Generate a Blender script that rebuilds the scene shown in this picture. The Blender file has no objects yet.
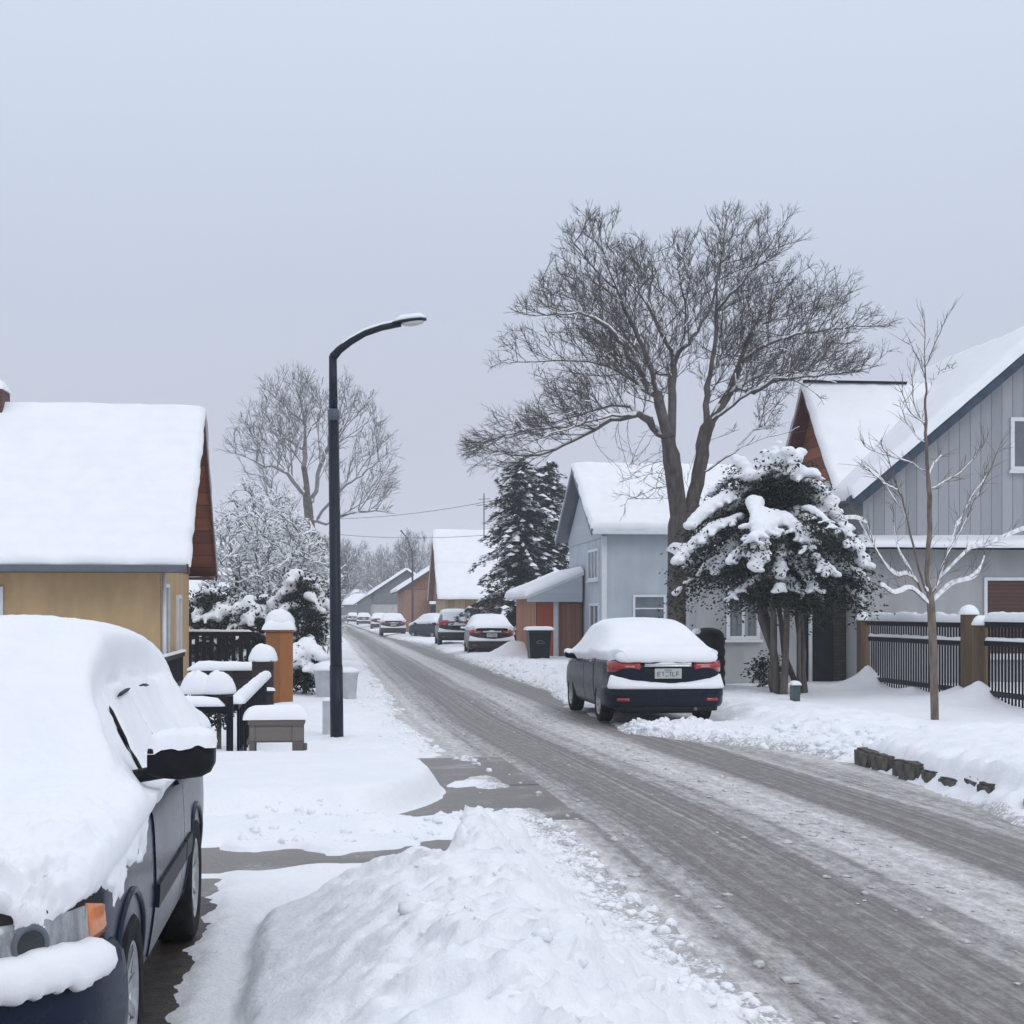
import bpy, bmesh, math, random
import numpy as np
from mathutils import Vector, Matrix, noise as mnoise
R = math.radians
sc = bpy.context.scene
col = sc.collection
F = 1500.0; CX = 512.0; HY = 612.0; CAMZ = 1.72
TH = math.atan(177 / F); CT, ST = math.cos(TH), math.sin(TH)

def W(px, D):
    """ground position (street-aligned X right, Y along the street) of an image column at depth D"""
    u = (px - CX) / F * D
    return (u * CT + D * ST, -u * ST + D * CT)

def P3(px, py, D):
    x, y = W(px, D)
    return Vector((x, y, CAMZ + (HY - py) / F * D))

# ---------------------------------------------------------------- noise
_rs = np.random.RandomState(11)
_T2 = _rs.rand(256, 256)
_T3 = _rs.rand(64, 64, 64)

def vn2(x, y):
    x = np.asarray(x, float); y = np.asarray(y, float)
    xi = np.floor(x).astype(int); yi = np.floor(y).astype(int)
    fx = x - xi; fy = y - yi
    fx = fx * fx * fx * (fx * (fx * 6 - 15) + 10); fy = fy * fy * fy * (fy * (fy * 6 - 15) + 10)
    g = lambda a, b: _T2[(xi + a) & 255, (yi + b) & 255]
    return ((g(0, 0) * (1 - fx) + g(1, 0) * fx) * (1 - fy) + (g(0, 1) * (1 - fx) + g(1, 1) * fx) * fy) * 2 - 1

def fbm2(x, y, o=4, gain=.5):
    s = 0; a = 1; n = 0
    for k in range(o):
        s = s + a * vn2(x * 0.8 - y * 0.6 + 17.3 * k, x * 0.6 + y * 0.8 + 9.1 * k); n += a
        a *= gain; x = x * 2.03; y = y * 2.03
    return s / n

def vn3(x, y, z):
    xi = np.floor(x).astype(int); yi = np.floor(y).astype(int); zi = np.floor(z).astype(int)
    f = [x - xi, y - yi, z - zi]
    f = [q * q * (3 - 2 * q) for q in f]
    r = 0
    for a in (0, 1):
        for b in (0, 1):
            for c in (0, 1):
                w = (f[0] if a else 1 - f[0]) * (f[1] if b else 1 - f[1]) * (f[2] if c else 1 - f[2])
                r = r + w * _T3[(xi + a) & 63, (yi + b) & 63, (zi + c) & 63]
    return r * 2 - 1

def fbm3(p, s, o=3, gain=.5):
    r = 0; a = 1; n = 0
    for k in range(o):
        q = p * s + 7.7 * k
        r = r + a * vn3(q[..., 0], q[..., 1], q[..., 2]); n += a; a *= gain; s *= 2.1
    return r / n

def ss(a, b, x):
    t = np.clip((np.asarray(x, float) - a) / (b - a), 0, 1)
    return t * t * (3 - 2 * t)

# ---------------------------------------------------------------- object helpers
def tag(o, label=None, cat=None, group=None, kind=None):
    if label: o['label'] = label
    if cat: o['category'] = cat
    if group: o['group'] = group
    if kind: o['kind'] = kind
    return o

def thing(name, label, cat, loc=(0, 0, 0), rz=0, group=None):
    o = bpy.data.objects.new(name, None); col.objects.link(o)
    o.location = loc; o.rotation_euler = (0, 0, rz); o.empty_display_size = .2
    return tag(o, label, cat, group)

def link_mesh(name, me, parent=None, label=None):
    o = bpy.data.objects.new(name, me); col.objects.link(o)
    if parent is not None: o.parent = parent
    if label: o['label'] = label
    return o

def children(o):
    return [c for c in bpy.data.objects if c.parent == o]

def copy_tree(o, parent=None):
    c = o.copy(); col.objects.link(c); c.parent = parent
    for ch in children(o): copy_tree(ch, c)
    return c

class MB:
    def __init__(s): s.v = []; s.f = []; s.smooth = []; s.mi = []
    def add(s, vs, fs, smooth=False, mi=0):
        b = len(s.v); s.v.extend([tuple(q) for q in vs])
        for f in fs: s.f.append([b + i for i in f]); s.smooth.append(smooth); s.mi.append(mi)
        return s
    def box(s, x0, x1, y0, y1, z0, z1, M=None, mi=0, bev=0):
        if bev:
            return s.bbox(x0, x1, y0, y1, z0, z1, bev, M, mi)
        vs = [Vector((x, y, z)) for z in (z0, z1) for y in (y0, y1) for x in (x0, x1)]
        if M is not None: vs = [M @ q for q in vs]
        return s.add(vs, [(0, 2, 3, 1), (4, 5, 7, 6), (0, 1, 5, 4), (2, 6, 7, 3), (0, 4, 6, 2), (1, 3, 7, 5)], False, mi)
    def bbox(s, x0, x1, y0, y1, z0, z1, b, M=None, mi=0):
        bm = bmesh.new(); bmesh.ops.create_cube(bm, size=1)
        for q in bm.verts: q.co = Vector(((x0 + x1) / 2 + q.co.x * (x1 - x0), (y0 + y1) / 2 + q.co.y * (y1 - y0), (z0 + z1) / 2 + q.co.z * (z1 - z0)))
        bmesh.ops.bevel(bm, geom=bm.edges[:], offset=b, segments=2, affect='EDGES', profile=.5)
        vs = [(M @ q.co) if M is not None else q.co.copy() for q in bm.verts]
        bm.verts.index_update()
        fs = [[q.index for q in f.verts] for f in bm.faces]; bm.free()
        return s.add(vs, fs, False, mi)
    def tube(s, pts, rad, k=8, caps=True, smooth=True, mi=0):
        pts = [Vector(p) for p in pts]; n = len(pts)
        if not hasattr(rad, '__len__'): rad = [rad] * n
        vs = []; u = None
        for i, p in enumerate(pts):
            d = (pts[min(i + 1, n - 1)] - pts[max(i - 1, 0)]).normalized()
            if u is None:
                u = d.orthogonal().normalized()
            else:
                u = u - d * u.dot(d)
                u = u.normalized() if u.length > 1e-6 else d.orthogonal().normalized()
            w = d.cross(u)
            for j in range(k):
                a = 2 * math.pi * j / k
                vs.append(p + (u * math.cos(a) + w * math.sin(a)) * rad[i])
        fs = [(i * k + j, i * k + (j + 1) % k, (i + 1) * k + (j + 1) % k, (i + 1) * k + j) for i in range(n - 1) for j in range(k)]
        if caps: fs += [tuple(range(k - 1, -1, -1)), tuple(range((n - 1) * k, n * k))]
        return s.add(vs, fs, smooth, mi)
    def lathe(s, prof, M=None, k=24, smooth=True, mi=0, close=False):
        """prof of (r, z) turned round local z"""
        vs = []; n = len(prof)
        for r, z in prof:
            for j in range(k):
                a = 2 * math.pi * j / k; q = Vector((r * math.cos(a), r * math.sin(a), z))
                vs.append(M @ q if M is not None else q)
        fs = [(i * k + j, i * k + (j + 1) % k, (i + 1) * k + (j + 1) % k, (i + 1) * k + j) for i in range(n - 1) for j in range(k)]
        if close: fs += [((n - 1) * k + j, (n - 1) * k + (j + 1) % k, (j + 1) % k, j) for j in range(k)]
        return s.add(vs, fs, smooth, mi)
    def prism(s, poly, axis, a0, a1, mi=0):
        n = len(poly)
        mk = (lambda a, p, q: (a, p, q)) if axis == 'x' else ((lambda a, p, q: (p, a, q)) if axis == 'y' else (lambda a, p, q: (p, q, a)))
        vs = [mk(a0, *p) for p in poly] + [mk(a1, *p) for p in poly]
        fs = [tuple(range(n))[::-1], tuple(range(n, 2 * n))] + [(i, (i + 1) % n, n + (i + 1) % n, n + i) for i in range(n)]
        return s.add(vs, fs, False, mi)
    def grid(s, A, smooth=True, mi=0, flip=False):
        ni, nj = A.shape[:2]
        fs = []
        for i in range(ni - 1):
            for j in range(nj - 1):
                f = (i * nj + j, i * nj + j + 1, (i + 1) * nj + j + 1, (i + 1) * nj + j)
                fs.append(f[::-1] if flip else f)
        return s.add(A.reshape(-1, 3).tolist(), fs, smooth, mi)
    def mesh(s, name, mats, fixn=False):
        me = bpy.data.meshes.new(name); me.from_pydata(s.v, [], s.f)
        if not isinstance(mats, (list, tuple)): mats = [mats]
        for m in mats: me.materials.append(m)
        me.polygons.foreach_set('use_smooth', s.smooth)
        me.polygons.foreach_set('material_index', s.mi)
        if fixn:
            bm = bmesh.new(); bm.from_mesh(me); bmesh.ops.recalc_face_normals(bm, faces=bm.faces); bm.to_mesh(me); bm.free()
        me.update(); return me
    def build(s, name, mats, parent=None, label=None, fixn=True):
        return link_mesh(name, s.mesh(name, mats, fixn), parent, label)

def grid_mesh(name, A, mat):
    """fast big grid from an (ni, nj, 3) array"""
    ni, nj = A.shape[:2]
    idx = np.arange(ni * nj).reshape(ni, nj)
    q = np.stack([idx[:-1, :-1], idx[:-1, 1:], idx[1:, 1:], idx[1:, :-1]], -1).reshape(-1, 4)
    return quads_mesh(name, A.reshape(-1, 3), q, mat)

def quads_mesh(name, V, Q, mat, smooth=True):
    me = bpy.data.meshes.new(name); k = Q.shape[1]
    me.vertices.add(len(V)); me.vertices.foreach_set('co', np.asarray(V, np.float32).ravel())
    me.loops.add(Q.size); me.loops.foreach_set('vertex_index', Q.astype(np.int32).ravel())
    me.polygons.add(len(Q)); me.polygons.foreach_set('loop_start', (np.arange(len(Q)) * k).astype(np.int32))
    me.polygons.foreach_set('use_smooth', np.full(len(Q), smooth))
    me.materials.append(mat); me.update(calc_edges=True); me.validate(); return me

def apply_mods(o):
    dg = bpy.context.evaluated_depsgraph_get(); dg.update()
    me = bpy.data.meshes.new_from_object(o.evaluated_get(dg))
    o.modifiers.clear(); old = o.data; o.data = me; me.name = old.name
    return o

# ---------------------------------------------------------------- materials
def newmat(name):
    m = bpy.data.materials.new(name); m.use_nodes = True
    nt = m.node_tree; b = nt.nodes['Principled BSDF']
    return m, nt, b

def nd(nt, typ, **kw):
    n = nt.nodes.new(typ)
    for k, v in kw.items():
        if k.startswith('i_'):
            key = k[2:]; key = int(key) if key.isdigit() else key.replace('_', ' ')
            n.inputs[key].default_value = v
        else: setattr(n, k, v)
    return n

def mix_col(nt, fac, a, b, mode='MIX'):
    m = nt.nodes.new('ShaderNodeMix'); m.data_type = 'RGBA'; m.blend_type = mode
    for s, v in ((m.inputs[0], fac), (m.inputs[6], a), (m.inputs[7], b)):
        if isinstance(v, bpy.types.NodeSocket): nt.links.new(v, s)
        elif isinstance(v, (int, float)): s.default_value = v
        else: s.default_value = (*v, 1) if len(v) == 3 else v
    return m.outputs[2]

def math_n(nt, op, a, b=None, c=None, clamp=False):
    m = nt.nodes.new('ShaderNodeMath'); m.operation = op; m.use_clamp = clamp
    for s, v in zip(m.inputs, (a, b, c)):
        if v is None: continue
        if isinstance(v, bpy.types.NodeSocket): nt.links.new(v, s)
        else: s.default_value = v
    return m.outputs[0]

def ramp(nt, x, lo, hi):
    m = nt.nodes.new('ShaderNodeMapRange'); m.interpolation_type = 'SMOOTHSTEP'; m.clamp = True
    nt.links.new(x, m.inputs[0]); m.inputs[1].default_value = lo; m.inputs[2].default_value = hi
    return m.outputs[0]

def objco(nt, scale=(1, 1, 1), gen='Object'):
    t = nt.nodes.new('ShaderNodeTexCoord'); mp = nt.nodes.new('ShaderNodeMapping')
    nt.links.new(t.outputs[gen], mp.inputs[0]); mp.inputs[3].default_value = scale
    return mp.outputs[0]

def noise_n(nt, co, scale, detail=4, rough=.55, out=0):
    n = nt.nodes.new('ShaderNodeTexNoise'); nt.links.new(co, n.inputs['Vector'])
    n.inputs['Scale'].default_value = scale; n.inputs['Detail'].default_value = detail; n.inputs['Roughness'].default_value = rough
    return n.outputs[out]

def bump(nt, b, h, strength=.3, dist=.02, prev=None):
    n = nt.nodes.new('ShaderNodeBump'); n.inputs['Strength'].default_value = strength; n.inputs['Distance'].default_value = dist
    nt.links.new(h, n.inputs['Height'])
    if prev is not None: nt.links.new(prev, n.inputs['Normal'])
    nt.links.new(n.outputs[0], b.inputs['Normal']); return n.outputs[0]

def mat_simple(name, c=(.5, .5, .5), rough=.6, var=.15, scale=6, metal=0, bumps=.0, co_scale=(1, 1, 1), coat=0, spec=.5):
    m, nt, b = newmat(name)
    co = objco(nt, co_scale); n = noise_n(nt, co, scale, 5)
    lo = tuple(q * (1 - var) for q in c); hi = tuple(min(1, q * (1 + var)) for q in c)
    nt.links.new(mix_col(nt, ramp(nt, n, .3, .7), lo, hi), b.inputs['Base Color'])
    b.inputs['Roughness'].default_value = rough; b.inputs['Metallic'].default_value = metal
    b.inputs['Coat Weight'].default_value = coat; b.inputs['Coat Roughness'].default_value = .06
    b.inputs['Specular IOR Level'].default_value = spec
    if bumps: bump(nt, b, noise_n(nt, co, scale * 6, 4), bumps, .01)
    return m

def mat_boards(name, c, axis='X', width=.2, rough=.75, var=.25, gap=.3, groove=.06):
    """boards running along the other axes: seams repeat along `axis`"""
    m, nt, b = newmat(name)
    co = objco(nt); sp = nd(nt, 'ShaderNodeSeparateXYZ'); nt.links.new(co, sp.inputs[0])
    x = sp.outputs[axis]; q = math_n(nt, 'DIVIDE', x, width)
    fr = math_n(nt, 'FRACT', q); idn = math_n(nt, 'FLOOR', q)
    wn = nd(nt, 'ShaderNodeTexWhiteNoise', noise_dimensions='1D'); nt.links.new(idn, wn.inputs['W'])
    st = {'X': (6, 6, .5), 'Y': (6, 6, .5), 'Z': (.5, .5, 8)}[axis]
    g = noise_n(nt, objco(nt, st), 5, 6, .65)
    fac = math_n(nt, 'ADD', math_n(nt, 'MULTIPLY', wn.outputs[0], .5), math_n(nt, 'MULTIPLY', g, .6))
    lo = tuple(q_ * (1 - var) for q_ in c); hi = tuple(min(1, q_ * (1 + var)) for q_ in c)
    cc = mix_col(nt, ramp(nt, fac, .2, .9), lo, hi)
    edge = math_n(nt, 'MINIMUM', fr, math_n(nt, 'SUBTRACT', 1, fr))
    seam = ramp(nt, edge, 0, groove)
    nt.links.new(mix_col(nt, seam, tuple(q_ * gap for q_ in c), cc), b.inputs['Base Color'])
    b.inputs['Roughness'].default_value = rough
    bump(nt, b, seam, .5, .01)
    return m

def mat_brick(name, c1, c2, mortar, sx=.22, sz=.075, axis='X'):
    m, nt, b = newmat(name)
    t = nt.nodes.new('ShaderNodeTexCoord'); sp = nd(nt, 'ShaderNodeSeparateXYZ'); nt.links.new(t.outputs['Object'], sp.inputs[0])
    cb = nd(nt, 'ShaderNodeCombineXYZ')
    nt.links.new(math_n(nt, 'ADD', sp.outputs['X'], sp.outputs['Y']), cb.inputs[0]); nt.links.new(sp.outputs['Z'], cb.inputs[1])
    br = nd(nt, 'ShaderNodeTexBrick'); nt.links.new(cb.outputs[0], br.inputs['Vector'])
    br.inputs['Scale'].default_value = 1; br.inputs['Brick Width'].default_value = sx; br.inputs['Row Height'].default_value = sz
    br.inputs['Mortar Size'].default_value = .008
    br.inputs['Color1'].default_value = (*c1, 1); br.inputs['Color2'].default_value = (*c2, 1); br.inputs['Mortar'].default_value = (*mortar, 1)
    nt.links.new(br.outputs[0], b.inputs['Base Color']); b.inputs['Roughness'].default_value = .85
    bump(nt, b, br.outputs['Fac'], -.4, .01)
    return m

def mat_snow(name, fine=1.0, dirt=False):
    m, nt, b = newmat(name)
    co = objco(nt)
    n1 = noise_n(nt, co, 2.2, 3); n2 = noise_n(nt, co, 26, 5, .65); n3 = noise_n(nt, co, 150, 3, .7)
    c = mix_col(nt, ramp(nt, n1, .3, .7), (.865, .885, .91), (.91, .92, .935))
    if dirt:
        at = nd(nt, 'ShaderNodeAttribute', attribute_name='dirt')
        sp = noise_n(nt, co, 34, 6, .75); big = noise_n(nt, co, 3.5, 4, .6)
        thr = math_n(nt, 'ADD', math_n(nt, 'MULTIPLY', at.outputs['Fac'], .42), math_n(nt, 'ADD', sp, math_n(nt, 'MULTIPLY', big, .5)))
        c = mix_col(nt, ramp(nt, thr, 1.0, 1.22), c, (.33, .31, .30))
        # clods of slush kicked up from the carriageway
        soft = math_n(nt, 'MULTIPLY', at.outputs['Fac'], ramp(nt, math_n(nt, 'ADD', sp, big), .8, 1.25))
        c = mix_col(nt, math_n(nt, 'MULTIPLY', soft, .55), c, (.52, .50, .49))
    nt.links.new(c, b.inputs['Base Color'])
    b.inputs['Roughness'].default_value = .65; b.inputs['Specular IOR Level'].default_value = .25
    h = math_n(nt, 'ADD', math_n(nt, 'MULTIPLY', n2, 1.0), math_n(nt, 'MULTIPLY', n3, .3))
    if dirt: h = math_n(nt, 'ADD', h, math_n(nt, 'MULTIPLY', noise_n(nt, co, 8, 4, .6), 2.4))
    bump(nt, b, h, .28 * fine + .1 * dirt, .03)
    return m

M = {}
M['snow'] = mat_snow('snow_mat', .6)
M['snow_ground'] = mat_snow('snow_ground_mat', 1.0, True)
M['snow_far'] = mat_snow('snow_far_mat', .3)
M['bark'] = mat_simple('bark', (.098, .084, .074), .9, .35, 9, bumps=.6, co_scale=(1, 1, .25))
M['bark_pale'] = mat_simple('bark_pale', (.15, .14, .135), .9, .3, 9, bumps=.4)
M['bark_young'] = mat_simple('bark_young', (.16, .125, .10), .85, .35, 14, bumps=.5, co_scale=(1, 1, .3))
M['frost'] = mat_simple('frosted_twigs', (.42, .42, .44), .9, .2, 3)
M['needles'] = mat_simple('needles', (.015, .024, .022), .8, .4, 5)
M['leaf'] = mat_simple('evergreen_leaf', (.012, .020, .013), .5, .5, 7, spec=.3)
M['black_metal'] = mat_simple('black_metal', (.006, .007, .011), .45, .2, 20, spec=.15)
M['lamp_metal'] = mat_simple('lamp_navy', (.008, .013, .026), .4, .25, 8, spec=.25)
M['lamp_clamp'] = mat_simple('lamp_clamp', (.06, .085, .115), .45, .15, 20)
M['diffuser'] = mat_simple('diffuser', (.55, .55, .52), .3, .05, 5)
M['cedar'] = mat_boards('cedar_post', (.30, .115, .035), 'X', .55, var=.25, gap=.8)
M['weathered'] = mat_boards('weathered_wood', (.15, .13, .115), 'Z', .16, var=.22, gap=.55)
M['dark_wood'] = mat_boards('dark_wood', (.018, .012, .011), 'Z', .2, var=.3)
M['olive_post'] = mat_boards('post_wood', (.13, .085, .045), 'X', .3, var=.35, gap=.7)
M['yellow'] = mat_simple('ochre_render', (.47, .325, .17), .85, .11, 2.2, bumps=.2, co_scale=(1, 1, .35))
M['redwood'] = mat_boards('red_brown_boards', (.25, .078, .032), 'Z', .28, var=.35)
M['redwood_trim'] = mat_simple('red_brown_trim', (.085, .022, .014), .55, .2, 8)
M['gutter'] = mat_simple('grey_gutter', (.10, .12, .14), .45, .1, 6)
M['roof_dark'] = mat_simple('roof_dark', (.06, .06, .065), .8, .2, 12)
M['chimney_brick'] = mat_brick('chimney_brick', (.11, .035, .028), (.075, .025, .02), (.12, .10, .09))
M['white_trim'] = mat_simple('white_trim', (.72, .74, .76), .5, .05, 6)
M['glass'] = mat_simple('window_glass', (.055, .065, .075), .08, .3, 1.2)
M['glass_grey'] = mat_simple('window_glass_grey', (.14, .16, .18), .12, .2, 1.4)
M['curtain'] = mat_boards('curtain_glass', (.26, .28, .30), 'X', .13, .25, .35, .45, .25)
M['blue_render'] = mat_boards('blue_siding', (.45, .49, .53), 'Z', .18, .85, .05, .82, .05)
M['blue_stucco'] = mat_simple('blue_stucco', (.44, .485, .53), .9, .09, 2, bumps=.2, co_scale=(1, 1, .35))
M['orange'] = mat_simple('brick_red_render', (.42, .085, .042), .85, .1, 3, bumps=.1)
M['orange_wood'] = mat_boards('orange_wood', (.34, .14, .06), 'Y', .3, var=.25)
M['brown_wood'] = mat_boards('brown_wood', (.19, .085, .045), 'X', .16, var=.3)
M['grey_boards'] = mat_boards('grey_boards', (.345, .358, .38), 'X', .24, .8, .14, .5, .06)
M['grey_stucco'] = mat_simple('grey_stucco', (.40, .405, .41), .9, .11, 2, bumps=.2, co_scale=(1, 1, .3))
M['rake_blue'] = mat_simple('blue_bargeboard', (.022, .046, .078), .5, .35, 5)
M['dark_brick'] = mat_brick('dark_brick', (.075, .06, .05), (.045, .037, .033), (.03, .028, .026))
M['shutter'] = mat_boards('brown_shutter', (.085, .03, .022), 'Z', .085, .6, .2, .25, .2)
M['stone'] = mat_simple('edging_stone', (.10, .09, .08), .9, .45, 7, bumps=.8)
M['teal'] = mat_simple('teal_box', (.05, .085, .085), .5, .2, 6)
M['bin_black'] = mat_simple('bin_black', (.008, .009, .013), .4, .3, 9, spec=.15)
M['tarp_black'] = mat_simple('tarp_black', (.008, .009, .011), .32, .3, 6, bumps=.4, spec=.15)
M['pale_plastic'] = mat_simple('pale_plastic', (.50, .52, .54), .4, .1, 6)
M['tan_wall'] = mat_boards('tan_wall', (.34, .24, .14), 'X', .35, var=.2)
M['cream_wall'] = mat_boards('cream_wall', (.50, .47, .38), 'X', .3, var=.1)
M['brown_gable'] = mat_simple('brown_gable', (.20, .105, .065), .85, .2, 4)
M['pink_wall'] = mat_simple('pink_brown_wall', (.32, .18, .13), .9, .1, 3)
M['grey_wall'] = mat_simple('far_grey_wall', (.16, .17, .18), .9, .1, 3)
M['pale_wall'] = mat_simple('far_pale_wall', (.42, .42, .40), .9, .1, 3)
M['shade_void'] = mat_simple('opening_shade', (.02, .022, .025), .9, .2, 4, spec=.15)  # near-black colour stands in for the shade inside openings
M['wire'] = mat_simple('wire', (.03, .03, .035), .6, .1, 5)
M['utility'] = mat_simple('utility_pole', (.09, .085, .085), .85, .2, 5)
# vehicles
def mat_paint(name, c, flake=.1):
    m, nt, b = newmat(name)
    co = objco(nt); n = noise_n(nt, co, 3, 5, .6)
    g = ramp(nt, noise_n(nt, co, 22, 6, .7), .5, .8)
    base = mix_col(nt, math_n(nt, 'MULTIPLY', g, .06), c, (.10, .10, .105))       # salt and road film
    nt.links.new(base, b.inputs['Base Color'])
    nt.links.new(math_n(nt, 'ADD', math_n(nt, 'MULTIPLY', n, .08), .24), b.inputs['Roughness'])
    b.inputs['Coat Weight'].default_value = .04; b.inputs['Coat Roughness'].default_value = .08; b.inputs['Specular IOR Level'].default_value = .17
    return m
M['navy'] = mat_paint('navy_paint', (.005, .012, .034))
M['navy_sedan'] = mat_paint('midnight_paint', (.004, .009, .022))
M['grey_paint'] = mat_paint('grey_paint', (.03, .032, .036))
M['suv_paint'] = mat_paint('suv_paint', (.02, .025, .03))
M['bronze_paint'] = mat_paint('bronze_paint', (.065, .05, .045))
M['black_trim'] = mat_simple('black_trim', (.012, .013, .016), .5, .3, 12, spec=.15)
M['tyre'] = mat_simple('tyre_rubber', (.014, .014, .015), .85, .5, 14, bumps=.5, spec=.15)
M['rim'] = mat_simple('alloy_rim', (.42, .43, .45), .35, .25, 12, metal=.6)
M['car_glass'] = mat_simple('car_glass', (.02, .023, .027), .06, .3, 3)
M['tail_red'] = mat_simple('tail_red', (.35, .012, .014), .15, .3, 18, coat=.6)
M['tail_clear'] = mat_simple('tail_clear', (.50, .22, .22), .15, .25, 20, coat=.6)
M['amber'] = mat_simple('amber_lens', (.62, .17, .018), .2, .2, 20, coat=.5)
M['chrome'] = mat_simple('chrome', (.55, .57, .6), .18, .1, 20, metal=1)
M['plate'] = mat_simple('plate_white', (.46, .50, .48), .4, .08, 10)
M['plate_ink'] = mat_simple('plate_ink', (.03, .05, .08), .5, .1, 10)

def mat_lens():
    m, nt, b = newmat('headlight_lens')
    n1 = noise_n(nt, objco(nt, (1, 1, .12)), 22, 5, .6); n = noise_n(nt, objco(nt), 9, 6, .7)
    f = math_n(nt, 'ADD', math_n(nt, 'MULTIPLY', n1, .75), math_n(nt, 'MULTIPLY', n, .45))
    nt.links.new(mix_col(nt, ramp(nt, f, .35, .85), (.07, .075, .08), (.42, .44, .46)), b.inputs['Base Color'])
    b.inputs['Roughness'].default_value = .18; b.inputs['Coat Weight'].default_value = .8
    return m
M['lens'] = mat_lens()
# ---------------------------------------------------------------- camera, sky, sun
cam = bpy.data.cameras.new('camera'); camo = bpy.data.objects.new('camera', cam); col.objects.link(camo)
cam.sensor_width = 36; cam.lens = 36 * F / 1024; cam.shift_y = (HY - 512) / 1024
cam.clip_start = .05; cam.clip_end = 3000
camo.location = (0, 0, CAMZ); camo.rotation_euler = (R(90), 0, -TH)
sc.camera = camo
sc.render.resolution_x = sc.render.resolution_y = 1024
sc.view_settings.view_transform = 'Standard'; sc.view_settings.look = 'None'; sc.view_settings.exposure = .06; sc.view_settings.gamma = 1
cy = sc.cycles
cy.use_denoising = True
try: cy.denoiser = 'OPENIMAGEDENOISE'
except Exception: pass
cy.max_bounces = 6; cy.diffuse_bounces = 3; cy.glossy_bounces = 3; cy.transmission_bounces = 2; cy.volume_bounces = 1
cy.caustics_reflective = False; cy.caustics_refractive = False; cy.use_adaptive_sampling = True; cy.adaptive_threshold = .02

SUN_EL, SUN_AZ = R(42), R(150)
w = bpy.data.worlds.new('World'); sc.world = w; w.use_nodes = True
nt = w.node_tree; nt.nodes.clear()
out = nt.nodes.new('ShaderNodeOutputWorld')
sky = nt.nodes.new('ShaderNodeTexSky'); sky.sky_type = 'NISHITA'; sky.sun_disc = False
sky.sun_elevation = SUN_EL; sky.sun_rotation = SUN_AZ; sky.dust_density = 4; sky.air_density = 1
bg1 = nt.nodes.new('ShaderNodeBackground'); bg1.inputs[1].default_value = .05
nt.links.new(sky.outputs[0], bg1.inputs[0])
# overcast cloud deck: brighter overhead than at the horizon
tc = nt.nodes.new('ShaderNodeTexCoord'); sp = nt.nodes.new('ShaderNodeSeparateXYZ')
nt.links.new(tc.outputs['Generated'], sp.inputs[0])
cn = noise_n(nt, tc.outputs['Generated'], 2.2, 4, .5)
zz = math_n(nt, 'ADD', sp.outputs['Z'], math_n(nt, 'MULTIPLY', math_n(nt, 'SUBTRACT', cn, .5), .06))
cr = nt.nodes.new('ShaderNodeValToRGB'); nt.links.new(zz, cr.inputs[0])
els = cr.color_ramp.elements
SKY = [(0.0, (.53, .55, .635)), (.10, (.54, .57, .675)), (.22, (.57, .635, .765)), (.36, (.655, .735, .88)), (.60, (.80, .865, 1.0)), (1.0, (.99, 1.05, 1.17))]
els[0].position, els[0].color = SKY[0][0], (*SKY[0][1], 1)
els[1].position, els[1].color = SKY[-1][0], (*SKY[-1][1], 1)
for p_, c_ in SKY[1:-1]:
    e = els.new(p_); e.color = (*c_, 1)
bg2 = nt.nodes.new('ShaderNodeBackground'); bg2.inputs[1].default_value = .985
nt.links.new(cr.outputs[0], bg2.inputs[0])
ad = nt.nodes.new('ShaderNodeAddShader')
mx = nt.nodes.new('ShaderNodeMixShader'); mx.inputs[0].default_value = .94
nt.links.new(bg1.outputs[0], mx.inputs[1]); nt.links.new(bg2.outputs[0], mx.inputs[2]); nt.links.new(mx.outputs[0], out.inputs[0])

sun = bpy.data.lights.new('sun', 'SUN'); sun.energy = .55; sun.angle = R(25); sun.color = (1, .97, .94)
so = bpy.data.objects.new('sun', sun); col.objects.link(so)
# the sky's sun_rotation turns clockwise from +Y
sd = Vector((math.sin(SUN_AZ) * math.cos(SUN_EL), math.cos(SUN_AZ) * math.cos(SUN_EL), math.sin(SUN_EL)))
so.rotation_euler = (-sd).to_track_quat('-Z', 'Y').to_euler(); so.location = sd * 50

# ---------------------------------------------------------------- haze
HB = 560
hb = MB().box(-HB, HB, -30, 2 * HB, -1.3, 40)
hz = hb.build('haze', newmat('haze_mat')[0])
hm = hz.data.materials[0]; hm.node_tree.nodes.remove(hm.node_tree.nodes['Principled BSDF'])
pv = hm.node_tree.nodes.new('ShaderNodeVolumePrincipled')
pv.inputs['Color'].default_value = (.93, .95, 1.0, 1); pv.inputs['Density'].default_value = .0010; pv.inputs['Anisotropy'].default_value = 0
hm.node_tree.links.new(pv.outputs[0], hm.node_tree.nodes['Material Output'].inputs['Volume'])
tag(hz, 'thin cold winter haze over the whole street', 'haze', kind='stuff')

# ---------------------------------------------------------------- ground, road, drive
g = MB(); g.add([(-HB + 5, -25, -.12), (HB - 5, -25, -.12), (HB - 5, 2 * HB - 5, -.12), (-HB + 5, 2 * HB - 5, -.12)], [(0, 1, 2, 3)])
tag(g.build('ground', M['snow_far']), 'flat snow covered ground reaching the horizon', 'ground', kind='structure')

def ROFF(Y): return np.interp(Y, [-20, 12, 24, 60, 110, 180, 260], [.12, .1, -.42, -.62, -1.0, -1.9, -3.4])
def EL(Y): return 1.75 + ROFF(Y)
def ER(Y): return np.interp(Y, [-10, 11, 15.5, 17.4, 18.6, 20.0, 21, 27, 32, 40, 57, 80, 100, 150, 260], [5.25, 5.3, 5.75, 5.65, 5.2, 4.45, 4.05, 4.05, 4.5, 4.4, 4.55, 4.6, 3.5, 2.8, 1.4])

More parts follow.
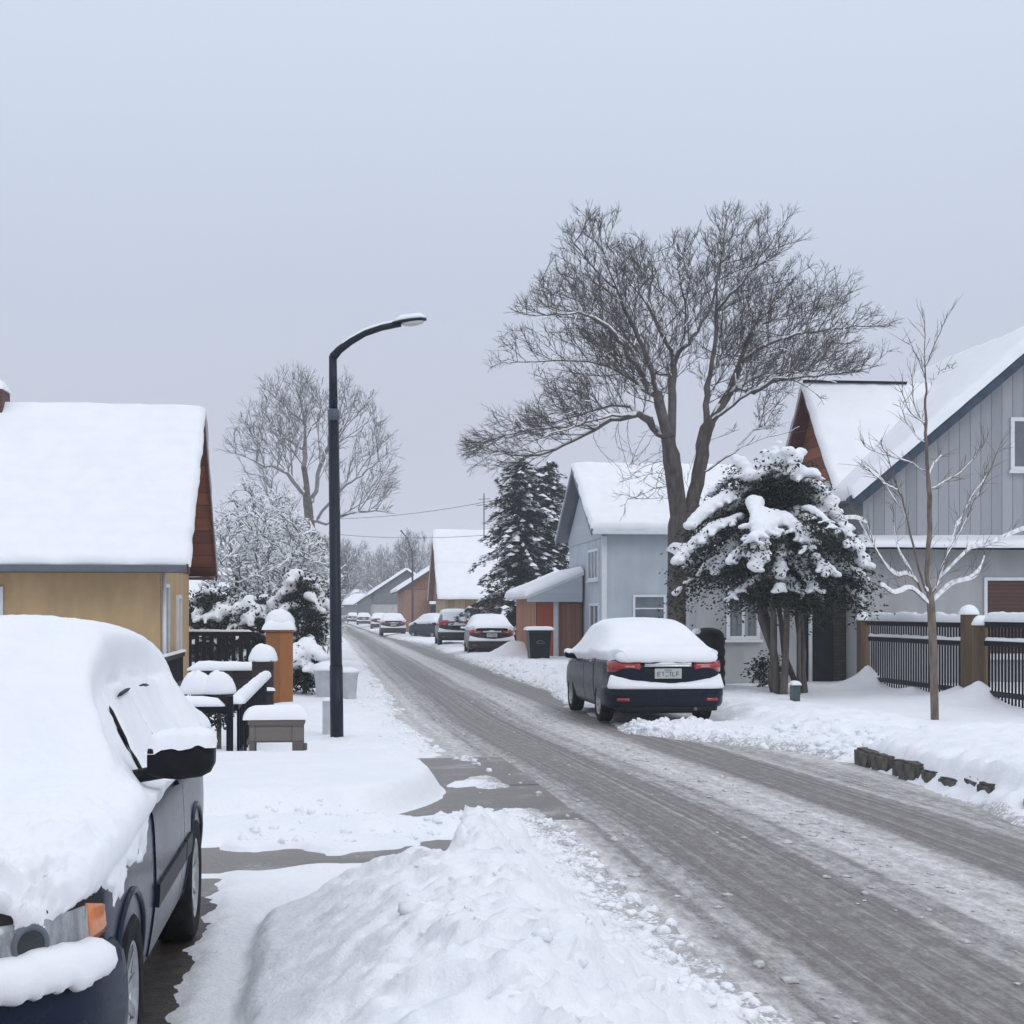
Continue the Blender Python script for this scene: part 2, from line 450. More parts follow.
def mat_road():
    m, nt, b = newmat('slushy_asphalt')
    uv = nd(nt, 'ShaderNodeUVMap', uv_map='lane'); s = nd(nt, 'ShaderNodeSeparateXYZ'); nt.links.new(uv.outputs[0], s.inputs[0])
    u0, v = s.outputs[0], s.outputs[1]
    def co(su, sv, off=0):
        c = nd(nt, 'ShaderNodeCombineXYZ'); nt.links.new(math_n(nt, 'MULTIPLY', u0, su), c.inputs[0]); nt.links.new(math_n(nt, 'MULTIPLY', v, sv), c.inputs[1]); c.inputs[2].default_value = off
        return c.outputs[0]
    wob = noise_n(nt, co(.3, .12, 3), 1.0, 3)
    u = math_n(nt, 'ADD', u0, math_n(nt, 'MULTIPLY', math_n(nt, 'SUBTRACT', wob, .5), .35))
    def tracks(c, w, soft):
        d = math_n(nt, 'ABSOLUTE', math_n(nt, 'SUBTRACT', u, c))
        return math_n(nt, 'SUBTRACT', 1, ramp(nt, d, w, w + soft))
    streak = noise_n(nt, co(6.5, .035, 1), 1.0, 5, .6)       # long lines left by tyres and the plough blade
    lines = noise_n(nt, co(21, .06, 6), 1.0, 4, .6)
    fine = noise_n(nt, co(13, 5, 2), 1.0, 6, .72)
    gran = noise_n(nt, co(38, 26, 5), 1.0, 6, .8)
    blot = noise_n(nt, co(2.2, .9, 9), 1.0, 6, .65)
    bare = None
    for c, w_, sf, a in ((2.70, .30, .42, 1.0), (4.60, .26, .34, 1.05), (3.32, .05, .16, .55), (2.08, .08, .22, .5), (4.08, .04, .12, .3), (5.3, .12, .3, .5)):
        t = math_n(nt, 'MULTIPLY', tracks(c, w_, sf), a)
        bare = t if bare is None else math_n(nt, 'MAXIMUM', bare, t)
    # slush cover: high between the tracks, streaked along the lane and grained
    sl = math_n(nt, 'SUBTRACT', 1.16, math_n(nt, 'MULTIPLY', bare, 1.28))
    for n_, k_ in ((streak, 1.5), (lines, .6), (fine, 1.1), (gran, .75), (blot, 1.0)):
        sl = math_n(nt, 'ADD', sl, math_n(nt, 'MULTIPLY', math_n(nt, 'SUBTRACT', n_, .5), k_))
    f = ramp(nt, sl, -.25, 1.25)
    asph = mix_col(nt, ramp(nt, gran, .25, .75), (.105, .093, .085), (.225, .205, .19))
    asph = mix_col(nt, ramp(nt, math_n(nt, 'ADD', lines, math_n(nt, 'MULTIPLY', fine, .8)), .78, 1.2), asph, (.33, .31, .295))
    grey = mix_col(nt, ramp(nt, math_n(nt, 'ADD', fine, math_n(nt, 'MULTIPLY', gran, .4)), .45, .95), (.40, .38, .365), (.68, .665, .655))
    c = mix_col(nt, f, asph, grey)
    white = ramp(nt, math_n(nt, 'ADD', sl, math_n(nt, 'MULTIPLY', math_n(nt, 'SUBTRACT', gran, .5), 1.4)), 1.2, 1.75)
    c = mix_col(nt, math_n(nt, 'MULTIPLY', white, .85), c, (.78, .785, .80))
    nt.links.new(c, b.inputs['Base Color'])
    nt.links.new(math_n(nt, 'ADD', math_n(nt, 'MULTIPLY', f, .30), .52), b.inputs['Roughness'])
    b.inputs['Specular IOR Level'].default_value = .3
    h = math_n(nt, 'ADD', math_n(nt, 'MULTIPLY', f, .8), math_n(nt, 'MULTIPLY', gran, .35))
    bump(nt, b, h, .45, .03)
    return m
M['road'] = mat_road()

ys = np.concatenate([np.arange(-20, 40, .5), np.arange(40, 300, 2.)])
us = np.array([.2, 2., 4., 6.6])
A = np.zeros((len(ys), len(us), 3)); A[..., 0] = us[None] + ROFF(ys)[:, None]; A[..., 1] = ys[:, None]
me = grid_mesh('road', A[:, ::-1], M['road'])
if me.polygons[0].normal.z < 0: me.flip_normals()
uvl = me.uv_layers.new(name='lane')
ind = np.zeros(len(me.loops), np.int32); me.loops.foreach_get('vertex_index', ind)
UV = np.stack([np.repeat(us[::-1][None], len(ys), 0), np.repeat(ys[:, None], len(us), 1)], -1).reshape(-1, 2)
uvl.data.foreach_set('uv', UV[ind].astype(np.float32).ravel())
tag(link_mesh('road', me), 'slushy asphalt street with dark wheel tracks running away between the parked cars', 'road', kind='structure')

m, nt, b = newmat('wet_drive'); co = objco(nt)
n1 = noise_n(nt, co, 1.6, 5, .6); n2 = noise_n(nt, co, 30, 5, .7)
s_ = nd(nt, 'ShaderNodeSeparateXYZ'); nt.links.new(co, s_.inputs[0])
c = mix_col(nt, n2, (.115, .098, .084), (.215, .19, .168))
c = mix_col(nt, ramp(nt, math_n(nt, 'ADD', n1, math_n(nt, 'MULTIPLY', n2, .5)), .72, 1.05), c, (.42, .41, .41))
nt.links.new(c, b.inputs['Base Color']); nt.links.new(math_n(nt, 'ADD', math_n(nt, 'MULTIPLY', n1, .5), .2), b.inputs['Roughness'])
bump(nt, b, n2, .3, .01); M['drive'] = m
m = mat_simple('drive_mud', (.045, .036, .03), .55, .5, 9, bumps=.5); M['mud'] = m
g = MB(); g.add([(-7, -4, .004), (.9, -4, .004), (.9, 9.2, .004), (-7, 9.2, .004)], [(0, 1, 2, 3)])
tag(g.build('driveway', M['mud']), 'dark wet parking ground under the snow covered car in front', 'driveway', kind='structure')
g = MB(); g.add([(-7, 9.2, .004), (1.35, 9.2, .004), (1.35, 12.3, .004), (-7, 12.3, .004)], [(0, 1, 2, 3)])
g.add([(-.4, 12.3, .004), (2.05, 12.3, .004), (2.02, 14.75, .004), (-.4, 14.75, .004)], [(0, 1, 2, 3)])
g.add([(-.4, 14.77, .006), (2.02, 14.77, .006), (1.95, 17.6, .006), (-.4, 17.6, .006)], [(0, 1, 2, 3)])
tag(g.build('pavement', M['drive']), 'wet driveway slabs showing through the snow left of the street', 'pavement', kind='structure')

# ---------------------------------------------------------------- lying snow
def snow_h(X, Y):
    X = np.asarray(X, float); Y = np.asarray(Y, float)
    nA = fbm2(X * 1.1 + 3, Y * 1.1, 3); nB = fbm2(X * 4 + 9, Y * 4 + 5, 4, .6); nC = fbm2(X * 13, Y * 13, 3)
    nF = fbm2(X * .45 + 20, Y * .45, 2)
    el = EL(Y) + .10 * nA + .08 * nB
    d = el - X
    # ---- left side of the street
    rough = np.where(Y < 12.5, 1, .35)
    base = .16 + .05 * nF - .11 * ss(15.5, 16.2, Y) * (1 - ss(27, 34, Y)) * ss(-3.5, -2.6, X)
    left = -.05 + (base + .05) * ss(-.03, .55, d) + rough * ss(0, .4, d) * (.022 * nB + .012 * nC)
    # big shovelled bank in front
    hump = .15 + .30 * ss(.45, 1.1, d) * ss(-.50, .5, X)
    hump = hump + .05 * np.exp(-((X - 1.15) / .45) ** 2 - ((Y - 9.3) / .9) ** 2) + .05 * nA
    far = 9.0 + .2 * nA + .12 * nB + np.where(X > .55, 3.0 * ss(.6, 1.05, X), 0)
    hump = hump * (1 - .62 * ss(9.5, 10.6, Y))
    bank = hump * ss(0, .5, d) ** .7 * (1 - ss(-.95, .12, Y - far)) * ss(-.50, -.33, X + .05 * nA + .03 * nB)
    clod = 1 - np.abs(fbm2(X * 3.3 + 40, Y * 3.3, 4, .6)) * 2.3
    bank = bank + ss(.1, .3, bank) * (.085 * clod * ss(.0, .7, X + .2) + .06 * nB * (.6 + .8 * ss(.3, 1, X)) + .012 * nC)
    near = 1 - ss(9.75, 10.05, Y + .12 * nA)
    pack = np.where(X > -.85, .055 * ss(-.80, -.62, X + .07 * nB + .03 * nA) - .012 + .012 * nA, -.03)
    nearh = np.maximum(pack, bank + .02 * ss(-.2, .6, d) - .03)
    nearh = np.where(X < -3.2, .2, nearh)
    nearh = np.where(d < .05, -.05 + .05 * ss(-.05, .1, d), nearh)
    left = left * (1 - near) + nearh * near
    left = np.maximum(left, np.where(Y < 11.4, bank - .02, -1))
    # ridge between the two cleared strips
    yc = 11.75 + .16 * nA + .12 * X
    ridge = (.15 + .04 * nA + .035 * nB) * np.exp(-((Y - yc) / .42) ** 2) * ss(-.05, .3, d)
    # smooth untouched lawn mound
    lob = np.sqrt(((np.maximum(X - .05, 0)) / 1.0) ** 2 + ((Y - 14.35) / (2.0 - .3 * ss(.0, 1, X))) ** 2) + .05 * nA
    lawn = .27 * (1 - ss(.80, 1.04, lob)) * (1 + .12 * nF)
    zone = ss(9.8, 10.0, Y) * (1 - ss(17.4, 18.0, Y))
    sheet = -.04 + .085 * ss(.46, .62, .5 + .5 * fbm2(X * 1.3 + 7, Y * .9, 4) + .10 * ss(1.4, 1.9, X) - .26 * np.exp(-((Y - 10.55 - .12 * nA) / .27) ** 2) - .20 * np.exp(-((Y - 13.3) / .5) ** 2) * ss(-.2, .8, X) - .24 * np.exp(-((Y - 15.9) / .75) ** 2))
    sheet = np.where(Y < 12.4, sheet, np.maximum(sheet, .06 * (1 - ss(-.25, .25, X)) - .01))
    zz = np.maximum(np.maximum(sheet, ridge - .02), lawn - .01)
    zz = np.maximum(zz, bank - .02)
    zz = np.where(d < .3, np.minimum(zz, -.05 + .4 * np.maximum(d + .1, 0)), zz)
    left = left * (1 - zone) + zz * zone
    tread = ss(-.3, .2, X) * ss(16.5, 17.5, Y) * (1 - ss(55, 75, Y)) * ss(.02, .2, d)
    left = left + tread * (.035 * nB + .03 * np.minimum(0, fbm2(X * 2.2 + 11, Y * 1.6, 3)) + .012 * nC)
    # drift at the foot of the pillar and along the verge
    left = left + .16 * np.exp(-((X + .85) / .5) ** 2 - ((Y - 24.5) / 2.) ** 2) + .1 * np.exp(-((X + .25) / .4) ** 2 - ((Y - 25) / 1.6) ** 2)
    # ---- right side
    er = ER(Y) + .12 * nA + .10 * nB
    e = X - er
    plow = np.exp(-((Y - 19.2) / 3.2) ** 2) * ss(.3, 1.3, e) * (1 - ss(7.2, 8.6, X))
    hr = .05 + .12 * ss(.0, 1.3, e) * (1 - .8 * (1 - ss(5.9, 6.5, X)) * ss(19, 20.3, Y) * (1 - ss(27, 28, Y))) + .06 * nF
    clodr = 1 - np.abs(fbm2(X * 1.9 + 70, Y * 1.9, 4, .55)) * 2.4
    rr = ss(0, .5, e) * (1 - .85 * ss(7.4, 8.8, X)) * (1 - .6 * ss(40, 60, Y))
    rr = rr * (1 - .7 * ss(3.9, 4.3, X) * (1 - ss(5.9, 6.6, X)) * ss(19, 20, Y) * (1 - ss(27, 28, Y)))
    hr = hr + plow * .10 * ss(5.8, 6.6, X) + rr * (.075 * clodr + .03 * nB + .012 * nC) 
    hr = hr + .02 * ss(8.2, 9.6, X) * (1 - ss(30, 36, Y))
    # raised bed behind the stone edging
    bed = ss(5.82, 5.98, X + .05 * nA) * (1 - ss(16.3, 16.55, Y + .05 * nB))
    hr = hr + bed * (.19 + .03 * nA + .03 * ss(5.9, 6.3, X))
    edge = np.exp(-((X - 5.75) / .22) ** 2) * (1 - ss(15.9, 16.4, Y))
    hr = hr + edge * (-.06 + .13 * ss(-.2, .3, nA + .3 * nB))
    hr = hr + .5 * np.exp(-((X - 6.45) / .75) ** 2 - ((Y - 53.6) / 1.0) ** 2)
    # worn hollow under the parked sedan
    hol = ss(3.75, 4.05, X) * (1 - ss(5.7, 6.0, X)) * ss(21.5, 21.9, Y) * (1 - ss(26.6, 27, Y))
    hr = hr * (1 - hol) + (.012 + .03 * ss(-.1, .5, nB)) * hol
    lip = ss(3.9, 4.4, X) * (1 - ss(5.6, 5.9, X)) * np.exp(-((Y - 21.3) / .35) ** 2)
    hr = hr + lip * (.02 + .09 * np.maximum(nB, 0))
    # drifts against the fence
    for fy, fh in ((24.35, .34), (25.2, .16), (29.7, .44), (27.4, .1)):
        hr = hr + fh * np.exp(-np.sqrt(((X - 10.85) / .30) ** 2 + ((Y - fy) / .34) ** 2 + .04)) * 1.2
    right = -.05 + (hr + .05) * ss(-.05, .30, e)
    h = np.where(X < 3.0 + ROFF(Y), left, right)
    road = (d < -.08) & (e < -.08)
    h = np.where(road, -.05, h)
    # further along the street everything is evenly white
    return h, d, e

def snow_patch(xs, ys, drop=0):
    X, Y = np.meshgrid(xs, ys); h, d, e = snow_h(X, Y)
    dirt = np.where(X < 3 + ROFF(Y), 1 - ss(0, .85, d), (1 - ss(0, .7, e)) * (1 - ss(5.6, 5.75, X) * (1 - ss(16.5, 17, Y))))
    return np.stack([X, Y, h - drop], -1), dirt
def span(a, b, s): return np.linspace(a, b, int(round((b - a) / s)) + 1)
patches = [snow_patch(span(-4.2, 8.5, .03), span(3.2, 12, .03)),
           snow_patch(span(-8, 15, .06), span(12, 30, .055)),
           snow_patch(span(-24, -8, .5), span(3, 30, .5)), snow_patch(span(15, 32, .5), span(3, 30, .5)),
           snow_patch(span(8.5, 15, .2), span(3.2, 12, .2)), snow_patch(span(-8, -4.2, .2), span(3.2, 12, .2)),
           snow_patch(span(-8, 15, .14), span(30, 62, .16)),
           snow_patch(span(-8, 15, .22), span(62, 270, .6)),
           snow_patch(span(-40, -8, 1.), span(30, 270, 1.5)), snow_patch(span(15, 60, 1.), span(30, 270, 1.5))]
V, Q, DR = [], [], []; off = 0
for A, dr in patches:
    ni, nj = A.shape[:2]; idx = np.arange(ni * nj).reshape(ni, nj) + off
    q = np.stack([idx[:-1, :-1], idx[:-1, 1:], idx[1:, 1:], idx[1:, :-1]], -1).reshape(-1, 4)
    zf = A[..., 2].ravel()
    keep = (zf[q - off] > -.049).any(1)
    V.append(A.reshape(-1, 3)); Q.append(q[keep]); DR.append(dr.ravel()); off += ni * nj
V = np.concatenate(V); Q = np.concatenate(Q); DR = np.concatenate(DR)
used = np.zeros(len(V), bool); used[Q.ravel()] = True
remap = np.cumsum(used) - 1
me = quads_mesh('snow_cover', V[used], remap[Q], M['snow_ground'])
at = me.attributes.new('dirt', 'FLOAT', 'POINT'); at.data.foreach_set('value', DR[used].astype(np.float32))
tag(link_mesh('snow_cover', me), 'lying snow heaped in shovelled banks on both sides of the street', 'snow', kind='structure')
def gz(x, y): return float(snow_h(np.array([x]), np.array([y]))[0][0])

# broken chunks of ploughed snow along both edges of the carriageway and on the shovelled bank
rs = np.random.RandomState(8)
bm = bmesh.new(); bmesh.ops.create_icosphere(bm, subdivisions=2, radius=1); IV = np.array([v.co[:] for v in bm.verts]); IF = np.array([[v.index for v in f.verts] for f in bm.faces]); bm.free()
def clods(n, fx, fy, smin, smax, seed):
    r_ = np.random.RandomState(seed); V, Q = [], []
    k = 0; tries = 0
    while k < n and tries < n * 8:
        tries += 1; y = fy(r_); x = fx(r_, y); h, d, e = snow_h(np.array([x]), np.array([y])); h = float(h[0])
        if h < .005: continue
        s = smin + (smax - smin) * r_.rand() ** 2.6
        q = IV * (s * np.array([r_.uniform(.7, 1.3), r_.uniform(.7, 1.3), r_.uniform(.5, .95)]))
        q = q * (1 + .95 * fbm3(IV + r_.rand(3) * 50, 1.9, 3))[:, None]
        a = r_.rand() * 6.28; c, sn = np.cos(a), np.sin(a); q = np.stack([q[:, 0] * c - q[:, 1] * sn, q[:, 0] * sn + q[:, 1] * c, q[:, 2]], -1)
        Q.append(IF + k * len(IV)); V.append(q + [x, y, h - s * .12]); k += 1
    return np.concatenate(V), np.concatenate(Q)
parts = [clods(520, lambda r, y: float(EL(y)) - .05 - abs(r.normal(0, .38)), lambda r: r.uniform(4.0, 12.0), .008, .05, 1),
         clods(90, lambda r, y: r.uniform(.3, 1.5), lambda r: r.uniform(4.2, 10.), .008, .035, 2),
         clods(620, lambda r, y: float(ER(y)) + .05 + abs(r.normal(0, .75)), lambda r: r.uniform(16.6, 22), .012, .075, 3),
         clods(420, lambda r, y: float(EL(y)) - .02 - abs(r.normal(0, .3)), lambda r: r.uniform(16, 34), .012, .05, 4),
         clods(420, lambda r, y: float(ER(y)) + .05 + abs(r.normal(0, .6)), lambda r: r.uniform(27, 50), .02, .08, 5),
         clods(170, lambda r, y: r.uniform(-.7, 1.5), lambda r: r.uniform(11., 12.6), .01, .045, 6)]
V = np.concatenate([p_[0] for p_ in parts]); off = 0; Q = []
for p_ in parts: Q.append(p_[1] + off); off += len(p_[0])
me = quads_mesh('snow_clods', V, np.concatenate(Q), M['snow'])
tag(link_mesh('snow_clods', me), 'broken chunks of ploughed snow lying along the street edges', 'snow', kind='stuff')

# grey lumps of slush thrown up between the wheel tracks
M['slush'] = mat_simple('grey_slush', (.56, .55, .54), .8, .25, 20, bumps=.4)
r_ = np.random.RandomState(21); V, Q = [], []
for k in range(700):
    y = 5.0 + 32 * r_.rand() ** 1.6; u = r_.choice([3.75, 3.15, 1.98, 3.6, 5.2], p=[.35, .15, .25, .15, .10]) + r_.normal(0, .13); s_ = .006 + .03 * r_.rand() ** 3
    q = IV * (s_ * np.array([r_.uniform(.7, 1.3), r_.uniform(.9, 1.9), r_.uniform(.3, .6)])); q = q * (1 + .9 * fbm3(IV + r_.rand(3) * 50, 1.9, 3))[:, None]
    V.append(q + [u + float(ROFF(y)), y, .004]); Q.append(IF + k * len(IV))
me = quads_mesh('slush_lumps', np.concatenate(V), np.concatenate(Q), M['slush'])
tag(link_mesh('slush_lumps', me), 'small grey lumps of slush between the wheel tracks', 'slush', kind='stuff')
# ---------------------------------------------------------------- vehicles
# local axes: y = 0 at the rear bumper, y = L at the front bumper, x across, z up
SEDAN = dict(L=4.54, ax=(1.0, 3.6), wr_=.32, tr=.77,
    zt=[(0, .86), (.03, .985), (.12, 1.03), (.62, 1.07), (1.30, 1.39), (1.75, 1.46), (2.3, 1.475), (2.75, 1.43), (3.45, 1.03), (3.6, .98), (4.2, .86), (4.45, .74), (4.54, .62)],
    zs=[(0, .84), (.1, .955), (.62, .985), (1.0, .975), (2, .95), (3.3, .93), (3.6, .92), (4.2, .80), (4.45, .68), (4.54, .56)],
    wt=[(0, .52), (.12, .62), (.62, .66), (1.30, .55), (1.75, .57), (2.5, .58), (2.75, .58), (3.45, .68), (4.2, .62), (4.54, .48)],
    w=[(0, .66), (.03, .74), (.10, .81), (.25, .86), (.6, .88), (3.8, .88), (4.2, .85), (4.4, .78), (4.5, .70), (4.54, .62)],
    zb=[(0, .34), (.15, .26), (.5, .2), (4.0, .2), (4.4, .24), (4.54, .3)])
WAGON = dict(L=4.34, ax=(.95, 3.44), wr_=.325, tr=.75,
    zt=[(0, .92), (.05, 1.04), (.15, 1.10), (.5, 1.40), (.8, 1.48), (1.5, 1.52), (2.1, 1.515), (2.45, 1.46), (3.10, 1.06), (3.25, 1.01), (3.85, .93), (4.15, .84), (4.28, .78), (4.34, .68)],
    zs=[(0, .86), (.1, .96), (1.0, .97), (2, .95), (2.9, .945), (3.25, .94), (3.85, .87), (4.15, .79), (4.28, .72), (4.34, .62)],
    wt=[(0, .55), (.15, .60), (.8, .48), (1.5, .48), (2.4, .49), (2.6, .53), (3.10, .67), (3.85, .64), (4.15, .60), (4.34, .50)],
    w=[(0, .68), (.03, .75), (.10, .80), (.25, .835), (.6, .85), (3.5, .85), (3.85, .83), (4.10, .77), (4.22, .70), (4.29, .63), (4.34, .55)],
    zb=[(0, .34), (.15, .28), (.5, .22), (3.8, .22), (4.2, .22), (4.34, .28)])
SUV = dict(L=4.5, ax=(.92, 3.58), wr_=.36, tr=.78,
    zt=[(0, .95), (.04, 1.10), (.14, 1.22), (.42, 1.60), (.7, 1.68), (1.5, 1.72), (2.4, 1.71), (2.75, 1.64), (3.35, 1.17), (3.5, 1.12), (4.2, 1.0), (4.42, .88), (4.5, .75)],
    zs=[(0, .92), (.1, 1.06), (1.0, 1.07), (2, 1.05), (3.2, 1.04), (3.5, 1.03), (4.2, .92), (4.42, .8), (4.5, .68)],
    wt=[(0, .60), (.14, .64), (.7, .62), (1.5, .63), (2.6, .63), (3.35, .70), (4.2, .66), (4.5, .52)],
    w=[(0, .74), (.03, .80), (.10, .85), (.25, .88), (.6, .89), (3.8, .89), (4.15, .86), (4.35, .80), (4.46, .72), (4.5, .64)],
    zb=[(0, .42), (.15, .34), (.5, .28), (4.0, .28), (4.4, .30), (4.5, .36)])

def _tab(t, s, sm=.06):
    a = np.array(t); r = 0
    for k in np.linspace(-1, 1, 7):
        q = np.clip(s + k * sm * np.minimum(1, np.minimum(s, a[-1, 0] - s) / sm), 0, a[-1, 0])
        r = r + np.interp(q, a[:, 0], a[:, 1]) / 7
    return r
MSEG = 8
def half_sections(sp, s):
    """(n, K, 2) half sections, bottom centre to roof centre"""
    s = np.asarray(s, float)
    zt, zs, wt, w, zb = (_tab(sp[k], s) for k in ('zt', 'zs', 'wt', 'w', 'zb'))
    zs = np.minimum(zs, zt - .015)
    g = zt - zs; z0 = np.zeros_like(s)
    keys = [(z0, zb), (w * .84, zb), (w * .95, zb + .05), (w, zb + .48 * (zs - zb)), (w * .985, zs - .05), (w * .945, zs),
            (wt + .42 * (w * .93 - wt), zs + .56 * g), (wt + .03 * (w - wt) , zt - .13 * g), (wt * .86, zt - .045 * g), (wt * .45, zt - .008 * g), (z0, zt)]
    K = np.stack([np.stack(k, -1) for k in keys], 1)
    segs = []
    for i in range(len(keys) - 1):
        t = np.arange(MSEG) / MSEG
        segs.append(K[:, i:i + 1] * (1 - t)[None, :, None] + K[:, i + 1:i + 2] * t[None, :, None])
    S = np.concatenate(segs + [K[:, -1:]], 1)
    for _ in range(6):
        ext = S[:, -2:-1] * np.array([-1, 1]); e0 = S[:, 1:2] * np.array([-1, 1])
        Pd = np.concatenate([e0, S, ext], 1)
        S = .25 * Pd[:, :-2] + .5 * Pd[:, 1:-1] + .25 * Pd[:, 2:]
    return S
KB = 5 * MSEG          # index of the belt line
KR = 7 * MSEG          # roof edge
NH = 10 * MSEG

def car_pts(sp, s, j, side=1):
    """surface points for arrays s, j (same shape); j is the section index, side the half"""
    s = np.asarray(s, float); j = np.asarray(j, float)
    fl = s.ravel(); S = half_sections(sp, fl)
    jj = np.clip(j.ravel(), 0, NH - 1e-6); j0 = jj.astype(int); t = (jj - j0)[:, None]
    p = S[np.arange(len(fl)), j0] * (1 - t) + S[np.arange(len(fl)), j0 + 1] * t
    return np.stack([p[:, 0] * side, fl, p[:, 1]], -1).reshape(*s.shape, 3)

def car_nrm(sp, s, j, side=1):
    e = .02
    L = sp['L']
    a = car_pts(sp, np.clip(s + e, 0, L), j, side) - car_pts(sp, np.clip(s - e, 0, L), j, side)
    b_ = car_pts(sp, s, np.clip(j + .7, 0, NH), side) - car_pts(sp, s, np.clip(j - .7, 0, NH), side)
    n = np.cross(a, b_) * (-1 if side > 0 else 1)
    n /= np.linalg.norm(n, axis=-1, keepdims=True) + 1e-9
    c = car_pts(sp, s, j, side) - np.array([0, 0, .6]); c[..., 1] = 0
    flip = (n * c).sum(-1, keepdims=True) < 0
    return np.where(flip, -n, n)

def car_body(name, sp, mat, parent, ns=70):
    L = sp['L']
    u = np.linspace(0, 1, ns); s = L * (u - .10 * np.sin(2 * np.pi * u) / 1.0 * .9)
    s = np.clip(s, 0, L)
    H = half_sections(sp, s)[:, ::2]                      # thinner across
    n2 = H.shape[1]
    ring = np.concatenate([H, (H * np.array([-1, 1]))[:, -2:0:-1]], 1)   # closed loop
    k = ring.shape[1]
    V = np.zeros((ns, k, 3)); V[..., 0] = ring[..., 0]; V[..., 1] = s[:, None]; V[..., 2] = ring[..., 1]
    mb = MB()
    fs = [(i * k + a, i * k + (a + 1) % k, (i + 1) * k + (a + 1) % k, (i + 1) * k + a) for i in range(ns - 1) for a in range(k)]
    fs += [tuple(range(k))[::-1], tuple(range((ns - 1) * k, ns * k))]
    mb.add(V.reshape(-1, 3), fs, True)
    body = mb.build(name, [mat, M['black_trim']], parent)
    # wheel wells cut out of the solid body
    cut = MB(); r = sp['wr_'] + .06
    for ya in sp['ax']:
        for sd in (-1, 1):
            Mx = Matrix.Translation((sd * .86, ya, sp['wr_'])) @ Matrix.Rotation(R(90), 4, 'Y')
            cut.lathe([(0.0, -.29), (r, -.29), (r, .29), (0, .29)], Mx, 28, False)
    cm = cut.mesh('wheel_well', M['black_trim'], True)
    bm = bmesh.new(); bm.from_mesh(cm); bmesh.ops.remove_doubles(bm, verts=bm.verts, dist=1e-5); bmesh.ops.recalc_face_normals(bm, faces=bm.faces); bm.to_mesh(cm); bm.free()
    co_ = bpy.data.objects.new('wheel_well', cm); col.objects.link(co_)
    md = body.modifiers.new('b', 'BOOLEAN'); md.operation = 'DIFFERENCE'; md.object = co_; md.solver = 'EXACT'
    if hasattr(md, 'material_mode'): md.material_mode = 'TRANSFER'
    bpy.context.view_layer.update(); apply_mods(body); bpy.data.objects.remove(co_)
    return body

def car_patch(name, sp, s0, s1, j0, j1, side, mat, parent, off=.004, ns=16, nj=10, sk0=0, sk1=0, label=None, thick=0):
    """a panel lying on the body: s from s0 to s1, section index j0..j1; sk* slant the ends with height"""
    v = np.linspace(0, 1, nj)[None]; u = np.linspace(0, 1, ns)[:, None]
    s = (s0 + sk0 * v) * (1 - u) + (s1 + sk1 * v) * u; j = j0 + (j1 - j0) * v + 0 * u
    p = car_pts(sp, s, j, side) + car_nrm(sp, s, j, side) * off
    mb = MB(); mb.grid(p)
    q = p - car_nrm(sp, s, j, side) * (off + .006)
    # closed rim so the panel has thickness
    n = len(mb.v); rim = [(i, 0) for i in range(ns)] + [(ns - 1, k) for k in range(1, nj)] + [(i, nj - 1) for i in range(ns - 2, -1, -1)] + [(0, k) for k in range(nj - 2, 0, -1)]
    a = [p[i, k] for i, k in rim]; b_ = [q[i, k] for i, k in rim]; m_ = len(rim)
    mb.add(a + b_, [(i, (i + 1) % m_, m_ + (i + 1) % m_, m_ + i) for i in range(m_)])
    return mb.build(name, mat, parent, label)

def plan_curve(sp, end, a0, a1, n, inset=0.0):
    """points and outward normals along the car's plan outline, arc measured from the middle of the bumper; a<0 is -x"""
    L = sp['L']; q = np.concatenate([np.linspace(0, .3, 60), np.linspace(.32, 1.3, 30)])
    s = q if end == 'rear' else L - q
    wv = _tab(sp['w'], s)
    x = np.concatenate([np.linspace(0, wv[0], 30)[:-1], wv]); d = np.concatenate([np.zeros(29), q])
    d = d + .035 * (np.minimum(x, .6) / .6) ** 2
    for _ in range(25):
        xs_, ds_ = x.copy(), d.copy()
        x[1:-1] = .25 * xs_[:-2] + .5 * xs_[1:-1] + .25 * xs_[2:]; d[1:-1] = .25 * ds_[:-2] + .5 * ds_[1:-1] + .25 * ds_[2:]
    ar = np.concatenate([[0], np.cumsum(np.hypot(np.diff(x), np.diff(d)))])
    a = np.linspace(a0, a1, n)
    X = np.interp(np.abs(a), ar, x) * np.sign(a); D = np.interp(np.abs(a), ar, d)
    Y = D if end == 'rear' else L - D
    dx, dy = np.gradient(X, a), np.gradient(Y, a)
    nx, ny = (dy, -dx) if end == 'rear' else (-dy, dx)
    ln = np.hypot(nx, ny) + 1e-9
    return X, Y, nx / ln, ny / ln

def band(mb, sp, end, a0, a1, prof, n=30, mi=0, cap=True):
    """sweep a closed profile [(offset, z)] along the plan outline; prof may be a function of (arc, t)"""
    X, Y, nx, ny = plan_curve(sp, end, a0, a1, n)
    a = np.linspace(a0, a1, n); P = []
    for i in range(n):
        pr = prof(a[i], i / (n - 1)) if callable(prof) else prof
        P.append([(X[i] + nx[i] * o, Y[i] + ny[i] * o, z) for o, z in pr])
    k = len(P[0]); V = [q for r_ in P for q in r_]
    fs = [(i * k + j, i * k + (j + 1) % k, (i + 1) * k + (j + 1) % k, (i + 1) * k + j) for i in range(n - 1) for j in range(k)]
    if cap: fs += [tuple(range(k))[::-1], tuple(range((n - 1) * k, n * k))]
    return mb.add(V, fs, True, mi)

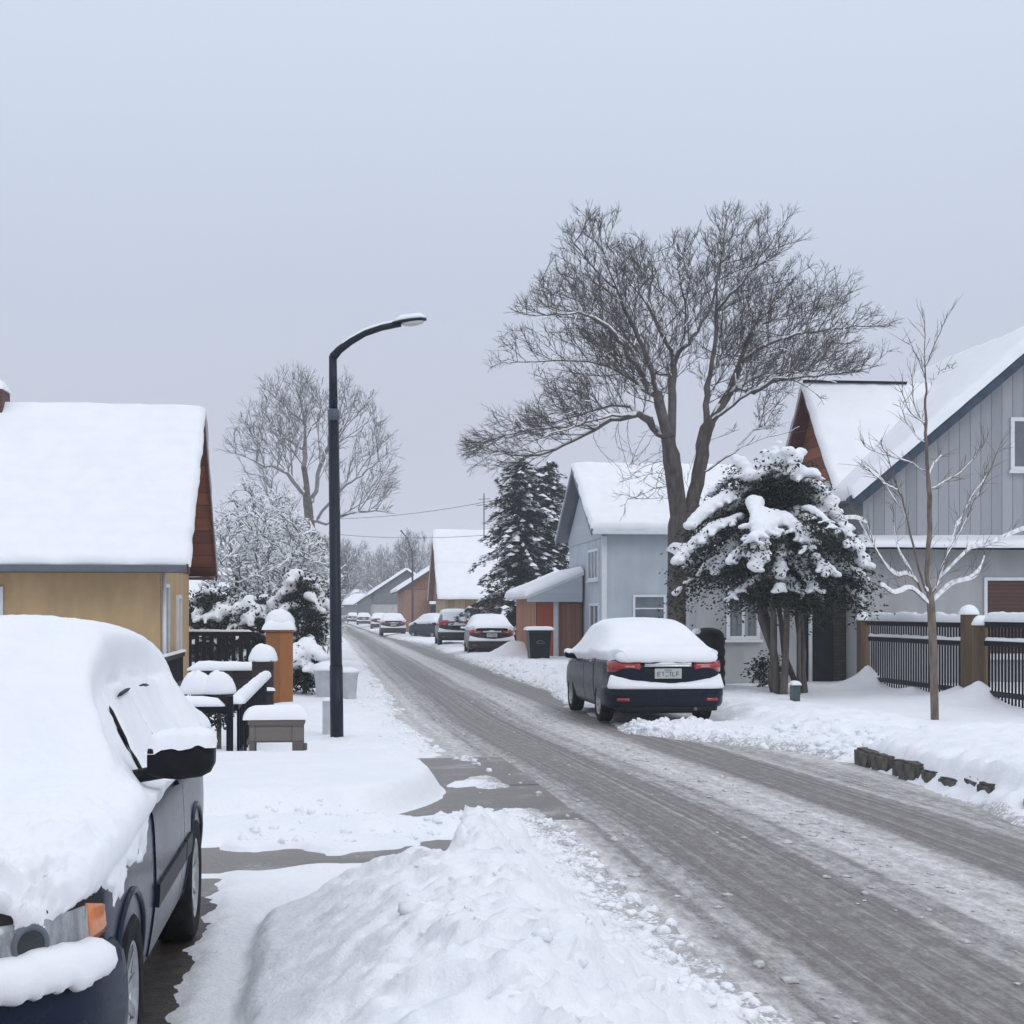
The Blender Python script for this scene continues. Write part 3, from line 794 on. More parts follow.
def make_wheel(sp, parent, ya, sd, spokes=7, snow=False):
    r = sp['wr_']; wd = .205
    Mx = Matrix.Translation((sd * (sp['tr'] - .0), ya, r)) @ Matrix.Rotation(R(90) * sd, 4, 'Y')
    t = MB().lathe([(r * .62, -wd / 2), (r * .9, -wd / 2), (r * .985, -wd * .40), (r, -wd * .25), (r, wd * .25), (r * .985, wd * .40), (r * .9, wd / 2), (r * .64, wd / 2 - .004), (r * .62, wd / 2 - .02)], Mx, 36, True, close=True)
    wheel = t.build('wheel', M['tyre'], parent)
    rm = MB(); rm.lathe([(r * .655, -wd * .4), (r * .655, wd * .46), (r * .60, wd * .47), (r * .57, wd * .30), (r * .56, -wd * .3)], Mx, 36)
    rm.lathe([(0, wd * .40), (r * .11, wd * .40), (r * .14, wd * .33), (r * .14, wd * .1)], Mx, 16)
    for k in range(spokes):
        a = 2 * math.pi * k / spokes
        Ms = Mx @ Matrix.Rotation(a, 4, 'Z')
        rm.add([Ms @ Vector(q) for q in [(r * .1, -r * .075, wd * .36), (r * .1, r * .075, wd * .36), (r * .6, r * .06, wd * .42), (r * .6, -r * .06, wd * .42),
                                         (r * .1, -r * .06, wd * .16), (r * .1, r * .06, wd * .16), (r * .6, r * .045, wd * .22), (r * .6, -r * .045, wd * .22)]],
               [(0, 1, 2, 3), (0, 3, 7, 4), (1, 5, 6, 2), (3, 2, 6, 7), (0, 4, 5, 1)])
    rim = rm.build('rim', M['rim'], wheel)
    bk = MB().lathe([(0, -wd * .1), (r * .57, -wd * .1), (r * .57, -wd * .2), (0, -wd * .2)], Mx, 24).build('brake_disc', M['black_trim'], wheel)
    if snow:
        pk = MB(); pts = []
        for k in range(9):
            a = -2.6 + .28 * k; pts.append(Mx @ Vector((r * .5 * math.cos(a), r * .5 * math.sin(a), wd * .30)))
        pk.tube(pts, [.004, .010, .014, .010, .016, .012, .014, .010, .004], 7); pk.build('packed_snow', M['snow'], wheel)
    return wheel

def car_snow(sp, parent, dfun, ns=90, nj=40, jb=KB - 6, s0=0.0, s1=None, smooth=6, name='snow_cover', mat=None):
    """a shell of snow lying on the upper body; dfun(s, j, side, p, n) is its thickness"""
    L = sp['L'] if s1 is None else s1
    s = np.linspace(s0, L, ns)[:, None]; jh = np.linspace(jb, NH, nj)[None]
    Pts = []
    for side in (1, -1):
        S_, J_ = np.broadcast_arrays(s, jh); p = car_pts(sp, S_, J_, side); n = car_nrm(sp, S_, J_, side)
        Pts.append((p, n, S_, J_))
    p = np.concatenate([Pts[0][0], Pts[1][0][:, -2::-1]], 1); n = np.concatenate([Pts[0][1], Pts[1][1][:, -2::-1]], 1)
    S2 = np.concatenate([Pts[0][2], Pts[1][2][:, -2::-1]], 1); J2 = np.concatenate([Pts[0][3], Pts[1][3][:, -2::-1]], 1)
    n[..., 2] = n[..., 2] * 1.25 + .1
    def blur(a, it):
        for _ in range(it):
            q = np.pad(a, ((1, 1), (1, 1)) + ((0, 0),) * (a.ndim - 2), mode='edge')
            a = (q[:-2, 1:-1] + q[2:, 1:-1] + q[1:-1, :-2] + q[1:-1, 2:] + 2 * a) / 6
        return a
    n = blur(n, smooth); n /= np.linalg.norm(n, axis=-1, keepdims=True)
    d = dfun(S2, J2, p, n)
    A = p + n * d[..., None]
    me = grid_mesh(name, A, mat or M['snow'])
    return link_mesh(name, me, parent)

def mirror(sp, parent, s, sd, paint, big=1.0, snow=True, z=None):
    pz = car_pts(sp, np.array([s]), np.array([KB - 1.]), sd)[0]
    x0 = pz[0]; zc = (pz[2] + .045 if z is None else z); wd = .25 * big; h = .085 * big
    mb = MB()
    # rounded shell: superellipse sections swept outward
    secs = []
    for t, kx, kh, dy in ((0, .02, .62, .02), (.15, .10, .84, .01), (.45, .5, 1.0, 0), (.8, .85, .96, -.0), (.94, .96, .78, -.01), (1, 1.0, .45, -.015)):
        xc = x0 + sd * (.015 + t * wd)
        ring = []
        for k in range(16):
            a = 2 * math.pi * k / 16; ca, sa = math.cos(a), math.sin(a)
            yy = .075 * big * math.copysign(abs(ca) ** .6, ca) * (.75 + .25 * kh); zz = h * kh * math.copysign(abs(sa) ** .7, sa)
            ring.append((xc, s + .02 + yy + dy, zc + zz + .02 * t))
        secs.append(ring)
    V = [q for r_ in secs for q in r_]; k = 16
    fs = [(i * k + j, i * k + (j + 1) % k, (i + 1) * k + (j + 1) % k, (i + 1) * k + j) for i in range(len(secs) - 1) for j in range(k)] + [tuple(range(k)), tuple(range((len(secs) - 1) * k, len(secs) * k))]
    mb.add(V, fs, True)
    mb.tube([(x0 - sd * .06, s + .04, zc - h * .75), (x0 + sd * .07, s + .03, zc - h * .5)], [.028, .03], 8)
    mr = mb.build('side_mirror', paint, parent)
    if snow:
        nx_, ny_ = 22, 14; A = np.zeros((nx_, ny_, 3))
        for i in range(nx_):
            for j in range(ny_):
                u, v = i / (nx_ - 1) * 2 - 1, j / (ny_ - 1) * 2 - 1
                r2 = max(abs(u) ** 3.2 + abs(v) ** 2.6, 0)
                hh = (max(1 - r2, 0)) ** .5
                A[i, j] = (x0 + sd * (.015 + wd * .5 + u * wd * .54), s + .02 + v * .085 * big, zc + h * .80 + .02 * (u * .5 + .5) + hh * (.045 * big) - (.03 if hh == 0 else 0)
                           + .012 * float(vn2(u * 4 + 1, v * 3)) )
        link_mesh('snow_cap', grid_mesh('snow_cap', A, M['snow']), mr)
    return mr

def box_letters(mb, text, x0, x1, zc, h, y, th=.004):
    """seven-stroke style capital letters and digits raised on a plate"""
    seg = {'E': 'abcdf', '7': 'ag', 'F': 'abcf', 'V': 'v', '8': 'abcdefgh', '1': 'eh', 'B': 'abcdefgh', 'L': 'bcd', 'T': 'tT', '2': 'aefcd', '0': 'abcdeh', '4': 'bfeh'}
    n = len(text); cw = (x1 - x0) / n
    for i, ch in enumerate(text):
        a, b_ = x0 + i * cw + cw * .16, x0 + (i + 1) * cw - cw * .16; st = cw * .16; t, bo = zc + h / 2, zc - h / 2
        def hb(z): mb.box(a, b_, y - th, y, z - st / 2, z + st / 2)
        def vb(x, z0, z1): mb.box(x - st / 2, x + st / 2, y - th, y, z0, z1)
        k = seg.get(ch, 'ad')
        if 'a' in k: hb(t)
        if 'd' in k: hb(bo)
        if 'f' in k: hb(zc)
        if 'b' in k: vb(a, zc, t)
        if 'c' in k: vb(a, bo, zc)
        if 'e' in k: vb(b_, zc, t)
        if 'h' in k: vb(b_, bo, zc)
        if 't' in k: hb(t); vb((a + b_) / 2, bo, t)
        if ch == '7': vb((a + b_) / 2 + st * .6, bo, t)
        if ch == 'V': vb(a + st * .5, zc, t); vb(b_ - st * .5, zc, t); vb((a + b_) / 2, bo, zc)

# ---- the snow covered wagon in the foreground, nose towards us
sp = WAGON
near = thing('parked_car', 'dark navy estate car buried in snow, close in front, amber indicator and fog lamp showing', 'car', (-1.575, 8.98, 0), math.pi)
car_body('body', sp, M['navy'], near, 110)
L_ = sp['L']
b1 = MB(); band(b1, sp, 'front', -1.15, 1.15, lambda a, t: [(-.05, .20), (.015, .21), (.05, .26), (.062, .38), (.06, .50), (.045, .585), (.012, .625), (-.08, .635)], 70)
bumper = b1.build('bumper', M['navy'], near)
q = MB(); band(q, sp, 'front', -.70, -.52, lambda a, t: [(.055, .30 + .02 * abs(t - .5)), (.068, .30 + .05 * (2 * t - 1) ** 2), (.068, .40 - .05 * (2 * t - 1) ** 2), (.055, .40)], 14)
fs_ = q.build('fog_lamp_surround', M['black_trim'], bumper)
q = MB(); band(q, sp, 'front', -.665, -.555, lambda a, t: [(.05, .32 + .02 * (2 * t - 1) ** 2), (.073, .325 + .03 * (2 * t - 1) ** 2), (.073, .375 - .03 * (2 * t - 1) ** 2), (.05, .38)], 12); q.build('fog_lamp', M['lens'], bumper)
# bumper ledge snow
def bs(a, t):
    n = float(fbm2(a * 5 + 3, 2.2, 4)); n2 = float(fbm2(a * 17, 7.2, 3))
    e = min(1, max(0, 1.03 - abs(a)) / .22); e = max(1 - (1 - e) ** 2, .0004) ** .5
    n2 = n2 + .6 * float(fbm2(a * 60, 1.2, 2)); lo = .545 + .028 * n + .022 * n2 - .03 * (abs(a) < .5); hi = .675 + .028 * n
    k = [(-.03, .56), (.050, lo + .02), (.075, lo), (.105, lo + .012), (.118, (lo + hi) / 2 - .02), (.105, hi - .03), (.06, hi), (-.03, hi + .01)]
    return [(o * e + (1 - e) * .02, .6 + (z - .6) * e) for o, z in k]
q = MB(); band(q, sp, 'front', -1.04, 1.04, bs, 260); q.build('bumper_snow', M['snow'], bumper)
for sd in (-1, 1):
    lo, hi = (.40, .90)
    q = MB()
    band(q, sp, 'front', sd * lo, sd * hi, lambda a, t: [(-.05, .632), (.012, .632), (.022, .68), (.015, .76 + .015 * t), (-.05, .80 + .02 * t)], 30)
    hl = q.build('headlight', M['lens'], near)
    q = MB(); band(q, sp, 'front', sd * (hi + .004), sd * (hi + .15), lambda a, t: [(-.05, .645 + .02 * t), (.012, .645 + .02 * t), (.020, .69), (.012, .785 - .03 * t), (-.05, .80)], 12)
    q.build('indicator', M['amber'], hl)
    q = MB(); X, Y, nx, ny = plan_curve(sp, 'front', sd * .66, sd * .67, 2)
    Mr = Matrix.Translation((X[0] + nx[0] * .016, Y[0] + ny[0] * .016, .70)) @ Vector((nx[0], ny[0], 0)).to_track_quat('Z', 'Y').to_matrix().to_4x4()
    q.lathe([(.046, .004), (.052, .011), (.058, .011), (.066, .003)], Mr, 28); q.build('lamp_ring', M['gutter'], hl)
    q = MB(); q.lathe([(0, .012), (.030, .010), (.047, .005)], Mr, 24); q.build('lamp_bowl', M['car_glass'], hl)
    q = MB(); band(q, sp, 'front', sd * (lo - .02), sd * (hi + .165), lambda a, t: [(-.05, .618), (.008, .618), (.012, .70), (.006, .80 - .01 * t), (-.05, .825)], 34); q.build('lamp_bezel', M['black_trim'], hl)
# seams, doors, glass
for sd in (-1, 1):
    car_patch('side_window', sp, 1.62, 2.44, KB + 2, KR - 3, sd, M['car_glass'], near, .004, 20, 8, 0, -.26)
    car_patch('side_window', sp, .78, 1.54, KB + 2, KR - 3, sd, M['car_glass'], near, .004, 20, 8, .08, 0)
    dr = car_patch('door', sp, 1.60, 2.74, 2 * MSEG + 1, KB, sd, M['navy'], near, .007, 24, 14)
    car_patch('handle', sp, 1.70, 1.86, KB - 6.2, KB - 4.6, sd, M['navy'], dr, .028, 6, 4)
    car_patch('side_moulding', sp, 1.61, 2.72, 3 * MSEG - 1.5, 3 * MSEG + .9, sd, M['black_trim'], dr, .020, 14, 4)
    dr = car_patch('door', sp, 1.28, 1.585, 2 * MSEG + 1, KB, sd, M['navy'], near, .007, 14, 14, label='narrow rear door running down to the wheel arch')
    car_patch('side_moulding', sp, 1.30, 1.575, 3 * MSEG - 1.5, 3 * MSEG + .9, sd, M['black_trim'], dr, .020, 8, 4)
    seal = []
    for u in np.linspace(0, 1, 9): seal.append((2.49 - .24 * u, KB + 1.5 + (KR - KB - 7.0) * u))
    for u in np.linspace(.1, 1, 12): seal.append((2.26 - 1.45 * u, KR - 5.5 + .4 * math.sin(3 * u)))
    sv = np.array(seal); pp = car_pts(sp, sv[:, 0], sv[:, 1], sd) + car_nrm(sp, sv[:, 0], sv[:, 1], sd) * np.where(np.arange(len(sv)) < 9, .014, .040)[:, None]
    for a_, b__ in ((0, 4), (3, 9), (9, 14), (16, 20)):
        q = MB(); n_ = b__ - a_; q.tube(pp[a_:b__].tolist(), [.002] + [.009] * (n_ - 2) + [.002], 6); q.build('window_seal', M['black_trim'], near)
    mirror(sp, near, 2.66, sd, M['black_trim'], 1.05, True, 1.11)
    for ya in sp['ax']: make_wheel(sp, near, ya, sd, 9, True)
    for ya in sp['ax']:                                            # arch lips
        q = MB(); r = sp['wr_'] + .062; pts = []
        for k in range(23):
            a = math.pi * (k / 22) * 1.06 - .09
            yy, zz = ya + r * math.cos(a), sp['wr_'] + r * math.sin(a)
            js = np.linspace(MSEG, KB, 60); ps = car_pts(sp, np.full(60, yy), js, sd); xx = np.interp(zz, ps[:, 2], np.abs(ps[:, 0]))
            pts.append((sd * (xx + .002), yy, zz))
        q.tube(pts, .014, 6); q.build('arch_lip', M['navy'], near)
q = MB(); q.tube([(-.12, 3.18, 1.085), (.1, 3.02, 1.15), (.62, 2.93, 1.175)], .012, 6); q.tube([(-.12, 3.2, 1.17), (-.05, 3.16, 1.19)], .015, 6)
q.tube([(.08, 3.13, 1.20), (-.035, 3.22, 1.165), (-.075, 3.26, 1.145)], [.02, .016, .012], 6)
q.build('wiper', M['black_trim'], near)
def dnear(S, J, p, n):
    f1 = fbm3(p, 2.0, 3); f2 = fbm3(p + 5, 9.0, 4, .6); f3 = fbm3(p + 11, 28.0, 3, .6)
    up = ss(.45, .95, n[..., 2])
    side = 1 - ss(.6, .9, n[..., 2])
    glass = ss(KB - 2, KB + 2, J)
    cab = ss(.5, .8, S) * (1 - ss(2.9, 3.2, S))
    roof = .185 * up * (1 - ss(2.15, 2.6, S)) + .115 * up * ss(2.15, 2.6, S) * (1 - ss(3.3, 3.6, S)) + .10 * up * ss(3.3, 3.6, S)
    d = roof + .018 * f1 * up + .012 * f2 + .004 * f3
    # side glass: a thin coat of blown snow, with the door frame lines free of it
    wg = side * glass * cab
    d = d + side * (.016 + .012 * f1)
    d = d * (1 - wg) + wg * (.009 + .012 * f1 + .013 * f2)
    frame = np.minimum.reduce([np.abs(S - (2.47 - .26 * (J - KB) / 16.) - .03 * f1), np.abs(S - 1.58) + .004])
    jr = np.abs(J - (KR - 3.2) - .8 * f1) / 26
    line = np.exp(-(frame / .05) ** 2) * ss(-.25, .25, f2 + .15) + np.exp(-(jr / .03) ** 2) * ss(-.05, .2, f1 + .5 * f2) * (S < 2.3)
    d = d - line * wg * .03
    # ragged lower margin on the doors and wings
    edge = (KB - 2.2) + 2.0 * f1 + 4.2 * f2 + 2.2 * f3 - 2.5 * ss(2.2, 2.8, S) - 6.0 * ss(2.75, 3.1, S) * (1 - ss(3.75, 4.1, S))
    k = ss(-1.2, 1.6, J - edge)
    d = d * k - .035 * (1 - k)
    # hood front: overhang over the lamps, crumbly
    fr = 4.265 + .03 * f1 + .025 * f2
    k = 1 - ss(-.05, .02, S - fr)
    hl = ss(4.0, 4.25, S)
    d = d * k - .04 * (1 - k) + hl * k * (.05 * f2 + .03 * f3)
    # thinner crust with the paint just showing between the clods near the front edge
    crack = ss(.08, .28, fbm3(p + 31, 6.0, 4, .6)) * ss(3.9, 4.15, S) * up
    d = d - crack * .06
    f4 = fbm3(p + 17, 60.0, 2, .6)
    d = d + ss(3.3, 4.0, S) * (.016 * f2 + .012 * f3 + .006 * f4) * ss(.0, .04, d)
    # rear
    d = d * ss(.0, .10, S) - .02 * (1 - ss(0, .1, S))
    return d
car_snow(sp, near, dnear, 330, 130, KB - 17, 0, None, 12)

# ---- sedan seen from behind, right side of the street
sp = SEDAN
sed = thing('parked_car', 'dark blue sedan with red tail lamps and white plate, parked nearest on the right kerb', 'car', (4.93, 21.95, .02), R(0.5))
car_body('body', sp, M['navy_sedan'], sed, 80)
def rear_kit(sp, car, paint, lamp_z=(.80, .965), plate=True, lamp_a=(.40, .98), detail=True, snow=True, bz=(.27, .60)):
    b0, b1_ = bz
    q = MB(); band(q, sp, 'rear', -1.22, 1.22, [(-.05, b0), (.02, b0 + .01), (.055, b0 + .06), (.065, b0 + .18), (.06, b1_ - .06), (.035, b1_ - .005), (-.08, b1_ + .01)], 60)
    bp = q.build('bumper', paint, car)
    q = MB(); band(q, sp, 'rear', -.78, .78, [(-.05, b0 - .05), (.015, b0 - .05), (.03, b0 + .01), (-.05, b0 + .03)], 30); q.build('lower_valance', M['black_trim'], bp)
    for sd in (-1, 1):
        la, lb = lamp_a; l0, l1 = lamp_z
        q = MB(); band(q, sp, 'rear', sd * la, sd * lb, lambda a, t: [(-.04, l0 + .05 * (1 - t)), (.018 - .02 * (t < .04), l0 + .045 * (1 - t) ** 2), (.028 - .02 * (t < .04), (l0 + l1) / 2), (.016 - .02 * (t < .04), l1 - .03 * (1 - t)), (-.04, l1)], 26)
        tl = q.build('tail_lamp', M['tail_red'], car)
        if detail:
            q = MB(); band(q, sp, 'rear', sd * (la + .10), sd * (la + .24), [(-.0, l0 + .075), (.031, l0 + .07), (.033, l0 + .10), (0, l0 + .105)], 10); q.build('reversing_lens', M['tail_clear'], tl)
        q = MB(); band(q, sp, 'rear', sd * .58, sd * .74, lambda a, t: [(.055, b0 + .10), (.071, b0 + .103), (.071, b0 + .145), (.055, b0 + .148)], 8); q.build('reflector', M['tail_red'], bp)
    if detail:
        z = lamp_z[0]
        q = MB(); band(q, sp, 'rear', -.34, .34, [(-.03, z - .10), (.006, z - .10), (.010, z + .0), (.006, z + .08), (-.03, z + .08)], 16); q.build('plate_recess', M['black_trim'], car)
        q = MB(); band(q, sp, 'rear', -.36, .36, [(-.02, z + .085), (.040, z + .083), (.045, z + .105), (-.02, z + .115)], 18); st = q.build('trim_strip', M['chrome'], car)
        q = MB(); band(q, sp, 'rear', -.35, .35, lambda a, t: [(-.0, z + .112), (.045, z + .112), (.055, z + .122), (.035, z + .135 + .018 * float(vn2(a * 8, 3)) + .03 * math.exp(-(a / .11) ** 2)), (-.0, z + .14)], 30); q.build('strip_snow', M['snow'], st)
    if plate:
        z = lamp_z[0] - .02
        yb = .012
        q = MB(); q.bbox(-.205, .205, -.024 - yb, -.014 - yb, z - .072, z + .078, .004); pl = q.build('number_plate', M['plate'], car)
        q = MB(); box_letters(q, 'E7N7LF', -.17, .17, z - .005, .062, -.024 - yb); q.box(-.06, .06, -.027 - yb, -.024 - yb, z + .05, z + .06); q.build('plate_lettering', M['plate_ink'], pl)
    if snow:
        def pr(a, t):
            n = float(fbm2(a * 4, 3.3, 3)); e = max(.02, min(1, (.93 - abs(a)) / .08)) ** .5
            hi = b1_ + .045 + .02 * n + .10 * (abs(a) / .75) ** 2.2
            k = [(-.03, b1_ - .02), (.055, b1_ - .04 + .01 * n), (.085, b1_ - .045), (.10, b1_ - .015), (.085, b1_ + .03), (.04, hi), (-.03, hi)]
            return [(o * e, b1_ + (zz - b1_) * e) for o, zz in k]
        q = MB(); band(q, sp, 'rear', -.92, .92, pr, 70); q.build('bumper_snow', M['snow'], bp)
    return bp
rear_kit(sp, sed, M['navy_sedan'])
for sd in (-1, 1):
    car_patch('side_window', sp, 1.15, 3.2, KB + 2, KR - 3, sd, M['car_glass'], sed, .004, 24, 8, .38, -.45)
    dr = car_patch('door', sp, 2.28, 3.14, 2 * MSEG + 1, KB, sd, M['navy_sedan'], sed, .006, 18, 12); car_patch('handle', sp, 2.36, 2.52, KB - 7, KB - 5, sd, M['chrome'], dr, .028, 6, 4)
    dr = car_patch('door', sp, 1.40, 2.25, 2 * MSEG + 1, KB, sd, M['navy_sedan'], sed, .006, 18, 12, label='rear door above the sill'); car_patch('handle', sp, 1.5, 1.66, KB - 7, KB - 5, sd, M['chrome'], dr, .028, 6, 4)
    mirror(sp, sed, 3.12, sd, M['navy_sedan'], .8, True)
    for ya in sp['ax']: make_wheel(sp, sed, ya, sd, 10)
q = MB(); q.tube([(.42, -.02, .25), (.42, .4, .27)], .03, 10); q.build('exhaust_pipe', M['gutter'], sed)
q = MB(); q.box(-.6, .6, .3, 4.2, .17, .24); q.build('underbody', M['black_trim'], sed)
def dsed(S, J, p, n, t1=.14, low=0.0):
    f1 = fbm3(p, 1.6, 3); f2 = fbm3(p + 5, 8.0, 4, .6)
    up = ss(.05, .8, n[..., 2]); side = 1 - up
    d = t1 * up + .02 * f1 * up + .008 * f2 + .045 * side
    edge = KB - 1.5 + low + 2.2 * f1 + 2.5 * f2 + 9 * (1 - ss(.10, .42, S))
    k = ss(-1.5, 2.5, J - edge); d = d * k - .03 * (1 - k)
    k = ss(.0, .05, S); d = d * k + .02 * (1 - k)
    k = 1 - ss(4.35, 4.5, S); d = d * k - .03 * (1 - k)
    return d
car_snow(sp, sed, dsed, 120, 60, KB - 10, .035, None, 10)

def bsn(a, t):
    n = float(fbm2(a * 4 + 9, 1.1, 3)); n2 = float(fbm2(a * 16, 4.4, 2)); e = min(1, max(0, .80 - abs(a)) / .2); e = max(1 - (1 - e) ** 2, .0004) ** .5
    k = [(-.06, .985), (.010, .965 + .012 * n), (.04, .945 + .014 * n + .008 * n2), (.062, .965), (.07, 1.02), (.04, 1.09), (-.06, 1.14)]
    return [(o * e, 1.03 + (z - 1.03) * e) for o, z in k]
q = MB(); band(q, sp, 'rear', -.8, .8, bsn, 80); q.build('boot_snow', M['snow'], sed)
# ---- further parked cars
def simple_car(sp, label, paint, loc, rz=0, lamp_z=(.80, .965), t1=.13, jb=KB - 8, plate=True, bz=(.27, .6), wins=((1.15, 3.2),), snowf=None, group='cars parked along the right side', mirrors=True):
    c = thing('parked_car', label, 'car', loc, rz, group)
    car_body('body', sp, paint, c, 44)
    rear_kit(sp, c, paint, lamp_z, plate, (.42, .95), True, True, bz)
    for sd in (-1, 1):
        for a, b_ in wins: car_patch('side_window', sp, a, b_, KB + 2, KR - 3, sd, M['car_glass'], c, .004, 16, 6, .2 if a < 1.2 else 0, -.42 if b_ > 2.4 else 0)
        if mirrors: mirror(sp, c, sp['ax'][1] - .45, sd, paint, .8, True)
        for ya in sp['ax']: make_wheel(sp, c, ya, sd, 8)
    car_snow(sp, c, snowf or (lambda S, J, p, n: dsed(S, J, p, n, t1)), 70, 36, jb, .035, None, 6)
    return c
x, y = W(492, 57.5)
simple_car(SEDAN, 'grey snow topped sedan parked behind the black wheelie bin, one tail lamp showing', M['grey_paint'], (x, y, .05), R(-2))
x, y = W(457, 72.5)
def dsuv(S, J, p, n):
    f1 = fbm3(p, 1.6, 3); up = ss(.55, .9, n[..., 2]); d = .12 * up + .02 * f1 * up
    top = ss(KR - 5, KR - 2, J) + ss(3.2, 3.4, S); d = np.where(top > .3, d, -.03)
    rw = (S < .55) & (S > .12) & (J > KR - 2); d = np.where(rw & (p[..., 2] < 1.50), .02, d)
    d = np.where(S < .10, -.03, d); return d
suv = simple_car(SUV, 'black upright four by four with thin snow on its rear window', M['suv_paint'], (x, y, .05), R(-1), (1.0, 1.28), .1, KB, False, (.36, .74), ((.55, 1.5), (1.58, 2.9)), dsuv)
q = MB(); band(q, SUV, 'rear', -.42, .42, [(-.01, 1.03), (.03, 1.02), (.05, 1.06), (.03, 1.10), (-.01, 1.11)], 14); q.build('tailgate_snow', M['snow'], suv)
x, y = W(393.5, 104.5)
far1 = simple_car(SEDAN, 'bronze sedan parked beyond the thin utility pole, snow on roof and boot', M['bronze_paint'], (x, y, .05), R(0))
for px, D, lab in ((380.5, 143, 'snow topped car directly behind the bronze sedan'), (364, 188, 'small faded car, third from the far end of the row'), (353, 232, 'tiny hazy car at the far end of the parked row')):
    c = copy_tree(far1); x, y = W(px, D); c.location = (x, y, .05); c['label'] = lab
x, y = W(457, 92)
c = copy_tree(sed); c.location = (x - .3, y, .05); c.rotation_euler = (0, 0, R(24)); c['group'] = 'cars parked along the right side'
c['label'] = 'dark car nosing out slantwise from a drive left of the four by four'
# ---------------------------------------------------------------- snow pads, roofs, windows
def snow_pad(name, Mx, lx, ly, t, parent, seed=0, res=.12, rnd=(1, 1, 1, 1), amp=.25, mat=None, fr=1.0, rip=0):
    """a pillow of snow over the rectangle lx by ly in the plane of Mx; rnd tells which edges (x0, x1, y0, y1) are rounded"""
    def axis(l, r0, r1):
        n = max(6, int(l / res)); u = np.linspace(0, l, n)
        ex = [l * 0 + t * q for q in (.03, .12, .3, .6)]
        a = np.concatenate([u, ex if r0 else [], [l - q for q in ex] if r1 else []]); return np.unique(np.clip(a, 0, l))
    u = axis(lx, rnd[0], rnd[1]); v = axis(ly, rnd[2], rnd[3])
    U, V_ = np.meshgrid(u, v, indexing='ij'); big = 1e3
    def prof(e):
        q = np.clip(e / (t * fr), 0, 1); return np.sqrt(np.maximum(1 - (1 - q) ** 2, 0))
    h = np.ones_like(U)
    for on, e in zip(rnd, (U, lx - U, V_, ly - V_)):
        if on: h = h * prof(e)
    n = fbm2(U / max(1.2, t * 5) + seed * 7.3, V_ / max(1.2, t * 5) + seed * 3.1, 3) + .45 * fbm2(U * 1.2 / t * .35 + seed, V_ * 1.2 / t * .35, 2)
    Z = h * t * (1 + amp * n)
    if rip: Z = Z + h * rip * (np.sin(V_ * 15 + 2.5 * fbm2(U * .3, V_ * .6 + seed, 2)) + .6 * fbm2(U * .25 + seed, V_ * 5, 3))
    # ragged margins
    wob = .20 * t * fbm2(U * 2.2 + seed, V_ * 2.2 + 5, 3)
    A = np.stack([U + np.where(U < lx * .5, -1, 1) * wob * (np.minimum(U, lx - U) < t), V_ + np.where(V_ < ly * .5, -1, 1) * wob * (np.minimum(V_, ly - V_) < t), Z], -1)
    ni, nj = U.shape
    Mn = np.array(Mx); P = A @ Mn[:3, :3].T + Mn[:3, 3]
    mb = MB(); mb.grid(P)
    rim = [(i, 0) for i in range(ni)] + [(ni - 1, k) for k in range(1, nj)] + [(i, nj - 1) for i in range(ni - 2, -1, -1)] + [(0, k) for k in range(nj - 2, 0, -1)]
    B = A.copy(); B[..., 2] = -.004; PB = B @ Mn[:3, :3].T + Mn[:3, 3]
    a = [P[i, k] for i, k in rim]; b_ = [PB[i, k] for i, k in rim]; m_ = len(rim)
    mb.add(a + b_, [(i, (i + 1) % m_, m_ + (i + 1) % m_, m_ + i) for i in range(m_)] + [tuple(range(m_, 2 * m_))])
    return mb.build(name, mat or M['snow_far'], parent)

def frame_mat(o, x, y, z=None):
    x = Vector(x).normalized(); y = Vector(y); y = (y - x * x.dot(y)).normalized(); z = x.cross(y)
    m = Matrix((x, y, z)).transposed().to_4x4(); m.translation = Vector(o); return m

def slope_roof(parent, o, ex, ey, th, t, mat, seed, rnd=(1, 1, 1, 0), snow=True, res=.13, over=.05, amp=.2, rip=0):
    """roof slab from corner o along ex (eave) and ey (up the slope), with its snow"""
    ex, ey = Vector(ex), Vector(ey); Mx = frame_mat(o, ex, ey); lx, ly = ex.length, ey.length
    mb = MB(); mb.box(0, lx, 0, ly, -th, 0, Mx); r = mb.build('roof', mat, parent)
    if snow:
        Ms = Mx @ Matrix.Translation((-over, -over, .002)); snow_pad('roof_snow', Ms, lx + 2 * over, ly + over + .05, t, r, seed, res, rnd, amp, None, 1.0, rip)
    return r

def window(parent, Mx, w_, h_, frame=.07, mull=1, glass='glass', label=None, hbar=False, fm='white_trim', deep=.05, sill=True):
    """window lying on a wall plane: Mx origin at lower left, x to the right, y up, z outward"""
    mb = MB()
    mb.box(0, w_, 0, frame, 0, deep, Mx); mb.box(0, w_, h_ - frame, h_, 0, deep, Mx)
    mb.box(0, frame, frame, h_ - frame, 0, deep, Mx); mb.box(w_ - frame, w_, frame, h_ - frame, 0, deep, Mx)
    for k in range(1, mull):
        x = w_ * k / mull; mb.box(x - frame * .4, x + frame * .4, frame, h_ - frame, 0, deep - .008, Mx)
    if hbar: mb.box(frame, w_ - frame, h_ * .55, h_ * .55 + frame * .6, 0, deep - .012, Mx)
    f = mb.build('window', M[fm], parent, label)
    g_ = MB(); g_.box(frame * .8, w_ - frame * .8, frame * .8, h_ - frame * .8, .003, deep * .35, Mx); g_.build('pane', M[glass], f)
    if sill:
        s_ = MB(); s_.box(-.05, w_ + .05, -.06, -.002, 0, deep + .05, Mx); s_.build('sill', M[fm], f)
    return f
def wallY(x, z, y): return frame_mat((x, y, z), (1, 0, 0), (0, 0, 1))          # faces -Y (towards us)
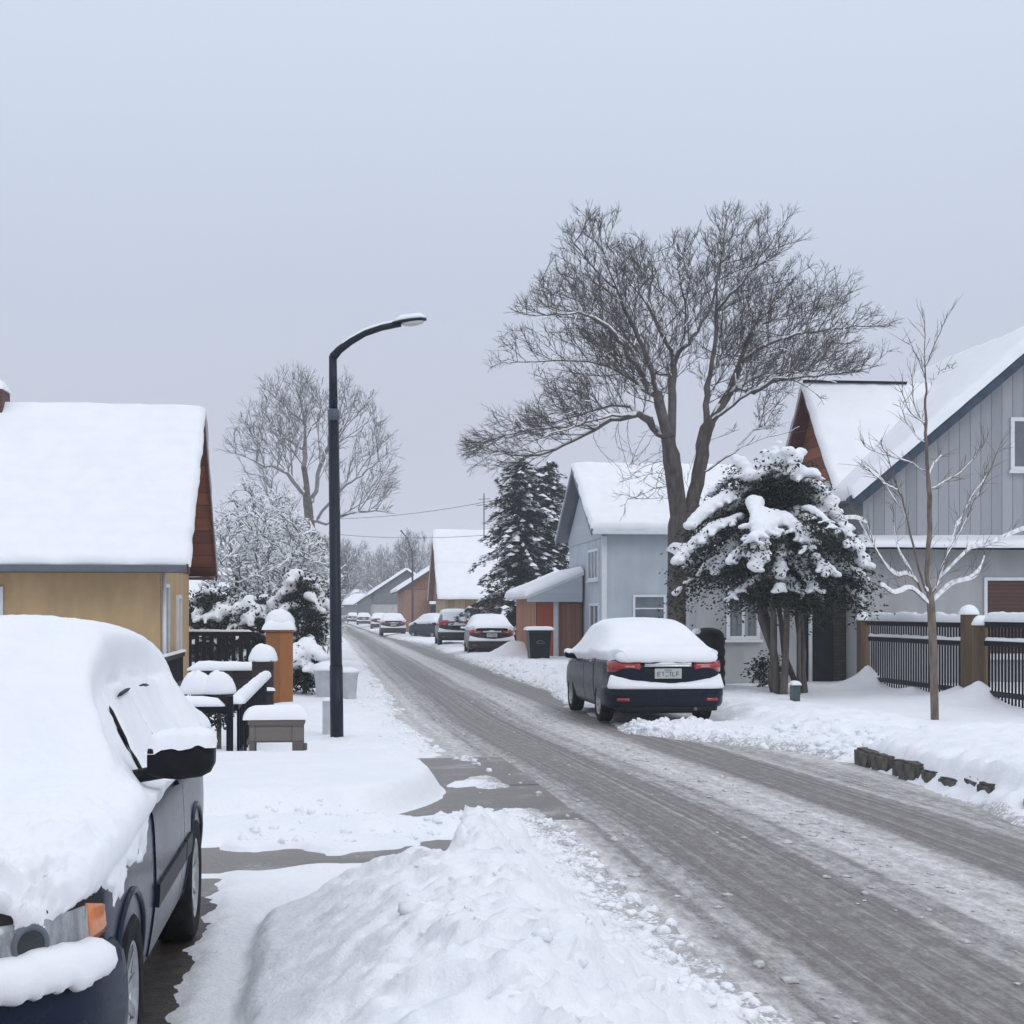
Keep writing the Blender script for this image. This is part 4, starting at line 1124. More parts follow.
def wallXneg(y, z, x): return frame_mat((x, y, z), (0, -1, 0), (0, 0, 1))      # faces -X; x axis runs towards us
def wallXpos(y, z, x): return frame_mat((x, y, z), (0, 1, 0), (0, 0, 1))       # faces +X

# ---- ochre house on the left
h = thing('house', 'ochre rendered house with wide snowy roof and red-brown gable, left of the street', 'house', (-3.475, 30.6, 0))
def loc(p): return Vector(p) - Vector((-3.475, 30.6, 0))
x1, y0, y1, yr = 0.0, 0.0, 6.0, 3.0
wl = MB(); wl.prism([(y0, -.2), (y1, -.2), (y1, 2.62), (y0, 2.62)], 'x', -10.5, x1); wl.build('wall', M['yellow'], h)
gb = MB(); gb.prism([(y0, 2.63), (y1, 2.63), (yr, 5.70)], 'x', -.10, x1 + .03); gb.build('gable_boards', M['redwood'], h)
sl = .955
e0 = (-11, -.62, 2.66 - .01); ridge = Vector((-11, yr, 2.65 + (yr + .62) * sl))
slope_roof(h, e0, (11.6, 0, 0), (0, yr + .62, (yr + .62) * sl), .10, .17, M['redwood'], 3, (1, 1, 1, 0), True, .09, .06, .12, .008)
Mb = (0.6, y1 + .62, 2.65); slope_roof(h, Mb, (-11.6, 0, 0), (0, -(y1 + .62 - yr), (y1 + .62 - yr) * sl), .10, .17, M['redwood'], 4, (1, 1, 1, 0), True, .3)
fa = MB(); fa.bbox(-11, .60, -.74, -.63, 2.50, 2.64, .02); fa.build('gutter', M['gutter'], h)
for sgn in (1, -1):                                            # bargeboards on the gable end
    a = Vector((.602, yr - sgn * (yr + .66), 2.56)); b_ = Vector((.602, yr, 2.56 + (yr + .66) * sl))
    Mx = frame_mat(a, b_ - a, (0, 0, 1)); q = MB(); q.box(0, (b_ - a).length, -.13, .10, -.02, .025, Mx); q.build('bargeboard', M['redwood_trim'], h)
sf = MB(); sf.prism([(y0 - .6, 2.50), (y0 - .02, 2.50), (y0 - .02, 2.56), (y0 - .6, 2.56)], 'x', -11, .55); sf.prism([(y1 + .02, 2.50), (y1 + .6, 2.50), (y1 + .6, 2.56), (y1 + .02, 2.56)], 'x', -1, .55); sf.build('soffit', M['redwood_trim'], h)
window(h, wallY(-4.45, .72, y0), 1.42, 1.5, .09, 1, 'glass_grey')
window(h, wallXpos(.55, .35, x1), .75, 1.95, .08, 1, 'glass_grey', None, False, 'white_trim', .06)
window(h, wallXpos(3.1, .15, x1), .7, 1.95, .08, 1, 'curtain', None, False, 'white_trim', .06)
q = MB(); q.tube([(.07, .12, 2.5), (.07, .12, 0)], .045, 8); q.build('downpipe', M['white_trim'], h)
ch = MB(); cx_ = W(-2, 33)[0] + 3.475; ch.bbox(cx_ - .5, cx_ + .28, yr - .4, yr + .4, 5.2, 6.5, .02); chim = ch.build('chimney', M['chimney_brick'], h)
snow_pad('chimney_snow', Matrix.Translation((cx_ - .54, yr - .44, 6.505)), .86, .88, .26, chim, 5, .08)

# small white roofed building behind it
X0, Y0 = W(190, 48)
h = thing('shed', 'low shed under thick white snow, glimpsed between ochre house and frosted trees', 'shed', (X0, Y0, 0))
q = MB(); q.prism([(0, -.2), (5, -.2), (5, 2.0), (2.5, 3.6), (0, 2.0)], 'x', -3, .9); q.build('wall', M['dark_wood'], h)
slope_roof(h, (-3.2, -.4, 1.86), (4.5, 0, 0), (0, 2.9, 1.95), .1, .25, M['roof_dark'], 6, (1, 1, 1, 0))
slope_roof(h, (1.3, 5.4, 1.86), (-4.5, 0, 0), (0, -2.9, 1.95), .1, .25, M['roof_dark'], 7, (1, 1, 1, 0), True, .4)

# ---- pale blue house
bx, by = W(603, 47)
h = thing('house', 'pale blue-grey two storey house with steep snowy roof behind the big bare tree', 'house', (bx, by, 0))
D_ = 6.8; yr = D_ / 2
wl = MB(); wl.prism([(0, -.2), (D_, -.2), (D_, 4.25), (yr, 6.25), (0, 4.25)], 'x', 0, 9.5); wl.build('wall', M['blue_stucco'], h)
gp = MB(); gp.prism([(0.0, 4.05), (D_, 4.05), (D_, 4.24), (yr, 6.24), (0, 4.24)], 'x', -.035, -.002); gp.build('gable_siding', M['blue_render'], h)
sl = .60
slope_roof(h, (-.42, -.38, 4.30), (10.2, 0, 0), (0, yr + .38, (yr + .38) * sl), .12, .18, M['gutter'], 8, (1, 1, 1, 0), True, .12, .05, .35, .006)
slope_roof(h, (9.78, D_ + .38, 4.30), (-10.2, 0, 0), (0, -(yr + .38), (yr + .38) * sl), .12, .18, M['gutter'], 9, (1, 1, 1, 0), True, .3)
q = MB(); q.bbox(-.42, 9.7, -.49, -.385, 4.14, 4.27, .015); q.build('gutter', M['white_trim'], h)
for sgn in (1, -1):
    a = Vector((-.425, yr - sgn * (yr + .42), 4.12)); b_ = Vector((-.425, yr, 4.12 + (yr + .42) * sl)); Mx = frame_mat(a, b_ - a, (0, 0, 1))
    q = MB(); q.box(0, (b_ - a).length, -.02, .17, -.025, .025, Mx); q.build('bargeboard', M['gutter'], h)
q = MB(); q.box(-.03, .12, -.035, .10, 0, 4.1); q.build('corner_board', M['white_trim'], h)
window(h, wallXneg(2.6, 2.75, 0), 1.9, 1.0, .08, 3, 'glass_grey', 'triple window under the gable')
window(h, wallXneg(2.3, .5, 0), 1.7, 1.5, .08, 2, 'curtain')
window(h, wallY(.95, 1.26, 0), 1.05, 1.0, .07, 1, 'glass_grey', None, True)
window(h, wallY(4.2, .8, 0), 1.2, 1.2, .07, 2, 'glass_grey')

# ---- lean-to garage on its gable side
gx, gy = W(537, 50.6)
h = thing('garage', 'brick red garage with snow covered lean-to roof beside the pale blue house', 'garage', (gx, gy, 0))
wd = bx - gx - .045; ln = 5.6
q = MB(); q.prism([(0, -.2), (wd, -.2), (wd, 2.95), (0, 2.28)], 'y', 0, ln); q.build('wall', M['orange'], h)
q = MB(); q.box(-.03, -.002, .0, ln, -.1, 2.26); q.build('side_boarding', M['orange_wood'], h)
rs_ = (3.15 - 2.30) / (wd + .45)
slope_roof(h, (-.40, ln + .2, 2.26), (0, -(ln + .65), 0), (wd + .38, 0, (wd + .38) * .42), .1, .20, M['white_trim'], 10, (1, 1, 1, 0), True, .12)
q = MB(); q.prism([(-.40, 2.06), (wd - .05, 2.06), (wd - .05, 2.16 + (wd + .35) * .42), (-.40, 2.16)], 'y', -.45, -.38); q.build('fascia', M['blue_render'], h)
q = MB(); q.box(.62, 1.30, -.05, -.004, 0, 2.02); q.box(.55, .72, -.06, -.052, 0, 2.06); q.box(.55, 1.5, -.062, -.052, 1.95, 2.06); dr = q.build('door', M['white_trim'], h)
q = MB(); q.box(.78, 1.0, -.072, -.053, .1, 1.9); q.build('pane', M['glass_grey'], dr)
q = MB(); q.box(wd - .80, wd - .04, -.20, -.075, 0, 2.04); q.build('board_screen', M['brown_wood'], h)

# ---- houses further down the street, right side
hx, hy = W(443, 94)
h = thing('house', 'tan house with steep tall snowy roof, behind the four by four', 'house', (hx, hy, 0))
q = MB(); q.prism([(0, -.3), (9, -.3), (9, 2.7), (4.5, 6.7), (0, 2.7)], 'x', 0.15, 7); q.build('wall', M['tan_wall'], h)
q = MB(); q.prism([(-.3, 2.5), (9.3, 2.5), (4.5, 6.85)], 'x', .0, .14); q.build('gable_boards', M['brown_gable'], h)
for a, b_, k in ((0, .48, 11), (.48, 1.0, 12)):                # two courses of the roof with a step between
    y_, z_ = -.55 + 5.05 * a, 2.55 + 4.35 * a + .06 * (a > 0)
    slope_roof(h, (-.35, y_, z_), (7.6, 0, 0), (0, 5.05 * (b_ - a), 4.35 * (b_ - a)), .12, .2, M['brown_gable'], k, (1, 1, 1, 0), True, .3)
slope_roof(h, (7.25, 9.55, 2.55), (-7.6, 0, 0), (0, -5.05, 4.35), .12, .2, M['brown_gable'], 13, (1, 1, 1, 0), True, .5)
window(h, wallY(1.4, .7, 0), 2.6, 1.3, .1, 2, 'glass', None, False, 'tan_wall')
q = MB(); q.box(4.6, 6.4, -.06, -.004, 0, 2.5); q.build('cream_panel', M['cream_wall'], h)
ant = MB(); ax_, ay_ = W(484, 97); ax_ -= hx; ay_ -= hy
ant.tube([(ax_, ay_, 6.4), (ax_, ay_, 9.4)], .035, 5); ant.tube([(ax_ - .5, ay_, 8.6), (ax_ + .5, ay_, 8.7)], .025, 4); ant.tube([(ax_ - .35, ay_, 9.0), (ax_ + .4, ay_, 9.05)], .025, 4); ant.build('aerial', M['wire'], h)

def gable_front(name, label, px0, D, wdt, dep, ze, zr, xr, wall, gable, seeds, extra=None, zsplit=None):
    """house whose gable faces us: eave at the left, ridge running away"""
    X, Y = W(px0, D); h = thing(name, label, 'house', (X, Y, 0))
    zm = zsplit or ze
    q = MB(); q.prism([(.3, -.4), (wdt, -.4), (wdt, ze * .96), (.3, ze * .96)] if not zsplit else [(.3, -.4), (wdt, -.4), (wdt, zsplit), (.3, zsplit)], 'y', 0, dep); q.build('wall', M[wall], h)
    q = MB(); lo = (ze * .96 if not zsplit else zsplit) + .01
    q.prism([(.3, lo), (wdt, lo), (wdt, ze), (xr, zr - .15), (.3, ze + .02)], 'y', -.05, dep); q.build('gable', M[gable], h)
    slope_roof(h, (-.25, dep + .3, ze - .25), (0, -dep - .8, 0), (xr + .25, 0, zr - ze + .25), .14, .22, M['roof_dark'], seeds, (1, 1, 1, 0), True, .35)
    slope_roof(h, (2 * xr + .25, -.5, ze - .25), (0, dep + .8, 0), (-(xr + .25), 0, zr - ze + .25), .14, .22, M['roof_dark'], seeds + 1, (1, 1, 1, 0), True, .6)
    return h
h = gable_front('house', 'brick brown house with a snowy carport, beside the thin utility pole', 400, 117, 6.6, 12, 3.6, 5.7, 3.4, 'pink_wall', 'brown_gable', 14)
slope_roof(h, (2.2, -2.6, 2.35), (4.6, 0, 0), (0, 2.55, .9), .1, .22, M['roof_dark'], 16, (1, 1, 1, 0), True, .3)
q = MB(); q.box(2.4, 4.6, -2.3, -.06, -.3, 2.2); q.build('carport', M['shade_void'], h)  # solid dark block stands in for the shade under the carport roof
h = gable_front('house', 'grey gabled house with a pale lower wall, second row before the street end', 371, 152, 6.6, 14, 3.7, 6.0, 3.6, 'pale_wall', 'grey_wall', 18, None, 2.5)
h = gable_front('house', 'small hazy grey house, farthest on the right side of the street', 356, 200, 6, 12, 3.0, 5.2, 3.2, 'grey_wall', 'grey_wall', 20)
X, Y = W(338, 262)
h = thing('house', 'faint long house closing the far end of the street', 'house', (X, Y, 0))
q = MB(); q.prism([(0, -.4), (8, -.4), (8, 3.2), (4, 5.4), (0, 3.2)], 'x', -3, 7); q.build('wall', M['grey_wall'], h)
slope_roof(h, (-3.3, -.4, 3.0), (10.6, 0, 0), (0, 4.4, 2.5), .15, .25, M['roof_dark'], 22, (1, 1, 1, 0), True, .6)
slope_roof(h, (7.3, 8.4, 3.0), (-10.6, 0, 0), (0, -4.4, 2.5), .15, .25, M['roof_dark'], 23, (1, 1, 1, 0), True, .8)

# ---- grey boarded house on the right
h = thing('house', 'grey house with vertical boards, blue bargeboard and big snowy roof behind the black fence', 'house', (11.2, 31.0, 0))
# local origin at the front left corner of the tall block
ap, wy = 4.15, 8.3                                     # apex and width of the gable
sl = .835; ze = 4.22; zap = ze + .25 + ap * sl
q = MB(); q.prism([(0, -.2), (wy, -.2), (wy, 3.24), (0, 3.24)], 'y', 0, 7); q.build('lower_wall', M['grey_stucco'], h)
q = MB(); q.prism([(0, 3.25), (wy, 3.25), (wy, ze), (ap, ze + ap * sl), (0, ze)], 'y', -.04, 7); q.build('boarded_gable', M['grey_boards'], h)
Lr = ap + .32
slope_roof(h, (-.32, 7.2, ze - .06), (0, -7.7, 0), (Lr, 0, Lr * sl), .13, .22, M['rake_blue'], 24, (1, 1, 1, 0), True, .12, .10, .15)
slope_roof(h, (wy + .32, -.5, ze - .06), (0, 7.7, 0), (-Lr, 0, Lr * sl), .13, .22, M['rake_blue'], 25, (1, 1, 1, 0), True, .2)
for sgn, x_ in ((1, -.36), (-1, wy + .36)):
    a = Vector((x_, -.51, ze - .33)); b_ = Vector((ap, -.51, ze - .33 + (ap + .36) * sl)); Mx = frame_mat(a, b_ - a, (0, 0, 1))
    if sgn < 0: Mx = frame_mat(b_, a - b_, (0, 0, 1))
    q = MB(); q.box(0, (b_ - a).length, -.02, .15, -.03, .03, Mx); q.box(0, (b_ - a).length, .155, .26, -.05, .02, Mx); q.build('bargeboard', M['rake_blue'], h)
# pent roof between the storeys
slope_roof(h, (-.1, -.55, 3.10), (wy + .2, 0, 0), (0, .5, .14), .06, .13, M['black_trim'], 26, (1, 1, 1, 0), True, .1)
window(h, wallY(3.30, 4.78, -.04), .95, 1.15, .085, 1, 'glass_grey')
window(h, wallY(2.72, .75, 0), 1.5, 1.72, .07, 1, 'shutter', None, False, 'white_trim', .045)
# cross wing behind, its dark red gable towards the street
cy0, cyr, cy1 = .95, 3.2, 5.6; zc = 7.0
q = MB(); q.prism([(cy0 + .2, 2.4), (cy1 - .2, 2.4), (cy1 - .2, 4.4), (cyr, zc - .25), (cy0 + .2, 4.4)], 'x', .02, 6.5); q.build('wing_gable', M['redwood'], h)
sl2 = (zc - 4.45) / (cyr - cy0)
slope_roof(h, (-.30, cy0 - .15, 4.45 - .15 * sl2), (6.5, 0, 0), (0, cyr - cy0 + .15, (cyr - cy0 + .15) * sl2), .12, .16, M['redwood_trim'], 27, (1, 1, 1, 0), True, .12, .03, .25)
slope_roof(h, (6.2, cy1 + .15, 4.45 - .3), (-6.5, 0, 0), (0, -(cy1 - cyr + .15), zc - 4.45 + .3), .12, .16, M['redwood_trim'], 28, (1, 1, 1, 0), True, .2)
q = MB(); q.box(-.30, 2.2, cyr - .16, cyr - .05, zc + .10, zc + .155); q.build('ridge_flashing', M['black_trim'], h)
# low wing with the white window
lx0 = W(703, 32.7)[0] - 11.2
q = MB(); q.prism([(1.0, -.2), (2.6, -.2), (2.6, 3.0), (1.0, 2.75)], 'x', lx0, -1.12); q.build('wing_wall', M['grey_stucco'], h)
q = MB(); q.prism([(.985, -.2), (2.6, -.2), (2.6, 2.98), (.985, 2.73)], 'x', -1.115, -.004); q.build('brick_wall', M['dark_brick'], h)
slope_roof(h, (lx0 - .35, .55, 2.76), (-lx0 + .35, 0, 0), (0, 2.3, .38), .1, .2, M['black_trim'], 29, (1, 1, 1, 1), True, .15)
wx = W(727, 32.7)[0] - 11.2
window(h, wallY(wx, 1.12, 1.0), .75, 1.32, .075, 2, 'curtain')
q = MB(); q.box(-.95, -.3, .965, .98, 0, 2.2); q.build('doorway', M['shade_void'], h)  # flat near-black panel stands in for the shaded door recess
px_ = W(818, 32.4)[0] - 11.2; q = MB(); q.tube([(px_, .92, 2.7), (px_, .92, 0)], .045, 8); q.build('downpipe', M['white_trim'], h)
q = MB(); q.tube([(-.05, -.10, 3.1), (-.05, -.10, 0.1)], .05, 8); q.build('downpipe', M['white_trim'], h)
# ---------------------------------------------------------------- street lamp, fences, boxes
lx, ly = W(337, 19.8)
lp = thing('street_lamp', 'tall dark street lamp with long curved arm and snow on its head', 'street lamp', (lx, ly, 0))
tilt = -.055
def lpt(z): return (tilt * z / 5.1, 0, z)
q = MB(); q.tube([lpt(-.1), lpt(1.0)], [.088, .086], 16); q.tube([lpt(1.0), lpt(1.03), lpt(4.35)], [.086, .078, .070], 16); q.tube([lpt(4.35), lpt(5.10)], [.058, .052], 14)
q.build('pole', M['lamp_metal'], lp)
q = MB(); q.tube([lpt(4.24), lpt(4.26), lpt(4.38), lpt(4.40)], [.068, .078, .078, .06], 16); q.build('clamp', M['lamp_clamp'], lp)
arm = [(t_, 5.08 + z_) for t_, z_ in ((-.055, 0), (.03, .10), (.17, .21), (.36, .325), (.58, .405), (.84, .465))]
q = MB(); q.tube([(a, 0, z) for a, z in arm], [.058, .052, .048, .044, .042, .042], 12)
am = q.build('arm', M['lamp_metal'], lp)
hd = [(.78, .455), (.90, .482), (1.02, .502), (1.15, .518), (1.235, .522)]
q = MB()
V = []
for (a, z), ww, hh in zip(hd, (.045, .085, .10, .09, .045), (.03, .033, .033, .03, .02)):
    for k in range(14):
        t_ = 2 * math.pi * k / 14; V.append((a - .055, ww * math.cos(t_), 5.08 + z + hh * math.sin(t_) * (1 if math.sin(t_) > 0 else .45)))
fs = [(i * 14 + j, i * 14 + (j + 1) % 14, (i + 1) * 14 + (j + 1) % 14, (i + 1) * 14 + j) for i in range(4) for j in range(14)] + [tuple(range(14)), tuple(range(56, 70))]
q.add(V, fs, True); head = q.build('lamp_head', M['lamp_metal'], lp)
q = MB(); q.lathe([(0, -.045), (.05, -.042), (.085, -.028), (.10, -.005), (.10, .005), (0, .005)], Matrix.Translation((1.0, 0, 5.08 + .485)) @ Matrix.Rotation(R(-8), 4, 'Y') @ Matrix.Diagonal((1.55, .85, 1, 1)), 20)
q.build('diffuser', M['diffuser'], head)
def ridge_snow(name, pts, w_, t, parent, seed=0, mat=None, k=10, amp=.3, sub=10):
    """a long loaf of snow lying along a rail, arm or beam"""
    pts = [Vector(p) for p in pts]; fine = []
    for a, b_ in zip(pts[:-1], pts[1:]):
        n = max(1, int((b_ - a).length / max(.05, w_ * .6)))
        fine += [a.lerp(b_, i / n) for i in range(n)]
    fine.append(pts[-1]); n = len(fine); V = []
    tot = sum((fine[i + 1] - fine[i]).length for i in range(n - 1)); run = 0
    for i, p in enumerate(fine):
        d = (fine[min(i + 1, n - 1)] - fine[max(i - 1, 0)]).normalized()
        if i: run += (fine[i] - fine[i - 1]).length
        side = Vector((d.y, -d.x, 0)); side = side.normalized() if side.length > 1e-4 else Vector((1, 0, 0))
        e = min(1, min(run, tot - run) / (t * .9) + .04) ** .5
        nz = 1 + amp * float(fbm2(run * 3.1 + seed * 5.1, seed * 1.7, 3)); 
        for j in range(k):
            a = math.pi * j / (k - 1)
            V.append(p + side * math.cos(a) * w_ * .5 * (1 + .10 * (nz - 1)) * (.6 + .4 * e) + Vector((0, 0, 1)) * (math.sin(a) ** .75 * t * nz * e))
    fs = [(i * k + j, i * k + j + 1, (i + 1) * k + j + 1, (i + 1) * k + j) for i in range(n - 1) for j in range(k - 1)] + [(i * k, (i + 1) * k, (i + 1) * k + k - 1, i * k + k - 1) for i in range(n - 1)]
    fs += [tuple(range(k)), tuple(range((n - 1) * k, n * k))]
    mb = MB(); mb.add(V, fs, True); return mb.build(name, mat or M['snow'], parent)
ridge_snow('arm_snow', [(a, 0, z + .035) for a, z in arm[1:]] , .06, .035, am, 2)
ridge_snow('head_snow', [(a - .055, 0, 5.08 + z + .025) for a, z in hd], .16, .07, head, 3)

def dome(name, c, rx, ry, hgt, parent, seed=0, flat=.0, mat=None, n=20, over=.0):
    """a rounded cap of snow sitting on a post"""
    mb = MB(); V = []
    prof = [(1.0, -.04), (1.06, .04), (1.04, .2), (.96, .42), (.8, .68), (.55, .88), (.28, .98), (0.02, 1.0)]
    for r, z in prof:
        for j in range(n):
            a = 2 * math.pi * j / n; w_ = 1 + .08 * float(vn2(math.cos(a) * 1.3 + seed * 3.3, math.sin(a) * 1.3 + z))
            V.append((c[0] + rx * r * w_ * math.cos(a), c[1] + ry * r * w_ * math.sin(a), c[2] + hgt * z * (1 + .1 * float(vn2(a + seed, z * 2)))))
    fs = [(i * n + j, i * n + (j + 1) % n, (i + 1) * n + (j + 1) % n, (i + 1) * n + j) for i in range(len(prof) - 1) for j in range(n)] + [tuple(range(n))[::-1], tuple(range((len(prof) - 1) * n, len(prof) * n))]
    mb.add(V, fs, True); return mb.build(name, mat or M['snow'], parent)

# low metal railing on the left: a front run and a run going back along the pavement
fy = 16.4; fx = W(232, 16.5)[0]; zt = 1.72 - 84 * 16.5 / 1500; zb = 0.02
rl = thing('railing', 'low black metal railing with snow on its top rail, just beyond the front car', 'railing', (fx, fy, 0))
zt += .0
q = MB(); q.bbox(-3.2, 0, -.03, .03, zt - .17, zt - .09, .008); q.build('top_rail', M['black_metal'], rl)
q = MB(); q.bbox(-3.2, 0, -.02, .02, .12, .16, .006); q.build('bottom_rail', M['black_metal'], rl)
q = MB(); q.bbox(-.036, .036, -.036, .036, -.1, zt + .02, .008); q.build('post', M['black_metal'], rl)
for i, x in enumerate((-.42, -.62, -.92, -1.2, -1.5, -1.8, -2.1)):
    q = MB(); w_ = .05 if i == 0 else .022; q.box(x - w_ / 2, x + w_ / 2, -.02, .02, .0, zt - .16); q.build('baluster', M['black_metal'], rl)
q = MB(); q.tube([(-.72, 0, .55), (-.66, -.02, .62), (-.60, -.02, .50), (-.66, -.02, .38), (-.72, 0, .5)], .016, 6); q.tube([(-.70, 0, zt - .12), (-.68, 0, .6)], .012, 5); q.build('scroll', M['black_metal'], rl)
ridge_snow('rail_snow', [(-3.2, 0, zt - .09), (-.05, 0, zt - .09)], .13, .10, rl, 7)
rb = thing('railing', 'black metal railing running back beside the pavement to the dark post', 'railing', (fx + .06, fy + .1, 0))
for z0_ in (zt - .11, .15):
    q = MB(); q.box(-.02, .02, .08, 7.2, z0_ - .03, z0_ + .03); q.build('rail', M['black_metal'], rb)
for i in range(17):
    q = MB(); q.box(-.014, .014, .35 + .42 * i, .378 + .42 * i, .0, zt - .14); q.build('baluster', M['black_metal'], rb)
ridge_snow('rail_snow', [(0, .08, zt - .08), (0, 7.2, zt - .08)], .17, .10, rb, 8)
q = MB(); q.tube([(.03, .7, .72), (.06, .75, .3), (.05, .9, .08), (.03, 1.05, .3), (.02, 1.1, .7)], .014, 6); q.build('scroll', M['black_metal'], rb)

# dark gate post with a snow cap and the orange-brown pillar
x, y = W(263, 24.4)
po = thing('gate_post', 'short dark wooden post under a round snow cap, left of the orange-brown pillar', 'post', (x, y, 0))
q = MB(); q.bbox(-.17, .17, -.17, .17, -.1, .92, .012); q.build('post', M['dark_wood'], po)
q = MB(); q.bbox(-.19, .19, -.21, -.172, .40, .45, .008); q.build('ledge', M['dark_wood'], po)
snow_pad('ledge_snow', Matrix.Translation((-.2, -.235, .452)), .4, .07, .06, po, 31, .03)
dome('snow_cap', (0, 0, .93), .21, .21, .28, po, 2)
x, y = W(279.5, 27)
pl = thing('gate_pillar', 'tall orange-brown wooden gate pillar with a stepped snow cap', 'pillar', (x, y, 0))
q = MB(); q.bbox(-.235, .235, -.235, .235, -.1, 1.36, .012); q.build('shaft', M['cedar'], pl)
q = MB(); q.bbox(-.262, .262, -.262, .262, 1.362, 1.40, .01); q.build('cap_board', M['cedar'], pl)
snow_pad('cap_snow', Matrix.Translation((-.29, -.29, 1.405)), .58, .58, .17, pl, 32, .05)
dome('snow_cap', (0, 0, 1.52), .245, .245, .26, pl, 4)
x, y = W(243, 25.2)
fb = thing('fence', 'low dark board fence hidden under a long loaf of snow', 'fence', (x, y, 0))
q = MB(); q.box(-.85, .42, -.03, .03, -.1, .74); q.build('board_panel', M['dark_wood'], fb)
for xx in (-.8, -.2): 
    q = MB(); q.bbox(xx - .05, xx + .05, -.08, -.032, -.1, .78, .008); q.build('post', M['dark_wood'], fb)
ridge_snow('rail_snow', [(-.92, 0, .742), (.40, 0, .742)], .28, .17, fb, 11)

# snow-capped round shrubs behind the railing
for i, (px, D, lab) in enumerate(((197, 18.2, 'round clipped shrub wholly capped with snow behind the railing, nearer the car'), (219, 18.2, 'round clipped shrub wholly capped with snow behind the railing, nearer the post'))):
    x, y = W(px, D); s_ = thing('round_shrub', lab, 'shrub', (x, y, 0), 0, 'round snow capped shrubs')
    rs = random.Random(i + 4); q = MB()
    for k in range(500):
        a, b_ = rs.uniform(0, 6.28), rs.uniform(-1, .5); r_ = rs.uniform(.8, 1.05)
        c = Vector((.19 * r_ * math.cos(a) * math.sqrt(1 - b_ * b_), .19 * r_ * math.sin(a) * math.sqrt(1 - b_ * b_), .60 + .32 * r_ * b_))
        u = Vector((rs.gauss(0, 1), rs.gauss(0, 1), rs.gauss(0, 1))).normalized() * .03; v = u.orthogonal().normalized() * .014
        q.add([c - u, c + v, c + u, c - v], [(0, 1, 2, 3)])
    q.build('foliage', M['leaf'], s_); q = MB(); q.tube([(0, 0, -.1), (0, 0, .5)], .03, 6); q.build('stem', M['bark'], s_)
    dome('snow_cap', (0, 0, .74), .20, .20, .26, s_, 6 + i)

# low weathered wooden stand
x, y = W(277, 16.4)
bx_ = thing('wooden_stand', 'small grey weathered wooden stand with open front, under a flat pad of snow', 'stand', (x, y, 0))
q = MB(); q.bbox(-.305, .305, -.2, .2, .50, .56, .008); q.build('top_board', M['weathered'], bx_)
q = MB(); q.box(-.28, .28, -.185, -.165, .31, .498); q.build('apron', M['weathered'], bx_)
for sx, sy in ((-1, -1), (1, -1), (-1, 1), (1, 1)):
    q = MB(); w_ = .12 if sx > 0 else .06; q.bbox(sx * .29 - (w_ if sx > 0 else 0), sx * .29 + (0 if sx > 0 else w_), sy * .18 - .022, sy * .18 + .022, -.1, .498, .006); q.build('leg', M['weathered'], bx_)
q = MB(); q.bbox(.292, .33, -.2, -.13, .22, .30, .012); q.build('latch', M['weathered'], bx_)
snow_pad('snow_cap', Matrix.Translation((-.345, -.24, .561)), .69, .48, .15, bx_, 33, .05)

# pale bins and the white block by the lamp
x, y = W(328, 29)
bn = thing('waste_bin', 'pale translucent bin under a drooping snow hat behind the lamp post', 'bin', (x, y, 0))
q = MB(); q.lathe([(.19, -.1), (.21, .0), (.27, .56), (.29, .58), (.29, .61), (.24, .61)], None, 20); q.lathe([(0, .6), (.25, .6)], None, 20); q.build('body', M['pale_plastic'], bn)
dome('snow_cap', (0, 0, .60), .33, .32, .16, bn, 9)
x, y = W(349, 28.6)
bn = thing('waste_bin', 'smaller pale translucent bin right of the lamp post', 'bin', (x, y, 0))
q = MB(); q.lathe([(.12, -.1), (.13, .0), (.17, .52), (.185, .54), (.185, .57), (.15, .57)], None, 18); q.lathe([(0, .56), (.16, .56)], None, 18); q.build('body', M['pale_plastic'], bn)
dome('snow_cap', (0, 0, .57), .20, .20, .10, bn, 10)
x, y = W(328, 20.6)
bo = thing('bollard', 'short square off-white bollard directly left of the lamp base', 'bollard', (x, y, 0))
q = MB(); q.bbox(-.075, .075, -.075, .075, -.1, .50, .012); q.build('shaft', M['pale_plastic'], bo)
snow_pad('snow_cap', Matrix.Translation((-.085, -.085, .501)), .17, .17, .05, bo, 34, .03)

# black slatted fence beyond, by the ochre house
def slat_fence(name, label, cat, a, b_, ztop, mat, sp_=.16, sw=.05, seed=0, group=None, snow_t=.05, rail2=None, posts=(0, 1)):
    a, b_ = Vector((*a, 0)), Vector((*b_, 0)); L = (b_ - a).length; rz = math.atan2(b_.y - a.y, b_.x - a.x)
    t = thing(name, label, cat, a, rz, group)
    q = MB(); n = int(L / sp_)
    for i in range(n):
        x = (i + .5) * L / n; q.box(x - sw / 2, x + sw / 2, -.012, .012, -.05, ztop - .06)
    q.build('slat_panel', mat, t)
    for z in (ztop - .05, .2):
        q = MB(); q.box(0, L, -.045, -.014, z - .05, z + .05); q.build('rail', mat, t)
    ridge_snow('rail_snow', [(0, -.02, ztop + .003), (L, -.02, ztop + .003)], .12, snow_t, t, seed)
    return t
A0 = W(186, 36.4); A1 = W(252, 36.2)
slat_fence('fence', 'black slatted fence between the ochre house and the frosted shrubs', 'fence', A0, A1, 1.24, M['black_metal'], .17, .10, 21)
A0 = W(158, 28.2); A1 = W(183, 33)
slat_fence('fence', 'short dark railing along the gable end of the ochre house', 'fence', A0, A1, .85, M['black_metal'], .2, .03, 22)

